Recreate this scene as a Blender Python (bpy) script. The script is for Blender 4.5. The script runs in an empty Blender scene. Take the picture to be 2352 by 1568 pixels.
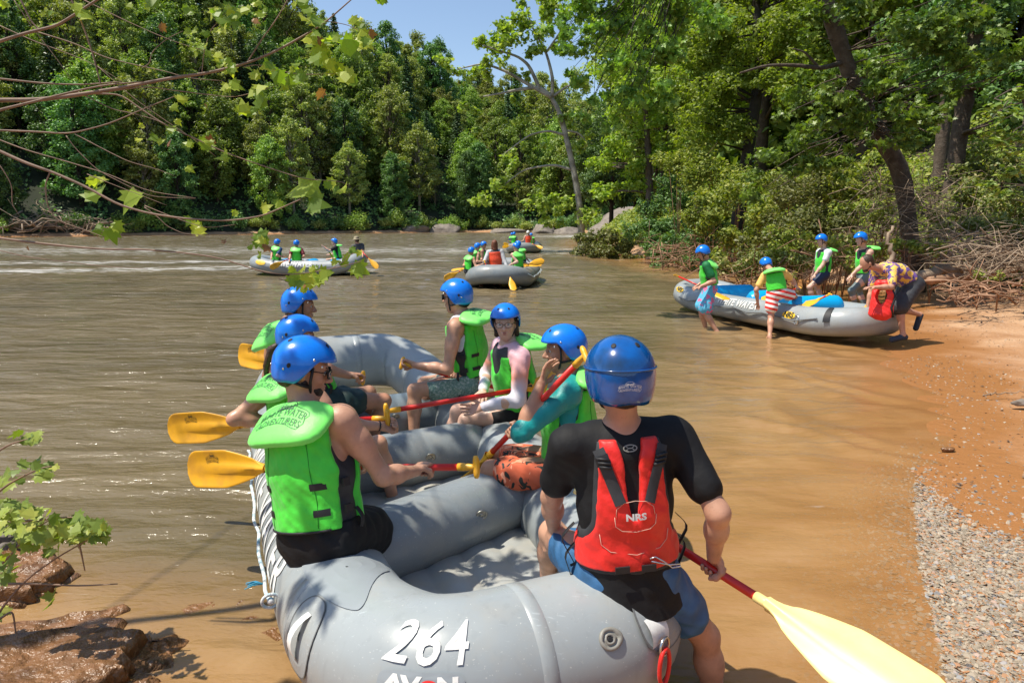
import bpy, bmesh, math, random
import numpy as np
from mathutils import Vector, Matrix
C = bpy.data.collections.new('Scene'); bpy.context.scene.collection.children.link(C)
sc = bpy.context.scene
# ---------------------------------------------------------------- camera, sky, sun, exposure
REP_L = []; CAMZ = 1.9; PITCH = math.radians(9.85); F = 1568.0
cd = bpy.data.cameras.new('camera'); cam = bpy.data.objects.new('camera', cd); C.objects.link(cam)
cd.lens = 24; cd.sensor_width = 36; cd.clip_end = 3000; cd.clip_start = .05
cam.location = (0, 0, CAMZ); cam.rotation_euler = (math.radians(90)-PITCH, 0, 0)
sc.camera = cam
SUN = Vector((-.42, -.08, .90)).normalized()
SUN_EL = math.asin(SUN.z); SUN_AZ = math.atan2(SUN.x, SUN.y)
w = bpy.data.worlds.new('World'); sc.world = w; w.use_nodes = True
nt = w.node_tree; bg = nt.nodes['Background']
sky = nt.nodes.new('ShaderNodeTexSky'); sky.sky_type = 'NISHITA'; sky.sun_disc = False
sky.sun_elevation = SUN_EL; sky.sun_rotation = SUN_AZ; sky.air_density = 1.0; sky.dust_density = .7; sky.ozone_density = 1.0
nt.links.new(sky.outputs[0], bg.inputs[0]); bg.inputs[1].default_value = 0.135
ld = bpy.data.lights.new('sun', 'SUN'); ld.energy = 5.0; ld.angle = math.radians(.55); ld.color = (1, .93, .80)
lo = bpy.data.objects.new('sun', ld); C.objects.link(lo); lo.location = (0, 0, 40)
lo.rotation_euler = SUN.to_track_quat('Z', 'Y').to_euler()
sc.view_settings.view_transform = 'Standard'; sc.view_settings.look = 'None'
sc.view_settings.exposure = 0.36; sc.view_settings.gamma = 1
sc.cycles.max_bounces = 6; sc.cycles.diffuse_bounces = 3; sc.cycles.glossy_bounces = 3
sc.cycles.transmission_bounces = 4; sc.cycles.transparent_max_bounces = 8
sc.cycles.caustics_reflective = False; sc.cycles.caustics_refractive = False
sc.cycles.sample_clamp_indirect = 6.0

# ---------------------------------------------------------------- helpers
cp, sp = math.cos(PITCH), math.sin(PITCH)
def V(*a): return np.array(a, float)
def nrm(v): v = np.asarray(v, float); return v/max(1e-9, np.linalg.norm(v))
def pt(u, v, Y):                      # world point seen at photo position (u,v) at forward distance Y
    x, y = (u-1176)/F, -(v-784)/F
    d = V(x, cp+y*sp, -sp+y*cp)
    return V(0, 0, CAMZ)+d*(Y/d[1])
def ptz(u, v, z):
    x, y = (u-1176)/F, -(v-784)/F
    d = V(x, cp+y*sp, -sp+y*cp)
    return V(0, 0, CAMZ)+d*((z-CAMZ)/d[2])
_rs = np.random.RandomState(7)
_perm = _rs.permutation(512); _perm = np.concatenate([_perm, _perm]); _gv = _rs.rand(512)
def vnoise(x, y):
    x = np.asarray(x, float); y = np.asarray(y, float)
    xi = np.floor(x).astype(int); yi = np.floor(y).astype(int); xf = x-xi; yf = y-yi
    h = lambda a, b: _gv[_perm[(_perm[a & 511]+b) & 511]]
    u = xf*xf*(3-2*xf); v = yf*yf*(3-2*yf)
    return ((h(xi, yi)*(1-u)+h(xi+1, yi)*u)*(1-v)+(h(xi, yi+1)*(1-u)+h(xi+1, yi+1)*u)*v)*2-1
def fbm(x, y, o=4):
    s = 0; a = .5; f = 1
    for i in range(o): s = s+a*vnoise(x*f+i*17.3, y*f+i*9.1); a *= .5; f *= 2.03
    return s
def mesh_np(name, v, f, smooth=True):
    """v (n,3); f (m,k) or list of faces"""
    me = bpy.data.meshes.new(name)
    v = np.asarray(v, np.float32)
    if isinstance(f, np.ndarray):
        m, k = f.shape
        me.vertices.add(len(v)); me.vertices.foreach_set('co', v.ravel())
        me.loops.add(m*k); me.loops.foreach_set('vertex_index', f.astype(np.int32).ravel())
        me.polygons.add(m); me.polygons.foreach_set('loop_start', np.arange(0, m*k, k, dtype=np.int32))
        me.polygons.foreach_set('loop_total', np.full(m, k, dtype=np.int32))
        me.update(calc_edges=True)
    else:
        me.from_pydata([tuple(map(float, p)) for p in v], [], [tuple(int(i) for i in q) for q in f]); me.update()
    me.polygons.foreach_set('use_smooth', np.full(len(me.polygons), smooth))
    return me
class Geo:
    """collects faces for one mesh, in world coordinates"""
    def __init__(s): s.v = []; s.f = []; s.n = 0
    def add(s, v, f):
        v = np.asarray(v, float); s.v.append(v); n = s.n
        s.f.extend([tuple(int(i)+n for i in q) for q in f]); s.n += len(v); return s
    def tube(s, pts, rad, seg=8, cap=True, up=None):
        pts = np.asarray(pts, float); n = len(pts)
        rad = np.full(n, rad) if np.isscalar(rad) else np.asarray(rad, float)
        T = np.gradient(pts, axis=0) if n > 1 else np.array([[0, 0, 1.]])
        T /= np.linalg.norm(T, axis=1)[:, None]+1e-9
        a = np.cross(T[0], V(0, 0, 1) if abs(T[0][2]) < .9 else V(1, 0, 0)); a = nrm(a)
        vs = []; ang = np.arange(seg)*2*math.pi/seg
        for i in range(n):
            a = nrm(a-T[i]*a.dot(T[i])); b = np.cross(T[i], a)
            vs.append(pts[i]+rad[i]*(np.cos(ang)[:, None]*a+np.sin(ang)[:, None]*b))
        fs = [(i*seg+j, i*seg+(j+1) % seg, (i+1)*seg+(j+1) % seg, (i+1)*seg+j) for i in range(n-1) for j in range(seg)]
        if cap: fs += [tuple(range(seg-1, -1, -1)), tuple((n-1)*seg+j for j in range(seg))]
        return s.add(np.concatenate(vs), fs)
    def ball(s, c, r, nu=10, nv=7, R=None):
        r = np.array([r]*3 if np.isscalar(r) else r, float); vs = [V(0, 0, 1)]
        for i in range(1, nv):
            t = math.pi*i/nv
            for j in range(nu): p = 2*math.pi*j/nu; vs.append(V(math.sin(t)*math.cos(p), math.sin(t)*math.sin(p), math.cos(t)))
        vs.append(V(0, 0, -1)); vs = np.array(vs)*r
        if R is not None: vs = vs@np.asarray(R).T
        fs = [(0, 1+j, 1+(j+1) % nu) for j in range(nu)]
        for i in range(nv-2):
            for j in range(nu): a = 1+i*nu; fs.append((a+j, a+nu+j, a+nu+(j+1) % nu, a+(j+1) % nu))
        e = len(vs)-1; a = 1+(nv-2)*nu; fs += [(e, a+(j+1) % nu, a+j) for j in range(nu)]
        return s.add(vs+np.asarray(c), fs)
    def grid(s, P, closeu=False, closev=False):
        P = np.asarray(P, float); n, m = P.shape[:2]
        fs = [(i*m+j, i*m+(j+1) % m, ((i+1) % n)*m+(j+1) % m, ((i+1) % n)*m+j)
              for i in range(n if closeu else n-1) for j in range(m if closev else m-1)]
        return s.add(P.reshape(-1, 3), fs)
    def box(s, c, h, R=None):
        v = np.array([(x, y, z) for x in (-1, 1) for y in (-1, 1) for z in (-1, 1)], float)*np.asarray(h)
        if R is not None: v = v@np.asarray(R).T
        return s.add(v+np.asarray(c), [(0, 1, 3, 2), (4, 6, 7, 5), (0, 4, 5, 1), (2, 3, 7, 6), (0, 2, 6, 4), (1, 5, 7, 3)])
    def V(s): return np.concatenate(s.v)
def origin_of(root):
    o = V(0, 0, 0)
    while root is not None: o = o+np.array(root.location); root = root.parent
    return o
def link(name, me, mat, root=None):
    o = bpy.data.objects.new(name, me); C.objects.link(o)
    if mat is not None: me.materials.append(mat)
    if root is not None: o.parent = root
    return o
def obj(name, geo, mat, root=None, smooth=True, recalc=False, local=False):
    """geo: Geo or (verts, faces) in world space -> one mesh object (origin at its parent's base)"""
    v, f = (geo.V(), geo.f) if isinstance(geo, Geo) else geo
    v = np.asarray(v, float)
    if root is not None: org = origin_of(root); loc = V(0, 0, 0)
    elif local: org = V((v[:, 0].min()+v[:, 0].max())/2, (v[:, 1].min()+v[:, 1].max())/2, v[:, 2].min()); loc = org
    else: org = V(0, 0, 0); loc = org
    me = mesh_np(name, v-org, f, smooth)
    if recalc:
        bm = bmesh.new(); bm.from_mesh(me); bmesh.ops.recalc_face_normals(bm, faces=bm.faces); bm.to_mesh(me); bm.free()
    o = link(name, me, mat, root); o.location = loc
    return o
def tag(o, label=None, cat=None, group=None, kind=None):
    if label and not 4 <= len(label.split()) <= 16: REP_L.append(label)
    if label: o['label'] = label
    if cat: o['category'] = cat
    if group: o['group'] = group
    if kind: o['kind'] = kind
    return o
def empty(name, loc, label=None, cat=None, group=None):
    o = bpy.data.objects.new(name, None); C.objects.link(o); o.location = tuple(float(x) for x in loc); o.empty_display_size = .2
    return tag(o, label, cat, group)
def basis(f, up=(0, 0, 1)):
    f = nrm(f); r = nrm(np.cross(f, up)); u = np.cross(r, f); return r, f, u

# ---------------------------------------------------------------- materials
def nmat(name):
    m = bpy.data.materials.new(name); m.use_nodes = True
    return m, m.node_tree, m.node_tree.nodes['Principled BSDF']
def mathn(nt, op, a, b=None, c=None, clamp=False):
    n = nt.nodes.new('ShaderNodeMath'); n.operation = op; n.use_clamp = clamp
    for i, x in enumerate((a, b, c)):
        if x is None: continue
        if hasattr(x, 'links'): nt.links.new(x, n.inputs[i])
        else: n.inputs[i].default_value = x
    return n.outputs[0]
def mixc(nt, fac, a, b, blend='MIX'):
    n = nt.nodes.new('ShaderNodeMix'); n.data_type = 'RGBA'; n.blend_type = blend
    for k, x in ((0, fac), (6, a), (7, b)):
        if hasattr(x, 'links'): nt.links.new(x, n.inputs[k])
        else: n.inputs[k].default_value = x if k == 0 else (*x[:3], 1)
    return n.outputs[2]
def noise(nt, scale, detail=3, vec=None, rough=.5, dist=0):
    n = nt.nodes.new('ShaderNodeTexNoise'); n.inputs['Scale'].default_value = scale; n.inputs['Detail'].default_value = detail
    n.inputs['Roughness'].default_value = rough; n.inputs['Distortion'].default_value = dist
    if vec is None: tc = nt.nodes.new('ShaderNodeTexCoord'); vec = tc.outputs['Object']
    nt.links.new(vec, n.inputs['Vector']); return n.outputs['Fac']
def ramp(nt, fac, stops):
    n = nt.nodes.new('ShaderNodeValToRGB'); nt.links.new(fac, n.inputs[0]); cr = n.color_ramp
    while len(cr.elements) < len(stops): cr.elements.new(.5)
    for e, (p, c) in zip(cr.elements, stops): e.position = p; e.color = (*c[:3], 1) if not np.isscalar(c) else (c, c, c, 1)
    return n.outputs[0]
def bump(nt, h, strength, dist=.02, prev=None):
    n = nt.nodes.new('ShaderNodeBump'); n.inputs['Strength'].default_value = strength; n.inputs['Distance'].default_value = dist
    nt.links.new(h, n.inputs['Height'])
    if prev is not None: nt.links.new(prev, n.inputs['Normal'])
    return n.outputs[0]
def simple(name, col, rough=.5, var=.12, vs=6, bs=0, bscale=60, bdist=.004, spec=.5, metal=0, coat=0, sheen=0, fine=None, sss=0):
    m, nt, b = nmat(name)
    n = noise(nt, vs, 4)
    c0 = [max(0, x*(1-var)) for x in col]; c1 = [min(1, x*(1+var)) for x in col]
    col_out = ramp(nt, n, [(.3, c0), (.7, c1)])
    if fine: col_out = mixc(nt, mathn(nt, 'MULTIPLY', ramp(nt, noise(nt, fine[0], 4), [(.45, 0.), (.75, 1.)]), fine[2]), col_out, fine[1])
    nt.links.new(col_out, b.inputs['Base Color'])
    b.inputs['Roughness'].default_value = rough; b.inputs['Specular IOR Level'].default_value = spec
    b.inputs['Metallic'].default_value = metal; b.inputs['Coat Weight'].default_value = coat
    b.inputs['Sheen Weight'].default_value = sheen
    if sss:
        b.inputs['Subsurface Weight'].default_value = sss; b.inputs['Subsurface Radius'].default_value = (.012, .005, .003); b.inputs['Subsurface Scale'].default_value = 1
    if bs: nt.links.new(bump(nt, noise(nt, bscale, 4), bs, bdist), b.inputs['Normal'])
    if name.startswith('skin'):
        nt.links.new(ramp(nt, noise(nt, 22, 5), [(.35, .34), (.62, .60)]), b.inputs['Roughness'])
        c2 = mixc(nt, mathn(nt, 'MULTIPLY', ramp(nt, noise(nt, 85, 3), [(.62, 0.), (.70, 1.)]), .35), col_out, [x*.62 for x in col]); nt.links.new(c2, b.inputs['Base Color'])
    return m
def leafmat(name, cols, trans=.35, rough=.45, stretch=1.0):
    """foliage: per-leaf colour, some light let through"""
    m, nt, b = nmat(name)
    g = nt.nodes.new('ShaderNodeNewGeometry'); oi = nt.nodes.new('ShaderNodeObjectInfo')
    r = mathn(nt, 'ADD', mathn(nt, 'MULTIPLY', g.outputs['Random Per Island'], .8), mathn(nt, 'MULTIPLY', oi.outputs['Random'], .2))
    c = ramp(nt, r, [(i/(len(cols)-1), k) for i, k in enumerate(cols)])
    hs = nt.nodes.new('ShaderNodeHueSaturation'); nt.links.new(c, hs.inputs['Color'])
    nt.links.new(mathn(nt, 'ADD', mathn(nt, 'MULTIPLY', oi.outputs['Random'], .035), .4825), hs.inputs['Hue'])
    nt.links.new(mathn(nt, 'ADD', mathn(nt, 'MULTIPLY', oi.outputs['Random'], .45), .78), hs.inputs['Value']); hs.inputs['Saturation'].default_value = .90
    c = hs.outputs[0]
    nt.links.new(c, b.inputs['Base Color']); b.inputs['Roughness'].default_value = rough; b.inputs['Specular IOR Level'].default_value = .35
    t = nt.nodes.new('ShaderNodeBsdfTranslucent')
    nt.links.new(mixc(nt, 1.0, c, (1.35, 1.5, .35), 'MULTIPLY'), t.inputs[0])
    mx = nt.nodes.new('ShaderNodeMixShader'); mx.inputs[0].default_value = trans
    nt.links.new(b.outputs[0], mx.inputs[1]); nt.links.new(t.outputs[0], mx.inputs[2])
    nt.links.new(mx.outputs[0], nt.nodes['Material Output'].inputs[0]); return m

MAT = {}
MAT['skin'] = simple('skin', (.50, .27, .175), .52, .16, 14, .3, 120, .002, sss=0, fine=(5, (.55, .22, .14), .35))
MAT['skin_tan'] = simple('skin_tan', (.42, .215, .13), .52, .16, 14, .3, 120, .002, fine=(5, (.5, .19, .11), .35))
MAT['skin_pale'] = simple('skin_pale', (.60, .37, .27), .5, .08, 9, .25, 260, .0012, fine=(3, (.62, .28, .2), .35))
MAT['helmet'] = simple('helmet_blue', (.001, .185, .78), .26, .05, 5, .03, 30, .001, spec=.5, coat=.4, fine=(40, (.01, .09, .5), .25))
MAT['helmet_dark'] = simple('helmet_dark_blue', (.002, .085, .33), .16, .3, 9, .05, 20, .001, coat=.6, fine=(10, (.01, .035, .09), .9))
MAT['hole'] = simple('dark_hole', (.01, .01, .012), .7, 0)
MAT['rivet'] = simple('steel', (.6, .6, .6), .25, 0, metal=1)
MAT['brass'] = simple('worn_steel', (.35, .34, .30), .4, .1, metal=1)
MAT['green'] = simple('vest_green', (.06, .66, .035), .55, .10, 12, .55, 13, .012, sheen=.2, fine=(5, (.035, .42, .02), .55))
MAT['green_pad'] = simple('vest_green_pad', (.19, .84, .13), .5, .06, 10, .5, 15, .008, sheen=.2, fine=(6, (.12, .62, .08), .5))  # lighter green than the vest: sunlight on the collar put into the colour
MAT['black'] = simple('black_webbing', (.012, .012, .014), .6, .2, 20, .3, 500, .001)
MAT['charcoal'] = simple('charcoal_fabric', (.03, .032, .036), .7, .2, 20, .4, 300, .001)
MAT['shirt_black'] = simple('black_shirt', (.008, .008, .009), .72, .2, 14, .4, 16, .012, spec=.3)
MAT['red'] = simple('red_fabric', (.74, .018, .012), .5, .12, 12, .6, 16, .012, sheen=.1)
MAT['red_orange'] = simple('orange_red_fabric', (.80, .075, .02), .5, .1, 12, .4, 45, .004)
MAT['shaft'] = simple('red_shaft', (.62, .02, .012), .32, .1, 4, .1, 40, .001)
MAT['blade'] = simple('yellow_blade', (.83, .42, .018), .38, .08, 7, .1, 60, .001, fine=(12, (.55, .26, .04), .7))
MAT['blade_pale'] = simple('pale_yellow_blade', (.86, .69, .27), .42, .05, 7, .1, 60, .001, fine=(9, (.70, .50, .2), .7))
def rubber(name, col, dirt=.5):
    """coated raft fabric: blotches, silt film, drip streaks, scuffs"""
    m, nt, b = nmat(name); tc = nt.nodes.new('ShaderNodeTexCoord'); P = tc.outputs['Object']
    base = ramp(nt, noise(nt, 1.8, 5, P), [(.3, [x*.86 for x in col]), (.7, [x*1.12 for x in col])])
    c = mixc(nt, mathn(nt, 'MULTIPLY', ramp(nt, noise(nt, 4.5, 7, P, .65), [(.48, 0.), (.66, 1.)]), .45*dirt), base, (.36, .32, .25))
    mp = nt.nodes.new('ShaderNodeMapping'); nt.links.new(P, mp.inputs[0]); mp.inputs['Scale'].default_value = (26, 26, 2.2)
    c = mixc(nt, mathn(nt, 'MULTIPLY', ramp(nt, noise(nt, 1, 3, mp.outputs[0]), [(.58, 0.), (.70, 1.)]), .28*dirt), c, [x*.5 for x in col])
    for k, rot in enumerate(((.6, .2, .9), (-.7, .5, 2.1))):
        m2 = nt.nodes.new('ShaderNodeMapping'); nt.links.new(P, m2.inputs[0]); m2.inputs['Rotation'].default_value = rot; m2.inputs['Scale'].default_value = (3.5, 90, 90)
        c = mixc(nt, mathn(nt, 'MULTIPLY', ramp(nt, noise(nt, 1, 2, m2.outputs[0]), [(.70, 0.), (.74, 1.)]), .4), c, [min(1, x*1.6) for x in col])
    c = mixc(nt, mathn(nt, 'MULTIPLY', ramp(nt, noise(nt, 110, 2, P), [(.70, 0.), (.74, 1.)]), .55), c, (.62, .62, .58))
    nt.links.new(c, b.inputs['Base Color']); nt.links.new(ramp(nt, noise(nt, 3, 6, P), [(.35, .27), (.65, .50)]), b.inputs['Roughness'])
    nt.links.new(bump(nt, noise(nt, 5, 3, P), .2, .012), b.inputs['Normal']); return m
MAT['raft'] = rubber('raft_grey', (.295, .325, .335)); MAT['raft_dark'] = rubber('raft_slate', (.135, .17, .195), .3); MAT['raft_mid'] = rubber('raft_mid_grey', (.215, .24, .25), .6)
MAT['patch'] = simple('raft_patch', (.255, .285, .305), .42, .08, 4, .1, 12, .003)
MAT['floor_grey'] = simple('raft_floor', (.34, .35, .335), .45, .14, 5, .15, 9, .006, fine=(9, (.42, .36, .26), .5))
MAT['thwart_blue'] = simple('thwart_blue', (.0, .36, .74), .35, .08, 5, .1, 12, .004)
MAT['white_paint'] = simple('white_paint', (.76, .76, .73), .5, .08, 12, fine=(34, (.42, .44, .44), .6))
MAT['white'] = simple('white_cloth', (.72, .72, .74), .7, .06, 9, .35, 18, .006)
MAT['rope'] = simple('white_rope', (.6, .62, .62), .8, .3, 60, .5, 160, .002, fine=(38, (.05, .35, .5), .9))
MAT['rope_dark'] = simple('grey_rope', (.16, .17, .18), .8, .3, 60, .5, 160, .002)
MAT['ink'] = simple('black_print', (.02, .03, .02), .6, .1)
MAT['ink_grey'] = simple('grey_print', (.05, .14, .06), .6, .1)
MAT['yellow'] = simple('yellow_badge', (.8, .5, .03), .5, .05)
MAT['glass_dark'] = simple('dark_lens', (.01, .01, .012), .08, 0, coat=.5)
MAT['eye'] = simple('eye_white', (.42, .38, .35), .3, 0); MAT['iris'] = simple('iris', (.03, .02, .015), .15, 0)
MAT['lip'] = simple('lips', (.36, .11, .09), .45, .1)
MAT['hair_brown'] = simple('brown_hair', (.045, .022, .011), .5, .5, 60, .9, 90, .006)
MAT['hair_dark'] = simple('dark_hair', (.018, .011, .008), .5, .5, 60, .9, 120, .006)
MAT['hair_blond'] = simple('blond_hair', (.30, .145, .055), .5, .4, 60, .9, 90, .008)
MAT['hair_red'] = simple('auburn_hair', (.16, .05, .02), .5, .4, 60, .9, 90, .008)
# ---------------------------------------------------------------- signed-distance bodies -> one continuous surface
def cap(a, b, ra, rb=None, k=.03):
    a = np.asarray(a, float); b = np.asarray(b, float); rb = ra if rb is None else rb
    ab = b-a; L2 = max(1e-9, ab.dot(ab))
    def fn(X, Y, Z):
        t = np.clip(((X-a[0])*ab[0]+(Y-a[1])*ab[1]+(Z-a[2])*ab[2])/L2, 0, 1)
        return np.sqrt((X-a[0]-t*ab[0])**2+(Y-a[1]-t*ab[1])**2+(Z-a[2]-t*ab[2])**2)-(ra+(rb-ra)*t)
    m = max(ra, rb)
    return dict(fn=fn, lo=np.minimum(a, b)-m, hi=np.maximum(a, b)+m, k=k, op='add', inf=0)
def ell(c, R, r, k=.02, op='add'):
    c = np.asarray(c, float); r = np.asarray(r, float); R = np.asarray(R, float)   # rows of R are the axes
    def fn(X, Y, Z):
        x, y, z = X-c[0], Y-c[1], Z-c[2]
        p = [R[i][0]*x+R[i][1]*y+R[i][2]*z for i in range(3)]
        k0 = np.sqrt((p[0]/r[0])**2+(p[1]/r[1])**2+(p[2]/r[2])**2)
        k1 = np.sqrt((p[0]/r[0]**2)**2+(p[1]/r[1]**2)**2+(p[2]/r[2]**2)**2)+1e-6
        return k0*(k0-1)/k1
    m = r.max(); return dict(fn=fn, lo=c-m, hi=c+m, k=k, op=op, inf=0)
def ecap(a, b, side, r1, r2, k=.04):
    """tapered limb of elliptic section: r=(half width along side, half depth)"""
    a = np.asarray(a, float); b = np.asarray(b, float); w = b-a; L = np.linalg.norm(w); w = w/L
    s = nrm(np.asarray(side, float)-w*np.dot(side, w)); d = np.cross(w, s)
    def fn(X, Y, Z):
        x, y, z = X-a[0], Y-a[1], Z-a[2]
        h = x*w[0]+y*w[1]+z*w[2]; t = np.clip(h/L, 0, 1); h = h-t*L
        rx = r1[0]+(r2[0]-r1[0])*t; ry = r1[1]+(r2[1]-r1[1])*t
        p = x*s[0]+y*s[1]+z*s[2]; q = x*d[0]+y*d[1]+z*d[2]
        k0 = np.sqrt((p/rx)**2+(q/ry)**2+(h/ry)**2); k1 = np.sqrt((p/rx**2)**2+(q/ry**2)**2+(h/ry**2)**2)+1e-6
        return k0*(k0-1)/k1
    m = max(r1+r2); return dict(fn=fn, lo=np.minimum(a, b)-m, hi=np.maximum(a, b)+m, k=k, op='add', inf=0)
def infl(p, d): q = dict(p); q['inf'] = p['inf']+d; return q
def sub(p): q = dict(p); q['op'] = 'sub'; return q
def surf(prims, vox, clips=(), noise_amp=0, noise_f=30, seed=0):
    """smooth union of prims (sub: carved away), cut by half spaces (p0, n) -> verts, quads"""
    adds = [p for p in prims if p['op'] == 'add']
    lo = np.min([p['lo']-p['inf'] for p in adds], 0)-3*vox; hi = np.max([p['hi']+p['inf'] for p in adds], 0)+3*vox
    n = np.ceil((hi-lo)/vox).astype(int)+1
    ax = [np.float32(lo[i])+np.arange(n[i], dtype=np.float32)*np.float32(vox) for i in range(3)]
    Fd = np.full(n, .25, np.float32)
    for p in prims:
        mrg = p['k']+.05+p['inf']+2*vox
        i0 = np.clip(np.floor((p['lo']-mrg-lo)/vox).astype(int), 0, n-1); i1 = np.clip(np.ceil((p['hi']+mrg-lo)/vox).astype(int)+1, 1, n)
        if (i1 <= i0).any(): continue
        X = ax[0][i0[0]:i1[0], None, None]; Y = ax[1][None, i0[1]:i1[1], None]; Z = ax[2][None, None, i0[2]:i1[2]]
        d = (p['fn'](X, Y, Z)-p['inf']).astype(np.float32); S = Fd[i0[0]:i1[0], i0[1]:i1[1], i0[2]:i1[2]]; k = max(p['k'], 1e-4)
        if p['op'] == 'add':
            h = np.maximum(k-np.abs(S-d), 0)/k; S[...] = np.minimum(S, d)-h*h*k*.25
        else:
            h = np.maximum(k-np.abs(S+d), 0)/k; S[...] = np.maximum(S, -d)+h*h*k*.25
    X = ax[0][:, None, None]; Y = ax[1][None, :, None]; Z = ax[2][None, None, :]
    if noise_amp:
        f = noise_f; s = seed
        nz = np.sin(X*f+2*np.sin(Y*f*.7+s)+s)*np.sin(Y*f*.9+1.7*np.sin(Z*f*.8+s))*np.cos(Z*f*.6+1.5*np.sin(X*f*.5))
        nz = nz+.55*np.sin(X*f*2.1+Z*f*1.3+2*np.sin(Y*f*1.1+s))*np.sin(Z*f*1.7-Y*f*1.2+s)
        Fd += noise_amp*nz.astype(np.float32)
    for p0, nn in clips:
        nn = nrm(nn); Fd = np.maximum(Fd, (X-p0[0])*nn[0]+(Y-p0[1])*nn[1]+(Z-p0[2])*nn[2]).astype(np.float32)
    Fd[0] = Fd[-1] = 1; Fd[:, 0] = Fd[:, -1] = 1; Fd[:, :, 0] = Fd[:, :, -1] = 1
    ins = Fd < 0
    c = ins[:-1, :-1, :-1].astype(np.int8)
    for dx, dy, dz in ((1, 0, 0), (0, 1, 0), (0, 0, 1), (1, 1, 0), (1, 0, 1), (0, 1, 1), (1, 1, 1)):
        c = c+ins[dx:dx+n[0]-1, dy:dy+n[1]-1, dz:dz+n[2]-1]
    I = np.argwhere((c > 0) & (c < 8))
    if len(I) == 0: return np.zeros((0, 3)), np.zeros((0, 4), int)
    idx = -np.ones(c.shape, np.int32); idx[I[:, 0], I[:, 1], I[:, 2]] = np.arange(len(I))
    acc = np.zeros((len(I), 3)); cnt = np.zeros(len(I))
    g = lambda o: Fd[I[:, 0]+o[0], I[:, 1]+o[1], I[:, 2]+o[2]]
    cor = [(x, y, z) for x in (0, 1) for y in (0, 1) for z in (0, 1)]
    val = {o: g(o) for o in cor}
    for o in cor:
        for a in range(3):
            if o[a]: continue
            q = list(o); q[a] = 1; q = tuple(q); v0, v1 = val[o], val[q]; m = (v0 < 0) != (v1 < 0)
            t = np.where(m, v0/(v0-v1+1e-12), 0); P = np.tile(np.array(o, float), (len(I), 1)); P[:, a] += t
            acc[m] += P[m]; cnt[m] += 1
    verts = (I+acc/cnt[:, None])*vox+lo
    faces = []
    for a in range(3):
        b, d = (a+1) % 3, (a+2) % 3
        s0 = [slice(None)]*3; s1 = [slice(None)]*3; s0[a] = slice(0, -1); s1[a] = slice(1, None)
        A, B = ins[tuple(s0)], ins[tuple(s1)]; E = np.argwhere(A != B)
        if len(E) == 0: continue
        E = E[(E[:, b] > 0) & (E[:, d] > 0)]
        flip = A[E[:, 0], E[:, 1], E[:, 2]]
        q = []
        for ob, od in ((0, 0), (-1, 0), (-1, -1), (0, -1)):
            J = E.copy(); J[:, b] += ob; J[:, d] += od; q.append(idx[J[:, 0], J[:, 1], J[:, 2]])
        q = np.stack(q, 1); q[~flip] = q[~flip][:, ::-1]; faces.append(q[(q >= 0).all(1)])
    return verts, np.concatenate(faces)

def ik(a, t, l1, l2, hint):
    a = np.asarray(a, float); t = np.asarray(t, float); d = t-a; L = np.linalg.norm(d); u = d/max(L, 1e-6)
    if L > l1+l2-.004: L = l1+l2-.004
    L = max(L, abs(l1-l2)+.02); t = a+u*L
    x = (l1*l1-l2*l2+L*L)/(2*L); h = math.sqrt(max(0, l1*l1-x*x))
    hp = np.asarray(hint, float); hp = nrm(hp-u*hp.dot(u))
    return a+u*x+hp*h, t

def hand_prims(wrist, adir, g, side, s=1.0, k=.008, open_=False):
    """palm, four fingers and a thumb; closed round a bar of axis g, or relaxed and open"""
    a = nrm(adir); g = nrm(np.asarray(g, float)-a*np.dot(g, a)) if not open_ else nrm(np.asarray(g, float)-a*np.dot(g, a))
    n = np.cross(g, a)*side; P = lambda x, y, z: wrist+(a*x+g*y*side*0+g*y+n*z)*s
    pr = []
    L = [.92, 1.0, .96, .78]
    if not open_:
        pr.append(ecap(P(.015, 0, .012), P(.07, 0, .024), g, (.030*s, .017*s), (.040*s, .015*s), .015))
        for i, y in enumerate((.033, .011, -.011, -.032)):
            q = [P(.068, y, .026), P(.068+.036*L[i], y*.98, .014), P(.070+.024*L[i], y*.95, -.018), P(.070-.008*L[i], y*.93, -.024)]
            for j in range(3): pr.append(cap(q[j], q[j+1], (.0105-.001*j)*s, (.0097-.001*j)*s, k))
        q = [P(.02, .026, .010), P(.045, .046, -.004), P(.068, .040, -.026), P(.078, .022, -.038)]
        for j in range(3): pr.append(cap(q[j], q[j+1], (.014-.0018*j)*s, (.0125-.0018*j)*s, k+.004))
    else:
        pr.append(ecap(P(.012, 0, 0), P(.075, 0, .003), g, (.028*s, .014*s), (.040*s, .013*s), .015))
        for i, y in enumerate((.033, .011, -.011, -.032)):
            q = [P(.078, y, .003), P(.078+.038*L[i], y*1.12, -.004), P(.078+.060*L[i], y*1.18, -.016), P(.078+.076*L[i], y*1.2, -.030)]
            for j in range(3): pr.append(cap(q[j], q[j+1], (.0102-.001*j)*s, (.0092-.001*j)*s, k))
        q = [P(.018, .026, -.004), P(.045, .052, -.014), P(.075, .062, -.020)]
        for j in range(2): pr.append(cap(q[j], q[j+1], (.0135-.002*j)*s, (.012-.002*j)*s, k+.004))
    return pr

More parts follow.
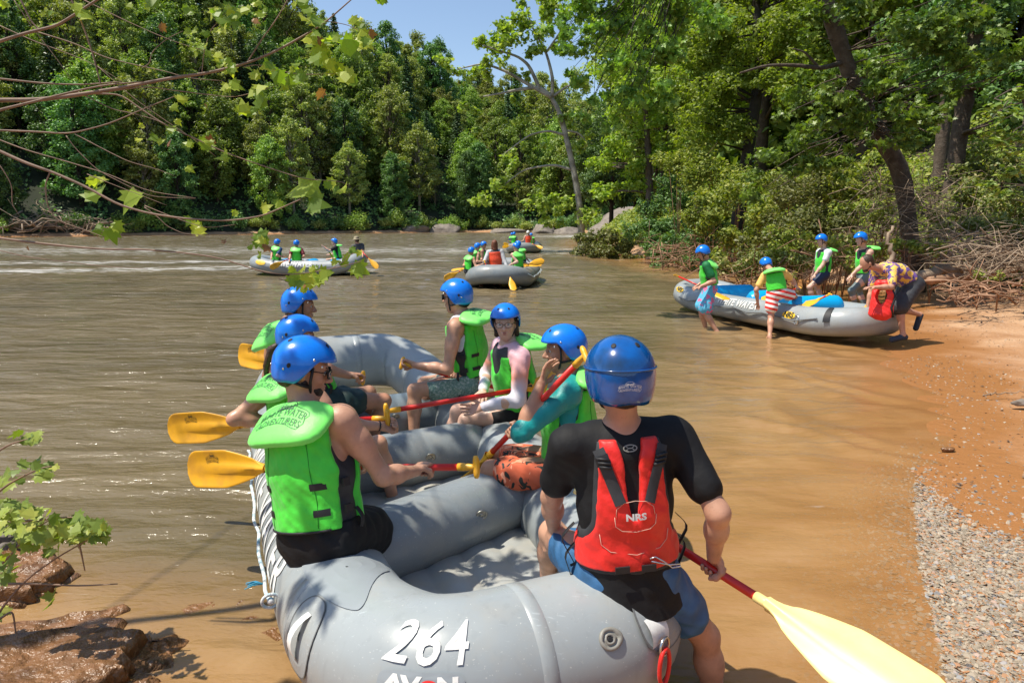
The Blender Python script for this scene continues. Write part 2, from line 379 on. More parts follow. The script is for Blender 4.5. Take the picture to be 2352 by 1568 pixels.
def helmet(root, H, R, s=1, deep=False, mat='helmet', detail=2, name='helmet'):
    """R rows: right, forward, up"""
    rx, ry, rz = .112*s, .130*s, (.115 if not deep else .118)*s; cz = .022*s
    ax = R; W = lambda x, y, z: H+ax[0]*x+ax[1]*y+ax[2]*(z+cz)
    def edge(az):
        a = abs((az+math.pi) % (2*math.pi)-math.pi)
        lo = -.075 if not deep else -.088
        f = .028 if not deep else .01
        st = lambda e0, e1, x: (lambda t: t*t*(3-2*t))(min(1, max(0, (x-e0)/(e1-e0))))
        z = f+(lo-f)*st(1.15, 1.85, a)
        z += .012*math.sin(min(1, max(0, (a-2.1)/1.0))*math.pi)*-.6
        return z*s
    nu, nv = (48, 14) if detail > 1 else (20, 7)
    def P(az, th, off=0):
        st_, ct = math.sin(th), math.cos(th)
        if th > math.pi/2: st_ = 1-.35*(1-st_)
        e = lambda v: math.copysign(abs(v)**.94, v)
        return W((rx+off)*st_*e(math.sin(az)), (ry+off)*st_*e(math.cos(az)), (rz+off)*ct)
    te = [math.acos(max(-.99, edge(2*math.pi*j/nu)/rz)) for j in range(nu)]
    out = np.array([[P(2*math.pi*j/nu, te[j]*(i+.02)/nv) for j in range(nu)] for i in range(nv+1)])
    inn = np.array([[P(2*math.pi*j/nu, te[j]*(i+.02)/nv, -.012*s) for j in range(nu)] for i in range(nv, -1, -1)])
    rim = np.array([[P(2*math.pi*j/nu, te[j]*1.012, -.005*s) for j in range(nu)]])
    g = Geo(); g.grid(np.concatenate([out, rim, inn]), closev=True)
    h = obj(name, g, MAT[mat], root, recalc=True)
    if detail > 1:
        def spot(az, th, r, m, nm, dep=.0):
            p = P(az, th, -.001); n = nrm(P(az, th, .02)-p); a = nrm(np.cross(n, ax[2]+ax[1]*.3)); b = np.cross(n, a)
            t = np.arange(12)*math.pi/6; ring = lambda q, z: [p+(a*math.cos(x)+b*math.sin(x)*1.25)*q+n*z for x in t]
            gg = Geo(); gg.grid(np.array([ring(r, .0018+dep), ring(r*.92, .003+dep), ring(r*.5, .0032+dep+(.001 if nm == 'rivet' else 0)), ring(r*.02, .0033+dep+(.0015 if nm == 'rivet' else 0))]), closev=True)
            obj(nm, gg, m, h)
        D = math.radians
        for az in (30, -30, 150, -150): spot(D(az), D(40), .0085*s, MAT['hole'], 'vent_hole')
        if not deep:
            for az in (62, -62, 118, -118): spot(D(az), D(86 if abs(az) < 90 else 92), .0085*s if abs(az) > 90 else .0045*s, MAT['hole' if abs(az) > 90 else 'rivet'], 'vent_hole' if abs(az) > 90 else 'rivet')
            for az in (78, -78, 128, -128, 172): spot(D(az), D(74 if abs(az) < 90 else 101), .0045*s, MAT['rivet'], 'rivet')
    return h, P

def text_mesh(s, size, shear=0, off=0.0, spacing=1.0, maxedge=.02):
    cu = bpy.data.curves.new('lettering', 'FONT'); cu.body = s; cu.size = size; cu.shear = shear; cu.offset = off
    cu.space_character = spacing; cu.align_x = 'CENTER'; cu.align_y = 'CENTER'; cu.resolution_u = 3
    o = bpy.data.objects.new('lettering', cu); C.objects.link(o); dg = bpy.context.evaluated_depsgraph_get(); dg.update()
    me = bpy.data.meshes.new_from_object(o.evaluated_get(dg)); bpy.data.objects.remove(o); bpy.data.curves.remove(cu)
    bm = bmesh.new(); bm.from_mesh(me); bmesh.ops.triangulate(bm, faces=bm.faces); bpy.data.meshes.remove(me)
    bmesh.ops.remove_doubles(bm, verts=bm.verts, dist=size*.001)
    for _ in range(5):
        es = [e for e in bm.edges if e.calc_length() > maxedge]
        if not es: break
        bmesh.ops.subdivide_edges(bm, edges=es, cuts=1); bmesh.ops.triangulate(bm, faces=bm.faces)
    bm.verts.index_update(); v = np.array([x.co[:] for x in bm.verts]); f = [tuple(x.index for x in q.verts) for q in bm.faces]; bm.free()
    return v[:, :2], f
def ring2d(pts, wdt, close=True):
    """flat line drawing as a ribbon in 2-D"""
    pts = np.asarray(pts, float); n = len(pts)
    T = (np.roll(pts, -1, 0)-np.roll(pts, 1, 0)) if close else np.gradient(pts, axis=0)
    T /= np.linalg.norm(T, axis=1)[:, None]+1e-9; N = np.stack([-T[:, 1], T[:, 0]], 1)*wdt/2
    v = np.concatenate([pts+N, pts-N]); m = n if close else n-1
    return v, [(i, (i+1) % n, n+(i+1) % n, n+i) for i in range(m)]
_logo = []
def logo2d():
    """the outfitter's crest: two arched lines of lettering below a sun with paddlers, about 1 wide"""
    if _logo: return _logo[0]
    V2 = []; F2 = []; n = 0
    def put(v, f):
        nonlocal n; V2.append(v); F2.extend([tuple(i+n for i in q) for q in f]); n += len(v)
    v, f = text_mesh('WHITE WATER', .185, off=.0, maxedge=.03); v = v*[.86, 1.25]; v[:, 1] += .045+.10*(1-(v[:, 0]/.5)**2)-.06; put(v, f)
    v, f = text_mesh('ADVENTURERS', .17, off=.0, maxedge=.03); v = v*[.86, 1.25]; v[:, 1] += -.155+.09*(1-(v[:, 0]/.5)**2)-.05; put(v, f)
    t = np.linspace(-.25, math.pi+.25, 26); put(*ring2d(np.stack([.20*np.cos(t), .20+.19*np.sin(t)], 1), .012, False))
    for i in range(5):
        x = -.13+.065*i; y = .235+.02*math.sin(i*2.)
        put(np.array([(x-.022, y-.05), (x+.022, y-.05), (x+.014, y+.01), (x-.014, y+.01)]), [(0, 1, 2, 3)])
        a = np.arange(8)*math.pi/4; put(np.stack([x+.014*np.cos(a), y+.028+.014*np.sin(a)], 1), [tuple(range(8))])
        put(*ring2d([(x-.01, y), (x+.045, y+.035)], .008, False))
    put(np.array([(-.18, .16), (.18, .16), (.15, .195), (-.15, .195)]), [(0, 1, 2, 3)])
    out = [(-.56, -.19), (-.5, -.24), (-.42, -.22), (-.2, -.17), (0, -.16), (.2, -.2), (.36, -.27), (.46, -.29), (.5, -.22), (.54, -.16), (.52, -.06), (.57, .02), (.53, .1), (.45, .14), (.3, .19),
           (.18, .24), (-.18, .24), (-.32, .18), (-.46, .13), (-.5, .05), (-.46, -.04), (-.52, -.1)]
    put(*ring2d(out, .012)); _logo.append((np.concatenate(V2), F2)); return _logo[0]

def collar_pad(root, N, f, up, s=1.0, detail=2, tilt=.55, logo=True, droop=.0):
    """big flotation flap behind the neck; f = chest direction"""
    f = nrm(f); r = nrm(np.cross(f, up)); u = np.cross(r, f)
    q = nrm(-f*math.cos(tilt)-u*math.sin(tilt)); nn = np.cross(q, r); nn = nn if nn.dot(u) > 0 else -nn
    c = N+u*.045*s-f*.035*s+q*.115*s
    W_, H_ = .205*s, .125*s
    def top(x, y, off=0):   # x along r, y along q (outer +)
        X, Y = x/W_, y/H_
        e = max(0, 1-(abs(X)**3.2+abs(Y)**3.2)); z = .034*s*e**.36
        return c+r*x+q*y+nn*(z+off-.035*s*abs(X)**2.2*(1+.3*Y)+.012*s*(Y<0)*Y*Y)
    nu, nv = (56, 12) if detail > 1 else (20, 5)
    def side(sg):
        rows = []
        for i in range(nv+1):
            k = math.sin(.5*math.pi*i/nv); row = []
            for j in range(nu):
                a = 2*math.pi*j/nu; ca, sa = math.cos(a), math.sin(a); m = (abs(ca)**3.2+abs(sa)**3.2)**(-1/3.2)
                x, y = W_*k*m*ca*(1-.06*sa), H_*k*m*sa
                if y < 0 : y *= 1-.16*(1-(x/W_)**2)
                e = max(0, 1-k**3.2); z = .034*s*e**.36; wr = .0016*s*math.sin(j*2.9)*k**8
                row.append(c+r*x+q*y+nn*(sg*z+wr-.035*s*abs(x/W_)**2.2))
            rows.append(row)
        return rows
    A = side(1); B = side(-1)
    g = Geo(); g.grid(np.array(A[::1]+B[::-1][1:]), closev=True)
    o = obj('collar_pad', g, MAT['green_pad'], root, recalc=True)
    if logo:
        v, fa = logo2d(); sc_ = .235*s
        def mp(x, y):
            X, Y = x/W_, y/H_; k = (abs(X)**3.2+abs(Y)**3.2)**(1/3.2); e = max(0, 1-min(1, k)**3.2)
            return c+r*x+q*y+nn*(.034*s*e**.36-.035*s*abs(X)**2.2+.0022*s)
        vv = np.array([mp(x*sc_, -(y-.0)*sc_-.004*s) for x, y in v])
        obj('printed_crest', (vv, fa), MAT['ink_grey'], o, smooth=False)
    return o

REPORT = []
MAT['frame'] = simple('dark_frame', (.05, .03, .025), .35, 0)
m_, nt_, b_ = nmat('clear_lens'); b_.inputs['Base Color'].default_value = (.8, .8, .8, 1); b_.inputs['Roughness'].default_value = .05; b_.inputs['Alpha'].default_value = .22; MAT['clear'] = m_
MAT['seam_green'] = simple('seam_green', (.01, .22, .01), .7, .1)
def person(label, pel, neck, face, head=None, hf=None, hu=None, hands=(None, None), grip=(None, None), elb=(None, None),
           feet=(None, None), knee=(None, None), vox=.006, skin='skin', top=None, topmat='shirt_black', sleeve=.62, fore=.93,
           shorts='shirt_black', leg=.75, shmat=None, vest='green', s=1.0, girth=1.0, hat='helmet', hair='hair_dark', hairlen=0, beard=False,
           glasses=None, wrk=1.2, longshirt=.02, sclip=.14, name='person', cat='person', group=None, detail=2, shoes=None, tilt=.55, logo=True, hs=1.0, arm=1.0, foot_dir=None, flare=.02, shw=1.0, bend=None, palm=(None, None)):
    pel = np.asarray(pel, float); neck = np.asarray(neck, float)
    up = nrm(neck-pel); TL = np.linalg.norm(neck-pel)
    f = np.asarray(face, float); f = nrm(f-up*f.dot(up)); r = nrm(np.cross(f, up))
    gx = girth*s; z = lambda t: pel+up*(t*TL)
    if bend is not None: zz = lambda t: pel+up*(t*TL)+np.asarray(bend)*math.sin(math.pi*t)
    else: zz = z
    root = empty(name, (pel[0], pel[1], min(pel[2]-.1, pel[2])), label, cat, group)
    sh = [neck-up*.055*s-r*.185*s*shw, neck-up*.055*s+r*.185*s*shw]       # left, right
    hp = [pel-r*.092*s, pel+r*.092*s]
    torso = [ecap(zz(-.04), zz(.2), r, (.155*gx, .112*gx), (.145*gx, .105*gx), .05),
             ecap(zz(.18), zz(.5), r, (.138*gx, .098*gx), (.15*gx, .108*gx), .05),
             ecap(zz(.5), zz(.84), r, (.150*gx, .108*gx), (.155*gx*shw, .100*gx), .05),
             cap(neck-up*.035*s-r*.03*s, sh[0]+up*.01*s+r*.03*s, .058*s, .060*s, .05), cap(neck-up*.035*s+r*.03*s, sh[1]+up*.01*s-r*.03*s, .058*s, .060*s, .05)]
    L1, L2, T1, T2 = .30*s*arm, .255*s*arm, .43*s, .42*s
    body = list(torso); arms = []; legs = []
    H = neck+up*.17*s+f*.02*s if head is None else np.asarray(head, float)
    hf_ = nrm(hf if hf is not None else f); hu_ = nrm(hu if hu is not None else nrm(V(0, 0, 1)*.6+up*.4))
    hr, hf_, hu_ = basis(hf_, hu_); RH = np.array([hr, hf_, hu_]); h = s*hs
    W = lambda x, y, zq: H+hr*x*h+hf_*y*h+hu_*zq*h
    body.append(cap(neck-up*.03*s, W(0, -.02, -.055), .058*s, .053*s, .05))
    E = lambda x, y, zq, a, b, c_, k=.015, op='add': ell(W(x, y, zq), RH, (a*h, b*h, c_*h), k, op)
    body += [E(0, -.012, .028, .076, .096, .090, .02), E(0, .035, -.03, .060, .056, .080, .03), E(0, .055, -.092, .030, .028, .024, .03),
             cap(W(-.052, .0, -.055), W(0, .055, -.098), .020*h, .02*h, .03), cap(W(.052, .0, -.055), W(0, .055, -.098), .020*h, .02*h, .03)]
    if detail > 1:
        body += [cap(W(0, .086, .006), W(0, .112, -.034), .0085*h, .0125*h, .012), cap(W(-.011, .098, -.04), W(.011, .098, -.04), .0085*h, .0085*h, .01),
                 cap(W(-.036, .078, .020), W(.036, .078, .020), .012*h, .012*h, .02), E(-.031, .098, -.004, .017, .013, .010, .01, 'sub'), E(.031, .098, -.004, .017, .013, .010, .01, 'sub'),
                 E(-.036, .062, -.035, .02, .02, .018, .02), E(.036, .062, -.035, .02, .02, .018, .02),
                 cap(W(-.018, .088, -.063), W(.018, .088, -.063), .007*h, .007*h, .008), cap(W(-.015, .087, -.073), W(.015, .087, -.073), .008*h, .008*h, .008),
                 E(-.078, -.004, -.012, .009, .018, .030, .008), E(.078, -.004, -.012, .009, .018, .030, .008)]
    else:
        body += [E(0, .1, -.025, .012, .022, .02, .012), E(-.078, -.004, -.012, .010, .018, .030, .008), E(.078, -.004, -.012, .010, .018, .030, .008)]
    J = {}
    for i in (0, 1):
        sg = -1 if i == 0 else 1
        tgt = hands[i] if hands[i] is not None else sh[i]-up*.40*s+f*.18*s
        tgt = np.asarray(tgt, float); hint = elb[i] if elb[i] is not None else V(0, 0, -1)-f*.3+r*sg*.3
        gdir = grip[i]; wt = tgt.copy()
        for _ in range(3):
            e, wr = ik(sh[i], wt, L1, L2, hint); a = nrm(wr-e)
            if gdir is not None:
                g_ = nrm(np.asarray(gdir)-a*np.dot(gdir, a)); n_ = np.cross(g_, a)*(palm[i] if palm[i] is not None else sg)
                wt = tgt-a*.082*s
            else: wt = tgt-a*.05*s
        J['wr%d' % i] = wr; J['el%d' % i] = e; J['a%d' % i] = a
        miss = np.linalg.norm(wr-wt)
        if miss > .03: REPORT.append('%s hand %d short by %.2f' % (label[:30], i, miss))
        body += [cap(sh[i], sh[i]+(e-sh[i])*.45, .056*s, .050*s*(.9+.1*girth), .05), cap(sh[i]+(e-sh[i])*.35, e, .051*s, .038*s, .03),
                 cap(e, e+(wr-e)*.4, .040*s, .039*s, .03), cap(e+(wr-e)*.35, wr, .040*s, .026*s, .03)]
        if detail > 1 or vox < .013:
            gd = gdir if gdir is not None else (hint if palm[i] is None else palm[i])
            if gdir is not None: body += hand_prims(wr, a, gdir, (palm[i] if palm[i] is not None else sg), s, k=.003)
            else: body += hand_prims(wr, a, palm[i] if palm[i] is not None else np.cross(a, V(0, 0, 1))*sg, sg, s, k=.003, open_=True)
        else: body += [ecap(wr, wr+a*.09*s, nrm(np.cross(a, V(.1, .2, 1))), (.03*s, .022*s), (.034*s, .02*s), .02)]
        arms.append((sh[i], e, wr))
        ft = feet[i]
        if ft is None: ft = hp[i]+f*.45*s-V(0, 0, .42)*s
        kh = knee[i] if knee[i] is not None else V(0, 0, 1)+f*.3
        kn, an = ik(hp[i], np.asarray(ft, float), T1, T2, kh); J['kn%d' % i] = kn; J['an%d' % i] = an
        body += [cap(hp[i], hp[i]+(kn-hp[i])*.5, .088*gx, .072*gx, .05), cap(hp[i]+(kn-hp[i])*.45, kn, .074*gx, .054*s, .04),
                 cap(kn, kn+(an-kn)*.35, .052*s, .055*s, .03), cap(kn+(an-kn)*.3, an, .056*s, .034*s, .03)]
        fd = nrm(foot_dir[i]) if foot_dir is not None else nrm(f*V(1, 1, 0)+V(0, 0, -.12))
        heel = an-fd*.035*s-V(0, 0, .045)*s; toe = an+fd*.17*s-V(0, 0, .055)*s
        body += [cap(an, heel, .034*s, .03*s, .03), cap(an-V(0, 0, .02)*s, an+fd*.09*s-V(0, 0, .045)*s, .034*s, .03*s, .03),
                 cap(an+fd*.07*s-V(0, 0, .045)*s, toe, .032*s, .022*s, .02)]
        J['heel%d' % i] = heel; J['toe%d' % i] = toe; J['fd%d' % i] = fd
        legs.append((hp[i], kn, an))
    obj('body', surf(body, vox), MAT[skin], root)
    cv = vox*1.15 if detail > 1 else vox
    wr_amp = .0036 if detail > 1 else .002
    # ---- upper clothing
    if top in ('shirt', 'long', 'tank'):
        pr = [infl(p, .011*s) for p in torso]
        if top != 'tank':
            for a_, e_, w_ in arms:
                if top == 'shirt': pr.append(cap(a_, a_+(e_-a_)*sleeve, .068*s, .066*s, .04))
                else: pr += [cap(a_, e_, .067*s, .052*s, .04), cap(e_, e_+(w_-e_)*fore, .052*s, .038*s, .03)]
        else:
            for i in (0, 1): pr.append(sub(cap(sh[i]-r*(.015 if i else -.015)*s, sh[i]+r*(.2 if i else -.2)*s-up*.03*s, .085*s, .09*s, .02)))
        pr.append(sub(cap(neck+up*.005*s, neck+up*.12*s+f*.03*s, .060*s, .07*s, .01)))
        if top == 'tank': pr.append(sub(ell(neck+f*.06*s, [r, f, up], (.085*s, .1*s, .075*s), .01)))
        cl = [(zz(-.02)-up*(longshirt+.01)*s, -up)]
        if longshirt > .05: pr.append(infl(ecap(zz(.1), zz(-.04)-up*longshirt*s, r, (.150*gx, .115*gx), (.185*gx, .15*gx), .05), .012*s))
        obj('shirt', surf(pr, cv, cl, wr_amp*wrk, 30, 1.3), MAT[topmat], root)
    # ---- shorts
    if shorts:
        pr = [infl(torso[0], .018*s)]
        for a_, k_, an_ in legs:
            if leg > 1: pr += [cap(a_, k_, .095*gx, .064*s, .05), cap(k_, k_+(an_-k_)*(leg-1), .064*s, .045*s, .03)]
            else: pr.append(cap(a_, a_+(k_-a_)*leg, .098*gx+.004, (.078*gx)+flare*s, .05))
        cl = [(zz(sclip), up)]
        for a_, k_, an_ in legs:
            if leg <= 1: 
                pass
        o = obj('shorts' if leg <= 1 else 'leggings', surf(pr, cv, cl, wr_amp*1.5, 30, .4), MAT[shmat or shorts], root)
    # ---- flotation vest
    if vest in ('green', 'orange'):
        vm = MAT['green'] if vest == 'green' else MAT['red_orange']; th = .040*s
        tor = [infl(p, th) for p in torso[:3]]
        yoke = [cap(neck-up*.075*s-r*.10*s*shw, neck-up*.03*s-r*.055*s, .055*s, .05*s, .03), cap(neck-up*.075*s+r*.10*s*shw, neck-up*.03*s+r*.055*s, .055*s, .05*s, .03)]
        yoke = [infl(p, .016*s) for p in yoke]
        holes = []
        for i in (0, 1):
            sg = -1 if i == 0 else 1
            holes.append(sub(ell(sh[i]+r*sg*.045*s-up*.06*s, [r, f, up], (.10*s, .105*s, .165*s), .02)))
        nk = [sub(cap(neck-up*.0*s+f*.02*s, neck+up*.2*s+f*.04*s, .068*s, .09*s, .015))]
        sidecut = [sub(ecap(zz(.1)+r*sg*.19*s, zz(.7)+r*sg*.19*s, f, (.062*s, .03*s), (.062*s, .03*s), .012)) for sg in (-1, 1)]
        cl = [(zz(.10), -up), (neck-up*.045*s, up)]; vfront = [sub(ell(neck-up*.04*s+f*.16*s, [r, f, up], (.085*s, .12*s, .15*s), .02))]
        obj('vest', surf(tor+holes+nk+sidecut+vfront, cv, cl, wr_amp*.7, 45, 2.), vm, root)
        # black side mesh + straps
        sid = [infl(p, th*.35) for p in torso[:3]]
        obj('vest_lining', surf(sid+[infl(p, th*.45) for p in torso[2:3]]+yoke+holes+nk, cv*1.2, [(zz(.075), -up), (neck+up*.02*s, up)]), MAT['charcoal'], root)
        for t_ in (.24, .44) + ((.085,) if detail > 1 else ()):
            wd = .013*s if t_ > .1 else .02*s
            st_pr = [infl(p, th+.007*s) for p in torso[:3]]+[sub(infl(p, th-.006*s)) for p in torso[:3]]
            lowv = max(.004, cv*.8)
            # strap visible at the flanks only; the panels hide the rest
            obj('strap', surf(st_pr+[sub(ecap(zz(0)-f*.16*s, zz(.9)-f*.16*s, r, (.095*s, .1*s), (.095*s, .1*s), .005))] if t_ > .1 else st_pr, lowv, [(zz(t_)+up*wd, up), (zz(t_)-up*wd, -up)]), MAT['black'], root)
        if detail > 1:      # stitched seams on the back panel and a bound lower edge
            def onb(x, t, off=.003):
                P0 = zz(t)+r*x-f*.34
                for _ in range(22):
                    d = .25
                    for p in tor:
                        dd = p['fn'](P0[0], P0[1], P0[2])-p['inf']; k = p['k']; h_ = max(k-abs(d-dd), 0)/k; d = min(d, dd)-h_*h_*k*.25
                    P0 = P0+f*d*.8
                return P0-f*off
            vo = [o for o in C.objects if o.parent == root and o.name.startswith('vest') and not o.name.startswith('vest_l')][0]
            for sx in (-1, 1):
                g = Geo(); g.tube([onb(sx*(.112+.012*math.sin(t*5)), t, .0015) for t in np.linspace(.13, .80, 18)], .0016, 5); obj('seam', g, MAT['seam_green'], vo)
            for t_ in (.24, .44):
                for sx in (-1, 1):
                    g = Geo(); g.grid(np.array([[onb(sx*x, t_+q, .0045 if abs(q) < .02 else .003) for q in (-.027, -.02, 0, .02, .027)] for x in np.linspace(.108, .165, 6)])); obj('strap_end', g, MAT['black'], root)
            g = Geo(); g.tube([onb(x, .105, .001) for x in np.linspace(-.16, .16, 17)], .005, 6); obj('hem_binding', g, MAT['black'], vo)
        if vest == 'green': collar_pad(root, neck, f, up, s, detail, tilt, logo and detail > 1)
        if detail > 1:
            for sg in (-1, 1):
                g = Geo(); b0 = zz(.22)+r*sg*.185*s+f*.03*s
                P0 = [b0, b0-up*.05*s+r*sg*.02*s, b0-V(0, 0, .14)*s+r*sg*.025*s, b0-V(0, 0, .22)*s+r*sg*.01*s-f*.01*s]
                P0 = [np.array([np.interp(k_, range(4), [q_[i_] for q_ in P0]) for i_ in range(3)])+r*sg*.012*math.sin(k_*2.2) for k_ in np.linspace(0, 3, 12)]
                rows = [[p-f*.011*s, p+f*.011*s, p+f*.011*s+r*sg*.003, p-f*.011*s+r*sg*.003] for p in P0]
                g.grid(np.array(rows), closev=True); obj('loose_strap', g, MAT['black'], root)
                g = Geo(); RR = np.stack([f, up, r], 1)
                for t_ in (.24, .44): g.box(zz(t_)+r*sg*(.150*gx+th+.002)-f*.035*s, (.019*s, .017*s, .006*s), RR)
                obj('buckle', g, MAT['black'], root, smooth=False)
    J.update(H=H, RH=RH, W=W, sh=sh, hp=hp, up=up, f=f, r=r, zz=zz, torso=torso, root=root, neck=neck, h=h)
    # ---- hair
    if hair:
        pr = [ell(W(0, -.022, .03), RH, (.083*h, .098*h, .092*h), .02), ell(W(0, -.055, -.03), RH, (.066*h, .055*h, .06*h), .02)]
        if hairlen > 0:
            for sg in (-1, 1): pr.append(cap(W(.068*sg, -.02, -.01), W(.075*sg, -.025, -.03-hairlen), .024*h, .02*h, .03))
            pr.append(ecap(W(0, -.06, 0), W(0, -.075, -.05-hairlen), hr, (.07*h, .04*h), (.055*h, .025*h), .03))
        pr.append(sub(ell(W(0, .075, -.03), RH, (.062*h, .075*h, .098*h), .01)))
        obj('hair', surf(pr, max(vox*.8, .005), (), .002, 90), MAT[hair], root)
    if beard:
        pr = [ell(W(0, .052, -.088), RH, (.045*h, .042*h, .036*h), .02), cap(W(-.058, .005, -.05), W(-.03, .055, -.08), .018*h, .017*h, .02), cap(W(.058, .005, -.05), W(.03, .055, -.08), .018*h, .017*h, .02),
              sub(cap(W(-.018, .105, -.066), W(.018, .105, -.066), .012*h, .012*h, .005))]
        obj('beard', surf(pr, max(vox*.6, .004), (), .001, 120), MAT[hair or 'hair_brown'], root)
    if detail > 1:
        for sg in (-1, 1):
            g = Geo(); g.ball(W(.031*sg, .078, -.003), .0118*h, 14, 9); e = obj('eye', g, MAT['eye'], root)
            g = Geo(); g.ball(W(.031*sg, .0845, -.003), .0078*h, 12, 7); obj('iris', g, MAT['iris'], e)
        g = Geo()
        for z0 in (-.064, -.073): g.tube([W(x, .0955-abs(x)*.28, z0+(.002 if z0 > -.07 else -.001)*(1-abs(x)/.02)) for x in np.linspace(-.020, .020, 7)], np.array([.002, .0036, .0044, .0042, .0044, .0036, .002])*h, 6)
        obj('lips', g, MAT['lip'], root)
        for sg in (-1, 1):
            g = Geo(); g.tube([W(sg*x, .094-abs(x-.03)*.25-x*.12, .018+.004*math.sin((x-.012)*70)) for x in np.linspace(.012, .05, 6)], np.array([.002, .0035, .004, .0035, .003, .0015])*h, 6); obj('eyebrow', g, MAT[hair or 'hair_brown'], root)
    if glasses:
        g = Geo(); fr = Geo()
        for sg in (-1, 1):
            t = np.arange(20)*2*math.pi/20
            loop = [W(sg*.033+.025*math.copysign(abs(math.cos(a))**.8, math.cos(a)), .106-.012*abs(math.cos(a)+sg*.0)*(1 if math.cos(a)*sg > 0 else .2), -.004+.018*math.copysign(abs(math.sin(a))**.8, math.sin(a))) for a in t]
            if True:
                cc = W(sg*.033, .109, -.004); g.add(np.array(loop+[cc]), [(i, (i+1) % 20, 20) for i in range(20)])
            fr.tube(loop+[loop[0]], .0018*h if glasses != 'sun' else .0035*h, 6, False)
            fr.tube([W(sg*.057, .095, 0), W(sg*.072, .06, .003), W(sg*.081, .0, .002)], .0025*h, 6)
        fr.tube([W(-.009, .110, 0), W(0, .113, .003), W(.009, .110, 0)], .002*h, 6)
        o = obj('glasses' if glasses != 'sun' else 'sunglasses', fr, MAT['hole'] if glasses == 'sun' else MAT['frame'], root)
        if glasses != 'sun': obj('lens', g, MAT['clear'], o)
        if glasses == 'sun': obj('lens', g, MAT['glass_dark'], o)
    if hat == 'helmet' or hat == 'deep' or hat == 'white_helmet':
        hl, HP = helmet(root, H, RH, h, hat == 'deep', {'helmet': 'helmet', 'deep': 'helmet_dark', 'white_helmet': 'white_paint'}[hat], detail); J['HP'] = HP; J['helmet'] = hl
        if detail > 1 or vox < .013:
            g = Geo()
            for sg in (-1, 1):
                g.tube([W(.088*sg, .03, .02), W(.084*sg, .03, -.04), W(.05*sg, .04, -.095), W(0, .05, -.122)], .0065*h, 6)
                g.tube([W(.088*sg, -.05, -.045), W(.083*sg, -.0, -.058), W(.076*sg, .03, -.062)], .0065*h, 6)
            obj('chin_strap', g, MAT['black'], root)
    elif hat == 'bucket':
        g = Geo(); t = np.arange(24)*2*math.pi/24
        prof = [(.02, .125), (.065, .122), (.082, .10), (.092, .05), (.098, .035), (.16, .0), (.158, -.006), (.095, .028), (.08, .05)]
        g.grid(np.array([[W(q*math.sin(a), q*1.12*math.cos(a), zq+.01) for a in t] for q, zq in prof]), closev=True); obj('bucket_hat', g, MAT['hat_camo'], root, recalc=True)
    if shoes:
        for i in (0, 1):
            a, hh, tt = J['an%d' % i], J['heel%d' % i], J['toe%d' % i]
            obj('shoe', surf([cap(hh, a+(hh-a)*.3, .040*s, .038*s, .02), cap(hh, tt, .040*s, .036*s, .02), cap(a-V(0, 0, .03)*s+J['fd%d' % i]*.03*s, tt, .038*s, .034*s, .03)], .008, [(a+V(0, 0, .01), (0, 0, 1))]), MAT[shoes], root)
    return J

# ---------------------------------------------------------------- paddle
def paddle(label, grip, tip, wdir, blade='blade', L=.50, wid=.205, detail=2, group=None, gdir=None, logo=True, tgrip=True):
    grip = np.asarray(grip, float); tip = np.asarray(tip, float); a = nrm(tip-grip); w_ = np.asarray(wdir, float); w_ = nrm(w_-a*w_.dot(a)); n = np.cross(a, w_)
    tot = np.linalg.norm(tip-grip); b0 = tot-L
    root = empty('paddle', grip, label, 'paddle', group); seg = 14 if detail > 1 else 6
    g = Geo(); g.tube([grip+a*.06, grip+a*(b0-.02)], .0165, seg); obj('shaft', g, MAT['shaft'], root)
    gd = w_ if gdir is None else nrm(np.asarray(gdir)-a*np.dot(gdir, a))
    if tgrip:
        g = Geo(); g.tube([grip+a*.10, grip+a*.07, grip+a*.03, grip], [.0185, .0185, .014, .013], seg)
        m = np.cross(a, gd)
        g.tube([grip+gd*x+a*(.008+.10*x*x*8) for x in np.linspace(-.052, .052, 9)], np.array([.009, .014, .016, .0155, .0145, .0155, .016, .014, .009]), seg)
        obj('grip', g, MAT[blade], root)
    # blade
    ns, nw = (26, 13) if detail > 1 else (9, 5)
    def hw(t):
        if t < .12: return .021+.02*(t/.12)**2
        k = (t-.12)/.88
        v = .041+(wid/2-.041)*min(1, (k/.42))**.75 if k < .42 else wid/2*(1-.05*((k-.42)/.58)**2)
        if t > .86: v *= math.sqrt(max(0, 1-((t-.86)/.14)**2*.93))
        return v
    def P(t, q, sg):
        h = hw(t); x = q*h; ridge = .0150*math.exp(-(x/.016)**2)*(1-max(0, (t-.55)/.37))**.7 if t < .92 else 0
        th = .0035+ridge+(.012*max(0, 1-t/.12) if abs(q) < 1 else 0)
        th = max(th, .0035)*(1 if abs(q) < .99 else .5)
        return grip+a*(b0+L*t)+w_*x+n*(sg*th-.014*(x/(wid/2))**2*min(1, t*2))
    ts = np.linspace(0, 1, ns); qs = np.sin(np.linspace(-math.pi/2, math.pi/2, nw))
    loop = [[P(t, q, 1) for q in qs]+[P(t, q, -1) for q in qs[::-1]] for t in ts]
    g = Geo(); g.grid(np.array(loop), closev=True); g.tube([grip+a*(b0-.05), grip+a*(b0+.03)], [.0195, .0195], seg)
    m = len(qs)*2; g.add(np.array(loop[-1]), [tuple(range(m))])
    bl = obj('blade', g, MAT[blade], root, recalc=False)
    if logo and detail > 1:
        v, fa = logo2d()
        for sg in (1, -1):
            vv = []
            for x, y in v:
                xa = b0+L*.66+x*.075*sg*-1; xw = .052+y*.085
                q = max(-.95, min(.95, xw/hw((xa-b0)/L)))
                vv.append(P((xa-b0)/L, q, sg)+n*sg*.0015)
            obj('printed_crest', (np.array(vv), fa), MAT['ink'], bl, smooth=False)
    return root
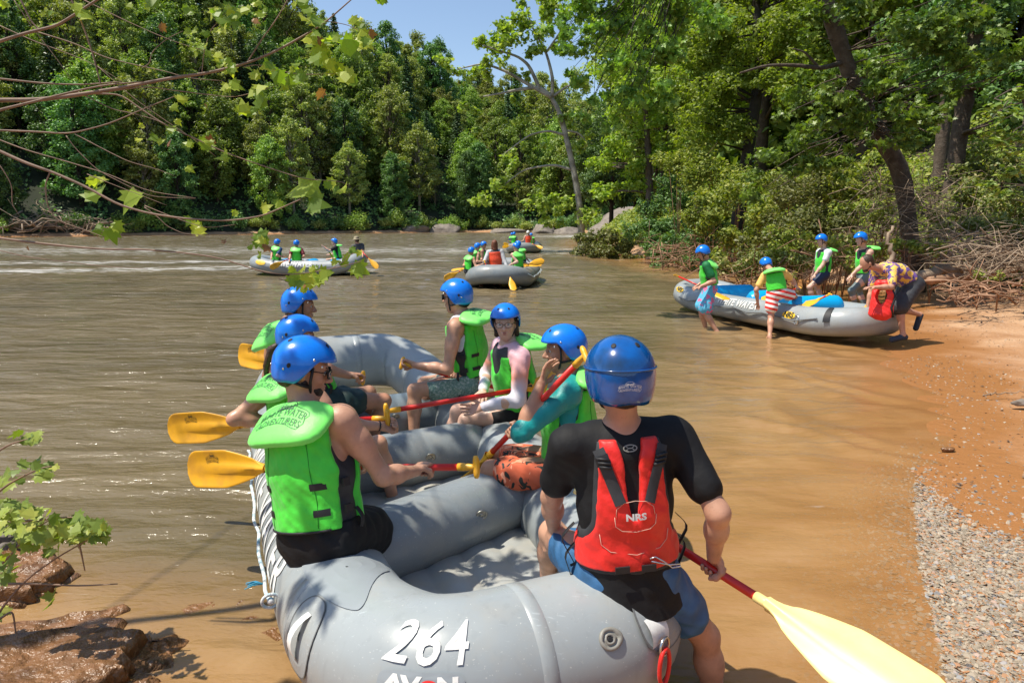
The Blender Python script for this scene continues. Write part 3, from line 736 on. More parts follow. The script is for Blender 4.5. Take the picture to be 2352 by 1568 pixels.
# ---------------------------------------------------------------- rafts
MAT['hat_camo'] = simple('camo_hat', (.28, .24, .15), .8, .5, 30, .3, 90, .003)
def raft(label, O, yaw, L=4.6, T=.69, r=.27, ends=(.08, .25), z0=.30, mat='raft', thw='raft_dark', thw_s=(1.27, 2.28, 3.3), thw_r=.195, group=None, We=.34, cs=.72,
         detail=2, pitchz=0.0, floor='floor_grey', rope='rope', ropes=(-1, 1), thw_z=.33, thw_mats=None, name='raft', nr=0, skew=(0, 0, 0)):
    a = V(-math.sin(yaw), math.cos(yaw), 0); p = V(math.cos(yaw), math.sin(yaw), 0); O = np.asarray(O, float)
    def zof(s): return z0+ends[0]*max(0, 1-s/.9)**1.7+ends[1]*max(0, 1-(L-s)/1.1)**1.7+pitchz*s
    W = lambda s, t, z: O+a*s+p*t+V(0, 0, z)
    poly = [(0, -We), (0, 0), (0, We-nr), (cs*.42+nr*.2, T-.09-nr*.85), (cs+nr*1.2, T-nr*.35), ((L+cs)*.35, T), (L*.5, T+.02), (L-cs, T), (L-cs*.42, T-.09), (L, We), (L, 0), (L, -We), (L-cs*.42, -T+.09), (L-cs, -T), (L*.5, -T-.02), (cs, -T), (cs*.42, -T+.09)]
    P = np.array(poly)
    for _ in range(3): Q = np.roll(P, -1, 0); P = np.stack([P*.75+Q*.25, P*.25+Q*.75], 1).reshape(-1, 2)
    seg = np.linalg.norm(np.roll(P, -1, 0)-P, axis=1); cum = np.concatenate([[0], np.cumsum(seg)]); tot = cum[-1]
    N = 160 if detail > 1 else 56
    PP = np.concatenate([P, P[:1]])
    def cl(u):
        u = u % tot; return np.array([np.interp(u, cum, PP[:, 0]), np.interp(u, cum, PP[:, 1])])
    u_near = cum[np.argmin(np.abs(P[:, 0])+np.abs(P[:, 1])*.2)]
    def frame(u):
        c = cl(u); d = cl(u+.05)-cl(u-.05); d /= np.linalg.norm(d)+1e-9; n = np.array([-d[1], d[0]])
        if n.dot(c-np.array([L/2, 0])) < 0: n = -n
        return c, d, n
    def S(u, phi, off=0.0):
        c, d, n = frame(u); rr = r+off; ca, sa = math.cos(phi), math.sin(phi)
        return W(c[0]+n[0]*rr*ca, c[1]+n[1]*rr*ca, zof(c[0])+rr*sa)
    root = empty(name, W(L/2, 0, 0), label, 'raft', group)
    M_ = 40 if detail > 1 else 18
    g = Geo(); g.grid(np.array([[S(tot*i/N, 2*math.pi*j/M_) for j in range(M_)] for i in range(N)]), True, True)
    tube = obj('tube', g, MAT[mat], root, recalc=True)
    us = [tot*k/12+.11 for k in range(12)]
    if detail > 1:
        for u0 in us:
            g = Geo(); g.grid(np.array([[S(u0+du, math.radians(-60+j*6.3), o) for j in range(41)] for du, o in ((-.028, .0002), (-.027, .0014), (.027, .0014), (.028, .0002))]))
            obj('seam_tape', g, MAT[mat], root, recalc=False)
    # thwarts
    for i, s_ in enumerate(thw_s):
        m = MAT[(thw_mats[i] if thw_mats else thw)]; hw = T-.10; pr = []
        for q in np.linspace(-1, 1, 23 if detail > 1 else 11):
            t = math.copysign(abs(q)**.8, q)*hw; k = abs(t)/hw
            rr = thw_r*(1-.22*max(0, (k-.78)/.22)**2) if k < .995 else thw_r*.62
            pr.append((t, rr))
        n = 32 if detail > 1 else 14
        pinch = lambda ang, k: 1+.012*math.sin(ang*9)*max(0, k-.8)*5
        sk = skew[i]; g = Geo(); g.grid(np.array([[W(s_+sk*t+rr*math.cos(2*math.pi*j/n)*pinch(j, abs(t)/hw), t, thw_z+pitchz*s_+rr*math.sin(2*math.pi*j/n)*1.0) for j in range(n)] for t, rr in pr]), False, True)
        g.add([W(s_+sk*pr[0][0]+pr[0][1]*math.cos(2*math.pi*j/n), pr[0][0], thw_z+pitchz*s_+pr[0][1]*math.sin(2*math.pi*j/n)) for j in range(n)], [tuple(range(n))])
        th = obj('thwart', g, m, root, recalc=True)
        if detail > 1:
            for dx in (.12,):
                vv = Geo(); c0 = lambda q, z, ph=math.radians(163): W(s_+sk*dx+math.cos(ph)*z+q[0]*-math.sin(ph), dx+q[1], thw_z+math.sin(ph)*z+q[0]*math.cos(ph)*-1)
                ring = lambda rad, z: [c0((rad*math.cos(x), rad*math.sin(x)), z) for x in np.arange(16)*math.pi/8]
                vv.grid(np.array([ring(.034, thw_r-.002), ring(.033, thw_r+.008), ring(.022, thw_r+.010), ring(.020, thw_r+.004), ring(.012, thw_r+.004), ring(.010, thw_r+.009), ring(.001, thw_r+.009)]), closev=True)
                obj('valve', vv, MAT['brass'], th)
    # floor
    ng = 96 if detail > 1 else 16
    g = Geo(); rows = []
    for i in range(ng+1):
        s_ = .12+(L-.24)*i/ng; ww = T-.02 if cs*.6 < s_ < L-cs*.6 else We+.12+(T-We-.14)*min(s_, L-s_)/(cs*.6)
        rows.append([W(s_, ww*(2*j/ng-1), .19+pitchz*s_+.020*abs(math.sin(math.pi*ww*(2*j/ng-1)/.21))) for j in range(ng+1)])
    g.grid(np.array(rows)); obj('floor', g, MAT[floor], root)
    # grab line
    for sd in ropes:
        g = Geo(); pts = []
        cand = [u for u in np.linspace(0, tot, 400) if (lambda c: c[1]*sd > T*.75 and .35 < c[0] < L-.35)(cl(u))]
        cand.sort(key=lambda u: cl(u)[0]); n = len(cand)
        for i, u in enumerate(cand):
            k = (cl(u)[0]-.35)/(L-.7)*4; sag = .07*math.sin(math.pi*(k % 1)); pts.append(S(u, math.radians(18)-sag/r, .012+.02*math.sin(math.pi*(k % 1))))
        pts = pts[::4 if detail > 1 else 14]
        g.tube(pts, .0085 if detail > 1 else .012, 6); obj('grab_line', g, MAT[rope], root)
    R_ = dict(W=W, S=S, root=root, tot=tot, u0=u_near, cl=cl, L=L, T=T, r=r, a=a, p=p, zof=zof, tube=tube, frame=frame)
    return R_
def u_at(R, s, side):
    us = np.linspace(0, R['tot'], 1600); best = min(us, key=lambda u: abs(R['cl'](u)[0]-s)+(0 if R['cl'](u)[1]*side > 0 else 9)); return best
def on_tube(R, name, v2, fa, u0, phi0, mat, flip=1, off=.004, parent=None, rot=0):
    """wrap flat artwork (x right, y up as read from outside) onto the tube"""
    c, d, n = R['frame'](u0); right = np.array([R['a'][:2]*d[0]+R['p'][:2]*d[1]])[0]; nn = R['a'][:2]*n[0]+R['p'][:2]*n[1]
    sg = 1 if (nn[0]*right[1]-nn[1]*right[0]) > 0 else -1
    cr, sr = math.cos(rot), math.sin(rot); R2 = []
    for x, y in v2:
        x, y = x*cr-y*sr, x*sr+y*cr
        R2.append(R['S'](u0+sg*x, phi0+y/R['r'], off))
    return obj(name, (np.array(R2), fa), MAT[mat], parent or R['root'], smooth=False)
def blob2d(w_, h_, e=3, n=48):
    t = np.arange(n)*2*math.pi/n; o = np.stack([w_*np.sign(np.cos(t))*abs(np.cos(t))**(2/e), h_*np.sign(np.sin(t))*abs(np.sin(t))**(2/e)], 1)
    vs = [o*k for k in (1, .97, .7, .4, .1)]; fs = []
    for i in range(4): fs += [(i*n+j, i*n+(j+1) % n, (i+1)*n+(j+1) % n, (i+1)*n+j) for j in range(n)]
    return np.concatenate(vs), fs
def outline2d(w_, h_, e=3, wd=.006, n=48):
    t = np.arange(n)*2*math.pi/n; return ring2d(np.stack([w_*np.sign(np.cos(t))*abs(np.cos(t))**(2/e), h_*np.sign(np.sin(t))*abs(np.sin(t))**(2/e)], 1), wd)
def tube_valve(R, u, phi, s=1.0, parent=None):
    g = Geo(); prof = [(.047, .0), (.047, .006), (.043, .010), (.034, .010), (.031, .004), (.024, .003), (.022, .009), (.014, .009), (.012, .001), (.001, .001)]
    t = np.arange(24)*math.pi/12
    g.grid(np.array([[R['S'](u+q*s*(1+.09*math.cos(6*x)*(q > .02)*(q < .04))*math.cos(x), phi+q*s*math.sin(x)/R['r'], z) for x in t] for q, z in prof]), closev=True)
    o = obj('valve', g, MAT['valve'], parent or R['root'], recalc=True)
    g = Geo(); g.grid(np.array([[R['S'](u+q*s*math.cos(x), phi+q*s*math.sin(x)/R['r'], .0095 if q < .01 else .0025) for x in t] for q in (.0125, .009, .0088, .001)]), closev=True); obj('valve_core', g, MAT['hole'], o)
    return o
MAT['valve'] = simple('valve_plastic', (.24, .23, .20), .5, .1, 20)
MAT['rope_blue'] = simple('blue_fibre', (.05, .32, .5), .8, .2)
MAT['seam'] = simple('seam_line', (.14, .145, .145), .6, .1, 20)
YAW = math.radians(22.5)
R1 = raft('large grey inflatable raft numbered 264 in the foreground', (.16, 2.30, 0), YAW, thw='raft_dark', thw_mats=['raft_mid', 'raft_mid', 'raft_dark'], ropes=(), ends=(.07, .29), We=.43, cs=.62, nr=.17, r=.258, z0=.275, skew=(.40, .12, .05), thw_z=.325)
W1 = R1['W']
un = min(np.linspace(0, R1['tot'], 3000), key=lambda u: abs(R1['cl'](u)[1]+.43)+(9 if R1['cl'](u)[0] > 1 else 0))
uc = min(np.linspace(0, R1['tot'], 3000), key=lambda u: abs(R1['cl'](u)[1]-.10)+(9 if R1['cl'](u)[0] > 1 else 0))
ur = min(np.linspace(0, R1['tot'], 3000), key=lambda u: abs(R1['cl'](u)[1]-.10)+(9 if R1['cl'](u)[0] > 1 else 0))
v, fa = text_mesh('264', .155, shear=.24, off=.0015, spacing=1.12, maxedge=.02); v = v*[.70, 1.32]
on_tube(R1, 'number', v, fa, un, math.radians(53), 'white_paint')
v, fa = blob2d(.082, .06, 5); pa = on_tube(R1, 'maker_badge', v, fa, un, math.radians(21), 'patch', off=.0045)
for tx, dx in (('A', -.050), ('V', -.019), ('N', .048)):
    v, fa = text_mesh(tx, .060, off=.003, maxedge=.02); v = v*[.9, 1.1]+np.array([dx, 0]); on_tube(R1, 'badge_letter', v, fa, un, math.radians(25.5), 'white_paint', off=.0065, parent=pa)
v, fa = blob2d(.015, .017, 2); on_tube(R1, 'badge_dot', v+np.array([.014, .002]), fa, un, math.radians(25.5), 'red', off=.0068, parent=pa)
tube_valve(R1, ur, math.radians(34), .8)
# wear patch where the front paddler braces, raised oval pads, lifting handle, bow ring
uA = u_at(R1, .52, -1); uB = min(np.linspace(0, R1['tot'], 3000), key=lambda u: abs(R1['cl'](u)[1]-.27)+(9 if R1['cl'](u)[0] > 1 else 0))
tri = np.array([(-.28, .13), (.22, .16), (.30, .10), (.27, .02), (.10, -.17), (.02, -.19), (-.05, -.17), (-.2, -.02), (-.3, .08)])
for _ in range(3): q = np.roll(tri, -1, 0); tri = np.stack([tri*.75+q*.25, tri*.25+q*.75], 1).reshape(-1, 2)
m_ = len(tri); vs = np.concatenate([tri*k for k in (1, .93, .66, .33, .03)]); fs = [(i*m_+j, i*m_+(j+1) % m_, (i+1)*m_+(j+1) % m_, (i+1)*m_+j) for i in range(4) for j in range(m_)]
on_tube(R1, 'wear_patch', vs, fs, uA, math.radians(88), 'patch', off=.0035, rot=math.radians(180))
for uu, ph, w_, h_ in ((u_at(R1, .42, -1), 22, .085, .15), (uB, 36, .10, .13)):
    v, fa = blob2d(w_, h_, 2.6); o_ = on_tube(R1, 'reinforcing_patch', v, fa, uu, math.radians(ph), 'raft', off=.004)
    v, fa = outline2d(w_, h_, 2.6, .005); on_tube(R1, 'patch_edge', v, fa, uu, math.radians(ph), 'seam', off=.0052, parent=o_)
S1 = R1['S']
g = Geo(); hu_ = u_at(R1, .42, -1)
g.grid(np.array([[S1(hu_+x, math.radians(22)+y/.27, .006+.035*math.sin(math.pi*(k/8))) for x in (-.014, .014)] for k, y in enumerate(np.linspace(-.09, .09, 9))])); obj('carry_handle', g, MAT['white_paint'], R1['root'])
ub = uB; c0 = S1(ub-.06, math.radians(18), .02)
t = np.linspace(0, 2*math.pi, 22)
dv = nrm(S1(ub, .2)-S1(ub-.1, .2))
g = Geo(); g.tube([c0+dv*.03*math.cos(x)+V(0, 0, .034)*math.sin(x)-V(0, 0, .02) for x in t], .006, 8, False); obj('bow_ring', g, MAT['rivet'], R1['root'])
g = Geo(); g.grid(np.array([[S1(ub-.06+x, math.radians(18+y), .005+.012*math.sin(math.pi*(y+2)/22)) for x in (-.025, .025)] for y in np.linspace(-2, 20, 7)])); obj('ring_tab', g, MAT['white_paint'], R1['root'])
g = Geo(); g.tube([c0+dv*.035*math.cos(x)+V(0, 0, .07)*math.sin(x)-V(0, 0, .09)+V(0, -.012, 0) for x in t], .008, 8, False)
tag(obj('carabiner', g, MAT['red'], local=True), 'red anodised carabiner clipped to the ring on the front of raft 264', 'carabiner')
# lettering on the outer left side + frayed white line tied there
v, fa = text_mesh('WHITE WATER', .27, off=.004, spacing=1.02, maxedge=.03)
on_tube(R1, 'side_lettering', v, fa, u_at(R1, 1.75, -1), math.radians(24), 'white_paint')
pts = []
for k in range(30):
    s_ = .78+k*.075; uu = u_at(R1, s_, -1); pts.append(S1(uu, math.radians(12-9*abs(math.sin(k*.35))), .022+.006*math.sin(k*1.1)))
g = Geo(); g.tube(pts, .0085, 8); obj('grab_line', g, MAT['rope'], R1['root'])
g = Geo(); e0 = pts[0]; g.tube([e0+V(.0, 0, .03*math.cos(x))+nrm(V(-.9, -.4, 0))*.035*math.sin(x) for x in t], .007, 6, False); g.ball(e0, .016, 8, 6); obj('rope_knot', g, MAT['rope'], R1['root'])
rr = random.Random(3); g = Geo(); e1 = pts[3]
for k in range(16): d = V(-.05-.04*rr.random(), -.02+.03*rr.random(), -.02+.03*rr.random()); g.tube([e1, e1+d*.6+V(0, 0, .01), e1+d], .0022, 4)
obj('frayed_end', g, MAT['rope_blue'], R1['root'])
# ---------------------------------------------------------------- people in the near raft
MAT['trunks'] = simple('patterned_trunks', (.12, .22, .19), .75, .15, 12, .3, 40, .004, fine=(70, (.5, .55, .5), .9))
MAT['teal'] = simple('teal_shirt', (.0, .26, .25), .5, .15, 7, .6, 20, .012, sheen=.1)
def printmat(name, base, cols, scale, thr=.5, kind='voronoi', stretch=(1, 1, 1)):
    m, nt, b = nmat(name); tc = nt.nodes.new('ShaderNodeTexCoord'); mp = nt.nodes.new('ShaderNodeMapping'); nt.links.new(tc.outputs['Object'], mp.inputs[0]); mp.inputs['Scale'].default_value = stretch
    c = base
    for i, (col, th) in enumerate(cols):
        mp2 = nt.nodes.new('ShaderNodeMapping'); nt.links.new(mp.outputs[0], mp2.inputs[0]); mp2.inputs['Location'].default_value = (i*3.1, i*1.7, i*2.3)
        f = ramp(nt, noise(nt, scale, 1.5, mp2.outputs[0], .5, 1.5 if kind == 'swirl' else 0), [(th, 0.), (th+.03, 1.)]); c = mixc(nt, f, c, col)
    nt.links.new(c if hasattr(c, 'links') else c, b.inputs['Base Color']); b.inputs['Roughness'].default_value = .7
    nt.links.new(bump(nt, noise(nt, 25, 4), .35, .008), b.inputs['Normal']); return m
def stripemat(name, c1, c2, freq, axis=2):
    m, nt, b = nmat(name); tc = nt.nodes.new('ShaderNodeTexCoord'); sx = nt.nodes.new('ShaderNodeSeparateXYZ'); nt.links.new(tc.outputs['Object'], sx.inputs[0])
    s_ = mathn(nt, 'SINE', mathn(nt, 'MULTIPLY', mathn(nt, 'ADD', sx.outputs[axis], mathn(nt, 'MULTIPLY', sx.outputs[0], .25)), freq)); f = mathn(nt, 'GREATER_THAN', s_, 0.)
    nt.links.new(mixc(nt, f, c1, c2), b.inputs['Base Color']); b.inputs['Roughness'].default_value = .7; return m
MAT['hibiscus'] = printmat('orange_print_trunks', (.02, .025, .02), [((.62, .12, .05), .42), ((.8, .32, .2), .60)], 16, kind='swirl', stretch=(1, 1, .5))
def gradmat(name, stops, amp=.12, sc_=5):
    m, nt, b = nmat(name); tc = nt.nodes.new('ShaderNodeTexCoord'); sx = nt.nodes.new('ShaderNodeSeparateXYZ'); nt.links.new(tc.outputs['Object'], sx.inputs[0])
    nt.links.new(ramp(nt, mathn(nt, 'ADD', sx.outputs[2], mathn(nt, 'MULTIPLY', mathn(nt, 'SUBTRACT', noise(nt, sc_, 3), .5), amp)), stops), b.inputs['Base Color']); b.inputs['Roughness'].default_value = .6
    nt.links.new(bump(nt, noise(nt, 12, 4), .5, .012), b.inputs['Normal']); return m
MAT['tiedye'] = gradmat('pink_white_sleeve', [(.20, (.62, .62, .70)), (.34, (.66, .60, .64)), (.42, (.78, .30, .20)), (.50, (.74, .40, .42)), (.62, (.72, .45, .52))], .16)
MAT['denim'] = simple('blue_shorts', (.03, .11, .24), .6, .25, 14, .4, 30, .006)
MAT['trunk_teal'] = simple('dark_trunks', (.006, .03, .03), .6, .2)
g_ = 'paddlers in the foreground raft'
# A: front left paddler
gA = pt(1098, 1072, 3.02); tA = pt(432, 1076, 3.50); dA = nrm(tA-gA)
hA = gA+dA*.27; hA2 = gA+dA*.62
A = person('bare-shouldered man in sunglasses and black shorts, front left of raft 264', pt(737, 1230, 2.76), pt(703, 944, 2.86), V(.42, .9, 0), head=pt(698, 845, 2.91), hf=V(.94, .30, -.22), hu=V(.05, .05, 1),
       hands=(hA2, hA), grip=(-dA, -dA), elb=(V(-1, .1, -.5), V(.35, -.5, -1)), feet=(V(-.92, 3.62, .16), V(-.58, 3.55, .16)), knee=(V(-.1, .2, 1), V(.3, .1, 1)),
       vox=.0048, skin='skin', shorts='shirt_black', leg=.7, flare=.04, hair='hair_dark', beard=True, glasses='sun', group=g_, girth=1.08, shw=1.1, tilt=.72, hs=1.06, top=None)
paddle('yellow paddle of the nearest left-hand paddler, blade out over the water', gA, tA, V(0, .15, 1), L=.50, wid=.20, group='paddles of the foreground raft', gdir=V(0, .2, 1))
# B: ponytailed paddler behind
gB = pt(893, 960, 3.86); tB = pt(386, 984, 4.1); dB = nrm(tB-gB); hB = pt(905, 975, 3.86)
B = person('ponytailed woman half hidden behind the nearest man in sunglasses', pt(705, 1055, 3.86), pt(662, 868, 3.88), V(.62, .78, 0), head=pt(683, 773, 3.98), hf=V(.95, .28, -.15),
       hands=(gB+dB*.62, hB), grip=(-dB, V(.2, .9, .3)), elb=(V(-1, -.5, -.3), V(.3, -.5, -.9)), feet=(V(-.95, 4.3, .16), V(-.75, 4.1, .16)), vox=.006, skin='skin', top='tank', topmat='shirt_black', shorts='shirt_black', leg=.5,
       hair='hair_brown', hairlen=.05, group=g_, s=.95, hs=1.03)
paddle('yellow paddle of the second left-hand paddler, upper of the two near blades', gB, tB, V(0, .1, 1), L=.50, wid=.195, group='paddles of the foreground raft')
g = Geo(); hp_ = B['W']; g.tube([hp_(-.0, -.09, -.05), hp_(-.01, -.14, -.09), hp_(-.03, -.16, -.2), hp_(-.05, -.15, -.34)], [.018, .024, .02, .006], 8); obj('ponytail', g, MAT['hair_brown'], B['root'])
g = Geo(); tt = np.arange(17)*math.pi/8; wr, aa = B['wr1'], B['a1']; u1 = nrm(np.cross(aa, V(0, 0, 1))); u2 = np.cross(aa, u1)
g.tube([wr-aa*.012+(u1*math.cos(x)+u2*math.sin(x))*.028 for x in tt], .004, 6, False); obj('wristband', g, MAT['black'], B['root'])
# C: far left paddler
gC = pt(836, 868, 4.72); tC = pt(548, 812, 5.35); dC = nrm(tC-gC)
Cc = person('dark-haired man farthest back on the left tube of raft 264', pt(735, 925, 4.86), pt(648, 748, 4.85), V(.72, .68, 0), head=pt(688, 700, 4.95), hf=V(.97, .2, -.1),
       hands=(gC+dC*.5, gC+dC*.03), grip=(-dC, -dC), elb=(V(-.9, 0, -.6), V(.3, -.6, -.9)), feet=(V(-1.1, 5.3, .2), V(-1.1, 5.1, .2)), knee=(V(.6, .1, 1), V(.8, -.1, 1)), vox=.0065, skin='skin_tan', shorts='trunk_teal', leg=.5,
       hair='hair_dark', hairlen=.0, group=g_, beard=False, hs=1.02)
paddle('yellow paddle of the farthest left-hand paddler, mostly hidden behind him', gC, tC, V(0, .1, 1), L=.46, wid=.19, group='paddles of the foreground raft')
# D: far right paddler
gD = pt(921, 833, 5.25); tD = gD+nrm(V(1.0, .05, -.28))*1.45; dD = nrm(tD-gD)
D_ = person('man in white tank top and patterned green trunks, farthest on the right tube', pt(1085, 872, 5.42), pt(1062, 728, 5.42), V(-.95, .30, 0), head=pt(1049, 680, 5.42), hf=V(-.95, .35, -.05),
       hands=(gD+dD*.03, gD+dD*.42), grip=(dD, dD), elb=(V(.1, -.3, -1), V(-.2, .5, -1)), feet=(V(-.78, 5.2, .18), V(-.72, 5.45, .18)), knee=(V(-.5, 0, 1), V(-.5, 0, 1)), vox=.0065, skin='skin', top='tank', topmat='white', shorts='trunks', leg=.55, flare=.03,
       hair='hair_dark', glasses='sun', group=g_, tilt=.35, hs=1.05, arm=1.08, palm=(1, -1))
paddle('paddle across the lap of the man in the white tank top', gD, tD, V(0, .2, 1), group='paddles of the foreground raft')
# E: woman with glasses looking back at the camera
gE = pt(884, 945, 4.15); tE = gE+nrm(pt(1140, 903, 4.5)-gE)*1.5; dE = nrm(tE-gE)
E_ = person('woman in glasses and a pink and white long-sleeved top, looking back at the camera', pt(1190, 940, 4.78), pt(1170, 793, 4.72), V(-.92, -.42, 0), head=pt(1161, 738, 4.70), hf=V(-.10, -1, -.10),
       hands=(pt(1093, 937, 4.42), pt(1108, 905, 4.75)), grip=(None, None), elb=(V(.5, -.4, -.8), V(-.3, .8, -.6)), feet=(V(-.45, 4.62, .15), V(-.5, 4.85, .15)), knee=(V(-.4, 0, 1), V(-.4, 0, 1)), vox=.005, skin='skin_pale', top='long', topmat='tiedye',
       shorts='shirt_black', leg=.42, hair='hair_brown', hairlen=.075, glasses='clear', group=g_, s=.95, tilt=.25, hs=1.0, palm=(V(-.5, .2, .3), None))
paddle('red paddle shaft with yellow grip lying across the knees of the woman in glasses', gE, tE, V(0, .3, 1), group='paddles of the foreground raft', gdir=V(-.25, 0, 1))
# F: man in teal holding his chin
gF = pt(1346, 813, 3.28); tF = pt(1040, 1132, 4.12); dF = nrm(tF-gF)
F_ = person('man in a teal shirt holding his hand to his chin, behind the guide', pt(1305, 1075, 3.72), pt(1308, 868, 3.74), V(-.93, .12, 0), head=pt(1296, 800, 3.76), hf=V(-.95, -.05, -.08),
       hands=(pt(1250, 862, 3.56), gF+dF*.75), grip=(None, -dF), elb=(V(-.2, -.35, -1), V(-.5, .6, -.7)), feet=(V(-.30, 3.72, .15), V(-.25, 4.0, .15)), knee=(V(-.6, 0, 1), V(-.6, 0, 1)), vox=.005, skin='skin_tan', top='long', topmat='teal', shorts='hibiscus', leg=.74, flare=.03,
       hair='hair_dark', group=g_, tilt=.25, arm=1.08, hs=1.02, palm=(V(.5, .8, 0), None), fore=.12)
paddle('paddle with long red shaft slanting past the teal-shirted man down into the raft', gF, tF, V(.75, .1, .6), group='paddles of the foreground raft', gdir=V(-.3, .5, 0))
# G: guide on the near corner
hG = pt(1632, 1303, 2.46); sG = pt(1765, 1387, 2.24); dG = nrm(sG-hG); tG = hG+dG*.86; gG = hG-dG*.80
G_ = person('guide in black T-shirt and red rescue vest, back turned, on the near corner', pt(1440, 1322, 2.40), pt(1428, 982, 2.42), V(-.10, 1, 0), head=pt(1424, 868, 2.40), hf=V(-.1, 1, -.08),
       hands=(pt(1272, 1240, 2.74), hG), grip=(None, dG), elb=(V(-1, -.25, -.35), V(.42, -1, -.15)), feet=(V(.17, 2.98, .2), pt(1645, 1640, 2.58)), knee=(V(-.3, .2, 1), V(1, .2, .9)), vox=.0042, skin='skin', top='shirt', topmat='shirt_black', sleeve=.66,
       shorts='denim', leg=.60, flare=.012, vest=None, hat='deep', hair='hair_dark', group=g_, girth=1.06, shw=1.12, hs=1.12, longshirt=.085, wrk=.8, palm=(V(.3, .2, 1), None))
pG = paddle('red-shafted paddle with broad pale yellow blade held by the guide in the right foreground', gG, tG+dG*.0, V(.62, .30, .35), blade='blade_pale', L=.60, wid=.225, group='paddles of the foreground raft', logo=False)
# the guide's red rescue vest
def rescue_vest(J, mats=('red', 'charcoal'), vox=.0042, detail=2, s=1.0):
    zz, r, f, up, root, neck, torso, sh = (J[k] for k in ('zz', 'r', 'f', 'up', 'root', 'neck', 'torso', 'sh'))
    th = .040*s; base = [infl(p, .034*s) for p in torso[:3]]
    def holes(w_, dz=0):
        return [sub(ecap(sh[i]+r*sg*.03*s-up*.23*s, sh[i]+r*sg*(-.015)*s+up*.08*s, f, (.2*s, w_*s), (.2*s, w_*.80*s), .02)) for i, sg in ((0, -1), (1, 1))]
    nk = [sub(ecap(neck-up*.095*s, neck+up*.14*s, r, (.030*s, .25*s), (.088*s, .3*s), .02))]
    cl = [(zz(.16), -up), (neck-up*.015*s, up)]
    yoke = [infl(cap(neck-up*.07*s+r*sg*.125*s*1.0, neck-up*.03*s+r*sg*.08*s, .05*s, .05*s, .03), .022*s) for sg in (-1, 1)]
    v = surf(base+yoke+holes(.124)+nk, vox, cl, .0022 if detail > 1 else 0, 42, .7)
    ve = obj('vest', v, MAT[mats[0]], root)
    # dark binding round the armholes
    v = surf([infl(p, -.010*s) for p in base]+[infl(q, -.006) for q in yoke]+holes(.104)+[sub(ecap(neck-up*.10*s, neck+up*.14*s, r, (.045*s, .25*s), (.105*s, .3*s), .02))], vox, [(zz(.13), -up), (neck-up*.02*s, up)])
    obj('vest_lining', v, MAT[mats[1]], root)
    slab = lambda t, wd, d1, d0: surf([infl(p, d1) for p in torso[:3]]+[sub(infl(p, d0)) for p in torso[:3]], max(.004, vox), [(zz(t)+up*wd, up), (zz(t)-up*wd, -up)])
    obj('waist_belt', slab(.125, .022*s, .060*s, .038*s), MAT['black'], root)
    if detail < 2: return
    # body point on the back: cast from outside toward the torso
    fld = base+yoke
    def onback(x, t, off=.004):
        P0 = zz(t)+r*x-f*.30; lo_, hi_ = 0, .30
        for _ in range(24):
            d = .25
            for p in fld:
                dd = p['fn'](P0[0], P0[1], P0[2])-p['inf']; k = p['k']; h_ = max(k-abs(d-dd), 0)/k; d = min(d, dd)-h_*h_*k*.25
            P0 = P0+f*d*.8
        return P0-f*off
    def strip(x0, t0, x1, t1, wd, off, nm, m, n=14, par=None):
        rows = []
        for k in np.linspace(0, 1, n):
            x, t = x0+(x1-x0)*k, t0+(t1-t0)*k; dx = np.array([t1-t0, -(x1-x0)*2]); dx /= np.linalg.norm(dx)
            rows.append([onback(x+q*dx[0]*wd/2, t+q*dx[1]*wd, off*(1-.25*abs(q)**4)) for q in np.linspace(-1, 1, 7)])
        g = Geo(); g.grid(np.array(rows)); return obj(nm, g, MAT[m], par or root)
    for sg in (-1, 1):
        s_ = strip(sg*.052, .60, sg*.116, .935, .040, .009, 'shoulder_strap', 'charcoal')
        for t_ in (.83, .855, .88):
            k = (t_-.60)/.335; x = sg*(.052+.064*k); g = Geo(); g.tube([onback(x-.022, t_-.003*sg, .014), onback(x+.022, t_+.003*sg, .014)], .0055, 6); obj('buckle_bar', g, MAT['black'], s_)
        strip(sg*.100, .84, sg*.110, .90, .048, .012, 'buckle', 'black', 5)
    # stitched pocket lines
    def seam(pts, nm='stitching'):
        g = Geo(); g.tube([onback(x, t, .0025) for x, t in pts], .0011, 5); return obj(nm, g, MAT['stitch'], ve)
    seam([(-.075, .52), (-.072, .46), (-.05, .43), (0, .42), (.05, .43), (.072, .46), (.075, .52)])
    seam([(-.125, .40), (-.12, .33), (-.09, .29), (0, .27), (.09, .29), (.12, .33), (.125, .40)])
    seam([(-.07, .52), (-.066, .57), (-.04, .605), (0, .615), (.04, .605), (.066, .57), (.07, .52)])
    v, fa = text_mesh('NRS', .030, off=.0012, maxedge=.01); v = v*[1.35, 1]
    obj('vest_lettering', (np.array([onback(x, .515+y/.52, .0035) for x, y in v]), fa), MAT['white_paint'], ve, smooth=False)
    tl = np.linalg.norm(zz(1)-zz(0))
    g = Geo()
    for x in (-.055, .04): g.box(onback(x, .185, .012), (.026, .004, .012), np.stack([r, f, up], 1))
    obj('belt_keeper', g, MAT['black'], root, smooth=False)
    g = Geo(); c0 = onback(.085, .19, .02); g.tube([c0+r*x-up*y for x, y in ((-.04, -.03), (-.02, -.035), (.01, -.015), (.04, .012), (.07, .01), (.07, 0), (.03, .0), (-.01, -.012), (-.035, -.02))], .003, 6); obj('tow_carabiner', g, MAT['rivet'], root)
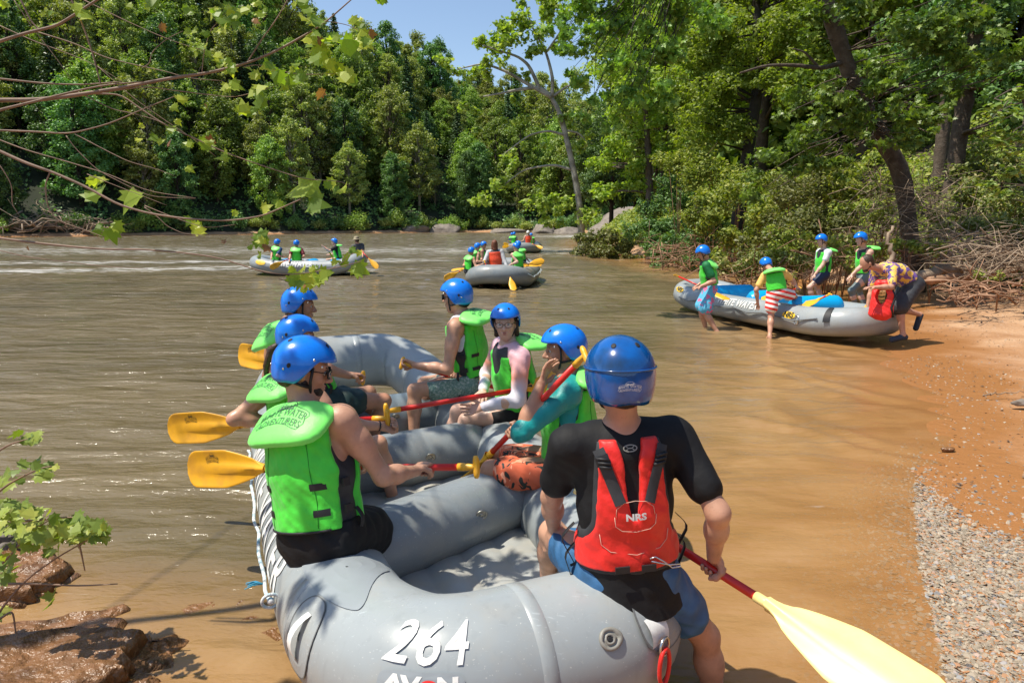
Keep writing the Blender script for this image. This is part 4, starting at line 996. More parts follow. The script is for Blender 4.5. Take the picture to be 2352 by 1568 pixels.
    for sg in (-1, 1):
        for k_ in range(2):
            g = Geo(); b0 = zz(.28+.12*k_)+r*sg*(.185+.01*k_)
            P0 = [b0, b0+r*sg*.035-V(0, 0, .06), b0+r*sg*(.03-.02*k_)-V(0, 0, .16), b0+r*sg*.01-V(0, 0, .25-.08*k_)]
            P0 = [np.array([np.interp(q_, range(4), [w_[i_] for w_ in P0]) for i_ in range(3)])+r*sg*.014*math.sin(q_*2.1) for q_ in np.linspace(0, 3, 12)]
            g.grid(np.array([[p-f*.010, p+f*.010, p+f*.010+r*.003, p-f*.010+r*.003] for p in P0]), closev=True); obj('loose_strap', g, MAT['black'], root)
    # collar label on the shirt
    t = np.arange(24)*math.pi/12
MAT['stitch'] = simple('pale_stitching', (.7, .45, .35), .7, 0)
rescue_vest(G_)
# helmet ridge and sticker of the guide
hp = G_['HP']; g = Geo(); g.tube([hp(2*math.pi*j/48, math.radians(82), .0015) for j in range(49)], .004, 6, False); obj('helmet_ridge', g, MAT['helmet_dark'], G_['helmet'])
v, fa = logo2d(); obj('sticker', (np.array([hp(math.pi+.02-x*.55, math.radians(106)-y*.42, .0025) for x, y in v]), fa), MAT['white'], G_['helmet'], smooth=False)
# shirt emblem below the collar
v, fa = outline2d(.024, .011, 2, .004); nk = G_['neck']
g = Geo()
def onshirt(x, z_): 
    P0 = nk+G_['r']*x+G_['up']*z_-G_['f']*.3; fld = [infl(p, .012) for p in G_['torso']]
    for _ in range(20):
        d = .25
        for p in fld:
            dd = p['fn'](P0[0], P0[1], P0[2])-p['inf']; k = p['k']; h_ = max(k-abs(d-dd), 0)/k; d = min(d, dd)-h_*h_*k*.25
        P0 = P0+G_['f']*d*.8
    return P0-G_['f']*.003
sh_ = [o for o in C.objects if o.name.startswith('shirt') and o.parent == G_['root']][0]
v2, f2 = ring2d([(-.014, .006), (-.006, .0), (-.014, -.006)], .004, False); v3, f3 = ring2d([(.014, .006), (.006, .0), (.014, -.006)], .004, False); v4, f4 = ring2d([(-.008, 0), (.008, 0)], .004, False)
allv = np.concatenate([v, v2, v3, v4]); allf = list(f3[:0]); n = 0
for vv, ff in ((v, fa), (v2, f2), (v3, f3), (v4, f4)): allf += [tuple(i+n for i in q) for q in ff]; n += len(vv)
obj('emblem', (np.array([onshirt(x, -.045+y) for x, y in allv]), allf), MAT['valve'], sh_, smooth=False)
# ---------------------------------------------------------------- other rafts and their crews
MAT['banana'] = printmat('purple_banana_shirt', (.17, .085, .30), [((.78, .50, .09), .50), ((.05, .05, .16), .60)], 9, kind='swirl')
MAT['green_tee'] = simple('green_tee', (.005, .16, .045), .7, .15, 9, .5, 20, .01)
MAT['yellow_tee'] = simple('yellow_tee', (.82, .50, .13), .7, .1, 9, .5, 20, .01)
MAT['redstripe'] = stripemat('striped_shorts', (.75, .04, .03), (.8, .78, .74), 75)
MAT['flamingo'] = printmat('flamingo_trunks', (.10, .42, .62), [((.7, .15, .3), .55)], 12)
MAT['navy'] = simple('navy_shorts', (.012, .025, .07), .6, .2)
MAT['grey_leg'] = simple('grey_leggings', (.13, .17, .17), .6, .12, 9, .3, 20, .006)
MAT['dark_shorts'] = simple('dark_grey_shorts', (.035, .038, .045), .7, .15, 12, .5, 20, .01)
MAT['maroon'] = simple('maroon_tee', (.16, .008, .02), .7, .15); MAT['grey_tee'] = simple('grey_tee', (.06, .062, .07), .7, .15)
MAT['light_grey'] = simple('light_grey_top', (.42, .43, .44), .7, .15); MAT['blue_tee'] = simple('blue_top', (.02, .07, .18), .7, .3, 30)
MAT['shoe'] = simple('navy_canvas', (.03, .045, .07), .8, .15, 20, .3, 200, .001)
Y5 = math.atan2(.265, .964)
R5 = raft('grey raft with blue cross tubes being pushed off the right-hand beach', (5.66, 10.60, .05), math.radians(16.0), L=5.15, T=.60, r=.23, thw='thwart_blue', thw_s=(1.3, 2.5, 3.8), thw_r=.19, detail=1, mat='raft', ends=(.06, .16), z0=.27, rope='rope_dark', ropes=(-1,), pitchz=-.012, We=.26, cs=.5, thw_z=.43)
v, fa = text_mesh('WHITE WATER', .20, off=.004, shear=.1, maxedge=.05); v = v*[.92, 1]; on_tube(R5, 'side_lettering', v, fa, u_at(R5, 2.45, -1), math.radians(33), 'white_paint', off=.008)
for s_, ph in ((4.62, 42), (.95, 20)):
    v, fa = blob2d(.15, .06, 2); b_ = on_tube(R5, 'yellow_badge', v, fa, u_at(R5, s_, -1), math.radians(ph), 'yellow', off=.010)
    v, fa = text_mesh('NRS', .12, off=.005, maxedge=.05); on_tube(R5, 'badge_lettering', v, fa, u_at(R5, s_, -1), math.radians(ph), 'ink', off=.014, parent=b_)
g = Geo(); S5 = R5['S']; us_ = u_at(R5, .28, -1)
g.grid(np.array([[S5(us_+x, math.radians(q), .008) for x in (-.035, .035)] for q in np.linspace(80, 5, 9)])); obj('bow_strap', g, MAT['black'], R5['root'])
g = Geo(); us_ = u_at(R5, .75, -1); g.tube([S5(us_+.05*math.cos(x), math.radians(5)+.3*math.sin(x), .015) for x in np.linspace(0, 6.28, 14)], .008, 6, False); obj('d_ring', g, MAT['rivet'], R5['root'])
R2 = raft('grey raft with blue cross tubes and four paddlers in midstream on the left', (-5.75, 25.9, -.03), math.radians(92), L=3.75, T=.70, r=.27, thw='thwart_blue', thw_s=(.9, 1.8, 2.8), detail=1, ends=(.28, .18), ropes=(-1,), rope='rope_dark', cs=.6, floor='thwart_blue', thw_z=.40)
v, fa = text_mesh('WHITE WATER', .28, off=.010, maxedge=.06); v = v*[.8, 1]; on_tube(R2, 'side_lettering', v, fa, u_at(R2, 2.3, -1), math.radians(30), 'white_paint', off=.01)
v, fa = blob2d(.15, .1, 2); on_tube(R2, 'yellow_badge', v, fa, u_at(R2, 3.35, -1), math.radians(30), 'yellow', off=.010)
R3 = raft('grey raft seen end-on in midstream with an orange-vested guide at its stern', (-.47, 19.85, -.03), math.radians(-7), L=4.1, T=.76, r=.28, thw='raft_mid', detail=1, ends=(.16, .16), mat='raft_mid', ropes=(1,), We=.42)
R4 = raft('farthest grey raft, small against the rapids upstream', (.55, 43.5, -.03), math.radians(-8), L=4.0, T=.78, r=.28, thw='raft_dark', detail=1, ends=(.14, .16), mat='raft_mid', ropes=())
gg5 = 'people launching the raft from the beach'
P1 = person('paddler in a green T-shirt and flamingo-print trunks wading beside the launching raft', pt(1631, 660, 12.25), pt(1622, 601, 12.25), V(-.9, .25, 0), head=pt(1615, 580, 12.2), hf=V(-.85, .2, -.5),
       hands=(pt(1603, 660, 12.0), pt(1600, 656, 12.5)), elb=(V(.4, -.2, -1), V(.2, .3, -1)), feet=(pt(1647, 762, 12.0), pt(1622, 758, 12.4)), knee=(V(-1, 0, 0), V(-1, 0, 0)), vox=.011, detail=1, top='shirt', topmat='green_tee', shorts='flamingo', leg=.85, flare=.05, group=gg5, tilt=.9, hair='hair_dark')
P2 = person('child in a yellow T-shirt and red-striped shorts climbing over the side of the raft', pt(1785, 672, 11.45), pt(1777, 624, 11.55), V(.25, .95, .0), head=pt(1759, 606, 11.9), hf=V(-.2, .9, -.5),
       hands=(pt(1741, 700, 11.6), pt(1833, 662, 11.8)), elb=(V(-1, -.3, -.3), V(.5, -.5, -.2)), feet=(pt(1768, 772, 11.25), pt(1846, 702, 12.0)), knee=(V(.2, .5, .3), V(.6, .2, .4)), vox=.010, detail=1, top='shirt', topmat='yellow_tee', shorts='redstripe', leg=.62, flare=.045, s=.88, group=gg5, tilt=.3, sclip=.3, hair='hair_blond', foot_dir=(V(0, 1, -.1), V(1, .1, .2)))
P3 = person('woman in a white T-shirt and navy shorts walking behind the launching raft', pt(1889, 630, 14.2), pt(1893, 574, 14.2), V(-.95, -.1, 0), head=pt(1887, 551, 14.15), hf=V(-.95, -.1, -.35),
       hands=(pt(1857, 652, 14.0), pt(1860, 650, 14.5)), elb=(V(.5, -.1, -1), V(.4, .2, -1)), feet=(pt(1870, 700, 14.1), pt(1893, 700, 14.4)), vox=.011, detail=1, skin='skin_pale', top='shirt', topmat='white', sleeve=.5, shorts='navy', leg=.5, hair='hair_blond', hairlen=.06, s=.93, group=gg5, tilt=.3)
P4 = person('woman in grey leggings and sleeveless top behind the crouching man', pt(1986, 632, 13.3), pt(1986, 573, 13.3), V(-.97, -.1, 0), head=pt(1977, 548, 13.2), hf=V(-.95, -.1, -.3),
       hands=(pt(1946, 643, 13.1), pt(1955, 640, 13.6)), elb=(V(.4, -.1, -1), V(.4, .2, -1)), feet=(pt(1968, 712, 13.2), pt(1990, 712, 13.5)), vox=.011, detail=1, skin='skin_pale', top='tank', topmat='charcoal', shorts='grey_leg', leg=1.85, shmat='grey_leg', hair='hair_blond', hairlen=.05, s=.97, group=gg5, tilt=.15)
P5 = person('bareheaded bearded man in a purple banana-print shirt bending to push the raft', pt(2093, 652, 10.55), pt(2024, 617, 10.45), V(-.3, -.15, -1), head=pt(1990, 604, 10.35), hf=V(-.9, -.15, -.45), hu=V(-.3, 0, 1),
       hands=(pt(2000, 660, 10.1), pt(1990, 715, 10.6)), elb=(V(.4, -.3, -.5), V(.3, .3, -.4)), feet=(pt(2074, 768, 10.3), pt(2113, 722, 10.9)), knee=(V(-1, 0, .2), V(-1, 0, -.2)), vox=.009, detail=1, skin='skin', top='shirt', topmat='banana', sleeve=.75, shorts='dark_shorts', leg=1.0, flare=.05,
       vest=None, hat=None, hair='hair_brown', beard=True, shoes='shoe', group=gg5, girth=1.08, foot_dir=(V(-1, -.1, -.12), V(-.25, 0, -1)), bend=V(.02, 0, .06), s=1.02, sclip=.5)
# red vest in his hands
c0 = pt(2026, 690, 10.2); fv = nrm(V(-.6, -.6, .1)); rv = nrm(V(.75, -.6, 0)); uv = np.cross(rv, fv); uv = uv*(1 if uv[2] > 0 else -1)
rt = empty('life_vest', c0-V(0, 0, .28), 'red life vest dangling from the hand of the man in the purple shirt', 'life vest')
pr = [ecap(c0-uv*.20, c0+uv*.10, rv, (.17, .10), (.15, .09)), cap(c0+uv*.08-rv*.09, c0+uv*.25-rv*.07, .055), cap(c0+uv*.08+rv*.09, c0+uv*.25+rv*.07, .055), cap(c0+uv*.25-rv*.07, c0+uv*.27+rv*.07, .05),
      sub(ecap(c0+uv*.06-fv*.2, c0+uv*.06+fv*.2, rv, (.075, .12), (.075, .12), .02)), sub(ecap(c0-uv*.12, c0+uv*.12, rv, (.11, .05), (.11, .045), .02))]
obj('vest_shell', surf(pr, .009, (), .006, 30), MAT['red'], rt)
for q in (-.12, -.04):
    o_ = obj('strap', surf([infl(p, .006) for p in pr[:1]]+[sub(infl(pr[0], -.004))], .009, [(c0+uv*(q+.014), uv), (c0+uv*(q-.014), -uv)]), MAT['black'], rt)
g = Geo(); g.tube([c0+rv*.12+uv*.2+fv*.03, c0+rv*.17+uv*.05, c0+rv*.15-uv*.1+fv*.06, c0+rv*.17-uv*.24], .018, 8); obj('side_webbing', g, MAT['black'], rt)
# paddles lying in the launching raft
pg = 'paddles in the launching raft'
paddle('paddle leaning over the far-left end of the raft being launched', pt(1550, 631, 13.6), pt(1675, 688, 12.6), V(0, 1, .3), detail=1, group=pg)
paddle('paddle behind the child in the launching raft', pt(1838, 660, 12.6), pt(1750, 690, 12.4), V(0, 1, .3), detail=1, group=pg)
paddle('paddle resting on the rightmost blue tube of the launching raft', pt(1908, 675, 11.6), pt(1835, 708, 11.5), V(0, 1, .3), detail=1, group=pg, L=.4)
paddle('paddle lying inside the near end of the launching raft', pt(1990, 705, 10.6), pt(1905, 725, 10.9), V(0, 1, .3), detail=1, group=pg, L=.45)
def fig(label, u, vh, du, vp, Y, face, hL, hR, group, Yh=None, **k):
    pel = pt(u+du, vp, Y); H = pt(u, vh, Y if Yh is None else Yh); up = nrm(H-pel); nk = H-up*.175; d = np.linalg.norm(H-pel)
    k.setdefault('s', min(1.05, max(.85, d/.70))); k.setdefault('vox', .016); k.setdefault('detail', 1); f = nrm(face)
    P = lambda q: None if q is None else pt(q[0], q[1], q[2])
    k.setdefault('feet', (pel+V(f[0], f[1], 0)*.42+V(-.08*f[1], .08*f[0], -.43), pel+V(f[0], f[1], 0)*.38-V(-.08*f[1], .08*f[0], .43)))
    hf = k.pop('hf', V(f[0], f[1], -.1))
    return person(label, pel, nk, V(f[0], f[1], 0), head=H, hf=hf, hands=(P(hL), P(hR)), group=group, **k)
ga = 'crew of the midstream raft on the left'
fig('leftmost paddler of the left midstream raft, in a dark blue plaid shirt', 637, 557, -3, 600, 25.3, V(.45, .9, 0), (622, 600, 24.8), (655, 590, 25.2), ga, top='shirt', topmat='blue_tee', shorts='grey_tee', tilt=.8)
fig('paddler in a maroon T-shirt with a low paddle on the left midstream raft', 681, 559, 1, 602, 25.35, V(.05, 1, 0), (664, 602, 24.9), (690, 595, 25.4), ga, top='shirt', topmat='maroon', shorts='maroon', tilt=.8)
fig('paddler in a black T-shirt pointing left with an outstretched arm', 768, 555, 10, 596, 26.4, V(-.95, -.25, 0), (741, 565, 26.0), (752, 585, 26.8), ga, top='shirt', topmat='shirt_black', shorts='trunk_teal', hf=V(-1, 0, 0), tilt=.3, elb=(V(0, -.3, -.6), V(0, 0, -1)), skin='skin_pale')
fig('guide in a camouflage bucket hat and grey T-shirt on the left midstream raft', 819, 551, 8, 592, 25.9, V(-.6, .75, 0), (800, 580, 25.6), (833, 596, 25.4), ga, top='shirt', topmat='grey_tee', vest=None, hat='bucket', hair='hair_brown', shorts='dark_shorts', s=1.05)
pgm = 'paddles of the midstream rafts'
paddle('yellow blade hanging beside the maroon-shirted paddler', pt(668, 592, 24.9), pt(620, 616, 24.4), V(0, .2, 1), detail=1, group=pgm, L=.5, tgrip=False)
paddle('paddle tip showing left of the plaid-shirted paddler', pt(640, 590, 25.6), pt(610, 600, 26.2), V(0, 1, .1), detail=1, group=pgm, L=.4, tgrip=False)
paddle('raised red-shafted paddle beside the guide in the bucket hat', pt(829, 575, 25.3), pt(868, 616, 24.9), V(.5, .2, 1), detail=1, group=pgm, L=.5)
paddle('paddle shaft held by the pointing paddler', pt(744, 564, 26.0), pt(765, 590, 26.3), V(0, 1, .1), detail=1, group=pgm, L=.3, tgrip=False)
gb = 'crew of the end-on midstream raft'
fig('ponytailed paddler in a dark top, nearest on the left side of the end-on raft', 1083, 576, -7, 622, 20.4, V(.75, .65, 0), (1066, 610, 20.2), (1112, 605, 20.2), gb, top='tank', topmat='charcoal', shorts='charcoal', hair='hair_blond', hairlen=.04, tilt=.8, vox=.014)
fig('second paddler on the left side of the end-on raft, in a grey sleeveless shirt', 1097, 566, -6, 606, 21.4, V(.85, .4, 0), (1085, 600, 21.5), (1115, 600, 21.2), gb, top='tank', topmat='grey_tee', shorts='charcoal', vox=.014)
fig('paddler in sunglasses looking right from the far left side of the end-on raft', 1111, 562, -5, 596, 22.6, V(.9, -.1, 0), (1105, 596, 22.4), (1124, 596, 22.6), gb, top='tank', topmat='charcoal', shorts='charcoal', glasses='sun', vox=.014)
fig('long-haired guide in an orange vest at the stern of the end-on raft', 1136, 561, 3, 618, 20.25, V(.05, 1, 0), (1120, 605, 20.4), (1168, 622, 19.9), gb, top='long', topmat='light_grey', vest='orange', hat=None, hair='hair_red', hairlen=.10, shorts='charcoal', vox=.012, s=1.06)
fig('shirtless paddler with green vest on the near right side of the end-on raft', 1186, 567, 4, 617, 20.6, V(-.55, .8, 0), (1168, 610, 20.4), (1212, 605, 20.6), gb, shorts='charcoal', vox=.014, hf=V(-.9, .2, -.1), skin='skin_pale', tilt=.85)
fig('paddler half hidden on the far right side of the end-on raft', 1190, 561, 8, 600, 22.0, V(-.6, .75, 0), (1176, 600, 21.8), (1215, 600, 22), gb, shorts='charcoal', vox=.016)
paddle('left yellow paddle dipping low beside the end-on raft', pt(1062, 620, 20.3), pt(1020, 642, 19.9), V(0, .3, 1), detail=1, group=pgm)
paddle('upper left yellow paddle beside the end-on raft', pt(1068, 616, 21.2), pt(1037, 622, 21.0), V(0, 1, .25), detail=1, group=pgm)
paddle('topmost of the yellow paddles held out right of the end-on raft', pt(1212, 607, 20.7), pt(1250, 598, 20.9), V(0, .5, 1), detail=1, group=pgm)
paddle('middle of the yellow paddles held out right of the end-on raft', pt(1205, 612, 21.2), pt(1244, 607, 21.4), V(0, 1, .3), detail=1, group=pgm)
paddle('lowest dark yellow paddle right of the end-on raft', pt(1200, 604, 21.8), pt(1223, 618, 21.8), V(0, .4, 1), detail=1, group=pgm, L=.45)
paddle('steering paddle of the orange-vested guide, its blade in the water', pt(1164, 612, 19.9), pt(1181, 667, 19.2), V(1, .2, 0), detail=1, group=pgm)
paddle('paddle resting upright on the stern of the end-on raft', pt(1112, 598, 20.0), pt(1126, 636, 19.8), V(1, .2, 0), detail=1, group=pgm, L=.3)
gd = 'crew of the farthest raft'
fig('left near paddler in the farthest raft', 1181, 537, 0, 560, 44, V(.5, .8, 0), None, None, gd, vox=.022, shorts='charcoal', top='shirt', topmat='grey_tee')
fig('left far paddler in the farthest raft', 1176, 538, 0, 558, 46, V(.5, .8, 0), None, None, gd, vox=.022, shorts='charcoal', top='shirt', topmat='blue_tee')
fig('guide in a white helmet and red vest in the farthest raft', 1213, 534, 0, 559, 43.8, V(0, 1, 0), (1196, 555, 44), (1225, 560, 44), gd, vox=.022, hat='white_helmet', vest='orange', shorts='light_grey', skin='skin_pale')
fig('right-hand paddler in the farthest raft', 1220, 539, 2, 560, 45, V(-.4, .8, 0), None, None, gd, vox=.022, shorts='charcoal')
paddle('upper left paddle of the farthest raft', pt(1176, 563, 44), pt(1156, 560, 43.6), V(0, .5, 1), detail=1, group=gd+' paddles'); paddle('lower left paddle of the farthest raft', pt(1178, 563, 43.4), pt(1154, 568, 43), V(0, .5, 1), detail=1, group=gd+' paddles')
paddle('right paddle of the farthest raft', pt(1222, 560, 43.4), pt(1246, 570, 43), V(0, .5, 1), detail=1, group=gd+' paddles')
# ---------------------------------------------------------------- land and water
SHR = np.array([(-6, 1.3), (0, 1.55), (2.6, 1.86), (3.6, 2.3), (4.9, 3.02), (6, 3.75), (7, 4.35), (8.4, 5.0), (9.6, 5.35), (10.5, 5.6), (12, 6.4), (14, 7.4), (17, 8.3), (20, 8.8), (25, 8.4), (30, 7.6), (36, 6.9), (45, 6.2), (58, 6.4), (75, 8), (95, 12), (120, 22), (180, 60), (400, 160)])
SHF = np.array([(-300, 30), (-150, 66), (-90, 84), (-68, 94), (-45, 112), (-25, 130), (-8, 142), (6, 138), (18, 128), (30, 120), (60, 110), (300, 100)])
def dR(x, y): return x-np.interp(y, SHR[:, 0], SHR[:, 1])+.22*vnoise(y*.9, y*.0+3)*np.clip((y-2)/8, .15, 1.5)
def ground_h(x, y):
    x = np.asarray(x, float); y = np.asarray(y, float)
    d = dR(x, y); far = np.clip((y-13)/8, 0, 1)
    bank0 = 4.2-3.4*far
    hR = np.where(d < 0, np.maximum(-.9, .16*d), .055*d+np.clip(d-bank0, 0, 1e9)*.0)
    hR = hR+np.where(d > bank0, (1-np.exp(-(d-bank0)/2.5))*1.3+np.clip(d-bank0-1, 0, 40)*.36, 0)
    yf = np.interp(x, SHF[:, 0], SHF[:, 1]); e = y-yf
    hF = np.where(e < 0, np.maximum(-.9, .1*e), np.minimum(e, 3)*.35+np.clip(e-3, 0, 400)*(.50+.30*np.clip((-x-20)/70, 0, 1)))
    cap_ = np.interp(x/np.maximum(y, 20), [-.8, -.45, -.37, -.3, -.21, -.11, -.017, .07, .15, .3], [80, 70, 58, 48, 37, 32, 27, 19, 12, 8])*np.clip(y/225, .5, 1.3)+3*fbm(x*.03, y*.03, 2)
    hF = np.minimum(hF, cap_)
    nb = 1.5-y+.35*np.abs(x+.0)*np.where(x < -.6, .9, 0)     # near bank, left-hand ledge
    hN = np.where(nb < 0, np.maximum(-.9, .35*nb), .16*nb)
    h = np.maximum(np.maximum(hR, hF), hN)
    h = h+np.where(h > .02, .035, .012)*fbm(x*1.3, y*1.3, 3)*np.clip(np.abs(h)*6, .2, 1)+np.where(h > 1.5, 1, 0)*.4*fbm(x*.12, y*.12, 3)
    return h
def axis(segs):
    o = []
    for a, b, n in segs: o += list(np.linspace(a, b, n, endpoint=False))
    return np.array(o+[segs[-1][1]])
ax_ = axis([(-420, -60, 50), (-60, -8, 70), (-8, 1, 40), (1, 9, 130), (9, 20, 60), (20, 60, 50), (60, 420, 40)])
ay_ = axis([(-12, 1, 14), (1, 13, 130), (13, 30, 60), (30, 160, 120), (160, 480, 50)])
GX, GY = np.meshgrid(ax_, ay_, indexing='ij'); GH = ground_h(GX, GY)
def mat_ground():
    m, nt, b = nmat('riverbank_soil'); tc = nt.nodes.new('ShaderNodeTexCoord'); P = tc.outputs['Object']
    sx = nt.nodes.new('ShaderNodeSeparateXYZ'); nt.links.new(P, sx.inputs[0]); X, Y, Z = sx.outputs
    sand = ramp(nt, noise(nt, 1.6, 6, P), [(.3, (.34, .185, .09)), (.5, (.42, .24, .125)), (.72, (.50, .31, .17))])
    grit = ramp(nt, noise(nt, 38, 5, P), [(.52, 0.), (.66, 1.)]); sand = mixc(nt, mathn(nt, 'MULTIPLY', grit, .45), sand, (.20, .13, .09))
    peb = ramp(nt, noise(nt, 17, 3, P), [(.60, 0.), (.66, 1.)]); sand = mixc(nt, mathn(nt, 'MULTIPLY', peb, .4), sand, (.52, .42, .33))
    wet = mathn(nt, 'SUBTRACT', 1, mathn(nt, 'MULTIPLY', mathn(nt, 'SUBTRACT', mathn(nt, 'ADD', Z, mathn(nt, 'MULTIPLY', noise(nt, .8, 3, P), .16)), .13), 14), clamp=True)
    col = mixc(nt, wet, sand, (.33, .145, .05))
    litter = ramp(nt, noise(nt, 6, 6, P), [(.3, (.022, .016, .010)), (.55, (.055, .038, .02)), (.75, (.10, .075, .04))])
    fz = mathn(nt, 'MULTIPLY', mathn(nt, 'SUBTRACT', mathn(nt, 'ADD', Z, mathn(nt, 'MULTIPLY', noise(nt, .7, 4, P), .5)), .62), 5, clamp=True)
    col = mixc(nt, fz, col, litter)
    fy = mathn(nt, 'MULTIPLY', mathn(nt, 'SUBTRACT', Y, 60), .1, clamp=True)
    hill = ramp(nt, noise(nt, .3, 6, P), [(.3, (.008, .014, .005)), (.7, (.03, .04, .015))]); col = mixc(nt, mathn(nt, 'MULTIPLY', fy, fz), col, hill)
    nt.links.new(col, b.inputs['Base Color'])
    nt.links.new(mathn(nt, 'SUBTRACT', .92, mathn(nt, 'MULTIPLY', wet, .62)), b.inputs['Roughness'])
    n1 = bump(nt, noise(nt, 9, 6, P), .5, .03); n2 = bump(nt, noise(nt, 60, 5, P), .6, .008, n1); nt.links.new(n2, b.inputs['Normal']); return m
g = Geo(); g.grid(np.stack([GX, GY, GH], 2)); gme = mesh_np('ground', g.V(), np.array(g.f)[:, ::-1])
tag(link('ground', gme, mat_ground()), kind='structure')
# water
wx = axis([(-420, -60, 40), (-60, -6, 110), (-6, 7, 170), (7, 20, 30), (20, 120, 30), (120, 420, 6)])
wy = axis([(-12, 1.2, 10), (1.2, 12, 190), (12, 30, 120), (30, 160, 130)])
WX, WY = np.meshgrid(wx, wy, indexing='ij')
amp = np.clip(.010+.0012*WY, 0, .05)*np.clip(-ground_h(WX, WY)*6, .12, 1)
WZ = amp*(1.1*fbm(WX*.75+WY*.3, WY*2.4-WX*.35, 3)+.6*vnoise(WX*2.5, WY*6+WX*1.2))
WZ += np.clip(.6*vnoise(WX*.12, WY*.5), 0, 1)*.05*np.exp(-((WY-30-WX*.1)/9)**2)
WZ += np.where((WX > 2.2) & (WX < 5.6) & (WY > 5) & (WY < 11.5), .010*np.sin((WX*.9+WY*.55)*9+1.5*vnoise(WX*1.2, WY*1.2)*3), 0)
dep = -ground_h(WX, WY)
foam_glint = np.exp(-((WY-(27.5+.28*(WX+18)))/2.2)**2)*np.clip((-4-WX)/6, 0, 1)*1.35+1.2*np.exp(-((WY-(33.5+.12*(WX+18)))/1.8)**2)*np.clip((0-WX)/6, 0, 1)
foam_glint += .8*np.exp(-((WY-46)/8)**2)*.7+np.clip((WY-32)/30, 0, .62)+.75*np.exp(-((WY-28)/1.6)**2)*np.clip((WX+9)/3, 0, 1)*np.clip((1-WX)/3, 0, 1)  # foam, plus white glints painted over the far water
foam_glint += 1.4*np.exp(-((WX-14)/9)**2-((WY-98)/9)**2)
foam_glint += .42*np.exp(-((WY-(10.5+.35*(WX+4)))/1.0)**2)*np.clip((-1.6-WX)/1, 0, 1)
def mat_water():
    m, nt, b = nmat('muddy_water'); tc = nt.nodes.new('ShaderNodeTexCoord'); P = tc.outputs['Object']
    ad = nt.nodes.new('ShaderNodeAttribute'); ad.attribute_name = 'water_depth'; dp = ad.outputs['Fac']
    af = nt.nodes.new('ShaderNodeAttribute'); af.attribute_name = 'foam_glint'; fo = af.outputs['Fac']
    def stretch(sx, sy, rot=0):
        mp = nt.nodes.new('ShaderNodeMapping'); nt.links.new(P, mp.inputs[0]); mp.inputs['Scale'].default_value = (sx, sy, 1); mp.inputs['Rotation'].default_value = (0, 0, rot); return mp.outputs[0]
    big = noise(nt, .35, 4, stretch(.6, 1.5, .15))
    deep = ramp(nt, big, [(.35, (.112, .088, .047)), (.65, (.175, .135, .074))])
    silt = ramp(nt, noise(nt, .9, 5, stretch(1, 1.1, .6), .6, .8), [(.3, (.30, .15, .050)), (.5, (.40, .215, .08)), (.7, (.47, .275, .12))])
    ff = ramp(nt, mathn(nt, 'ADD', dp, mathn(nt, 'MULTIPLY', big, .15)), [(.12, 1.), (.66, 0.)])
    nt.links.new(mixc(nt, ff, deep, silt), b.inputs['Base Color'])
    b.inputs['Roughness'].default_value = .11; b.inputs['IOR'].default_value = 1.33; b.inputs['Specular IOR Level'].default_value = .5
    calm = mathn(nt, 'ADD', .13, mathn(nt, 'MULTIPLY', dp, 1.05), clamp=True)
    def lb(h, k, d, p=None):
        o_ = bump(nt, h, 1, d, p); nt.links.new(mathn(nt, 'MULTIPLY', calm, k), o_.node.inputs['Strength']); return o_
    n1 = lb(noise(nt, 1.7, 4, stretch(.55, 1.9, .12), .45, .3), 1.0, .17)
    n2 = lb(noise(nt, 8.0, 4, stretch(.6, 1.5, -.15), .55, .4), .8, .034, n1)
    n3 = bump(nt, noise(nt, 34, 3, stretch(.8, 1.3, .3), .6), .45, .006, n2)
    nt.links.new(n3, b.inputs['Normal'])
    al = ramp(nt, mathn(nt, 'ADD', dp, mathn(nt, 'MULTIPLY', noise(nt, 2, 3, P), .03)), [(.0, .30), (.09, .66), (.26, .97), (.45, 1.)])
    nt.links.new(al, b.inputs['Alpha'])
    fm = nt.nodes.new('ShaderNodeBsdfPrincipled'); fm.inputs['Base Color'].default_value = (.72, .72, .68, 1); fm.inputs['Roughness'].default_value = .6
    f1 = noise(nt, 1.1, 8, stretch(.55, 3.2, .1), .68, .6)
    f2 = noise(nt, 16, 3, stretch(.7, 1.8, .1), .5)
    k = mathn(nt, 'ADD', mathn(nt, 'MULTIPLY', fo, .17), f1)
    mk = ramp(nt, k, [(.655, 0.), (.84, .85)])
    spk = ramp(nt, mathn(nt, 'ADD', f2, mathn(nt, 'MULTIPLY', fo, .08)), [(.765, 0.), (.80, .8)])
    fac = mathn(nt, 'MULTIPLY', mathn(nt, 'MAXIMUM', mk, mathn(nt, 'MULTIPLY', spk, ramp(nt, noise(nt, .5, 3, stretch(.5, 1.5)), [(.5, 0.), (.6, 1.)]))), .85)
    mx = nt.nodes.new('ShaderNodeMixShader'); nt.links.new(fac, mx.inputs[0]); nt.links.new(b.outputs[0], mx.inputs[1]); nt.links.new(fm.outputs[0], mx.inputs[2])
    nt.links.new(mx.outputs[0], nt.nodes['Material Output'].inputs[0]); return m
g = Geo(); g.grid(np.stack([WX, WY, WZ], 2)); wme = mesh_np('water', g.V(), np.array(g.f)[:, ::-1])
for nm, ar in (('water_depth', dep), ('foam_glint', foam_glint)):
    at = wme.attributes.new(nm, 'FLOAT', 'POINT'); at.data.foreach_set('value', ar.astype(np.float32).ravel())
tag(link('water', wme, mat_water()), kind='structure')
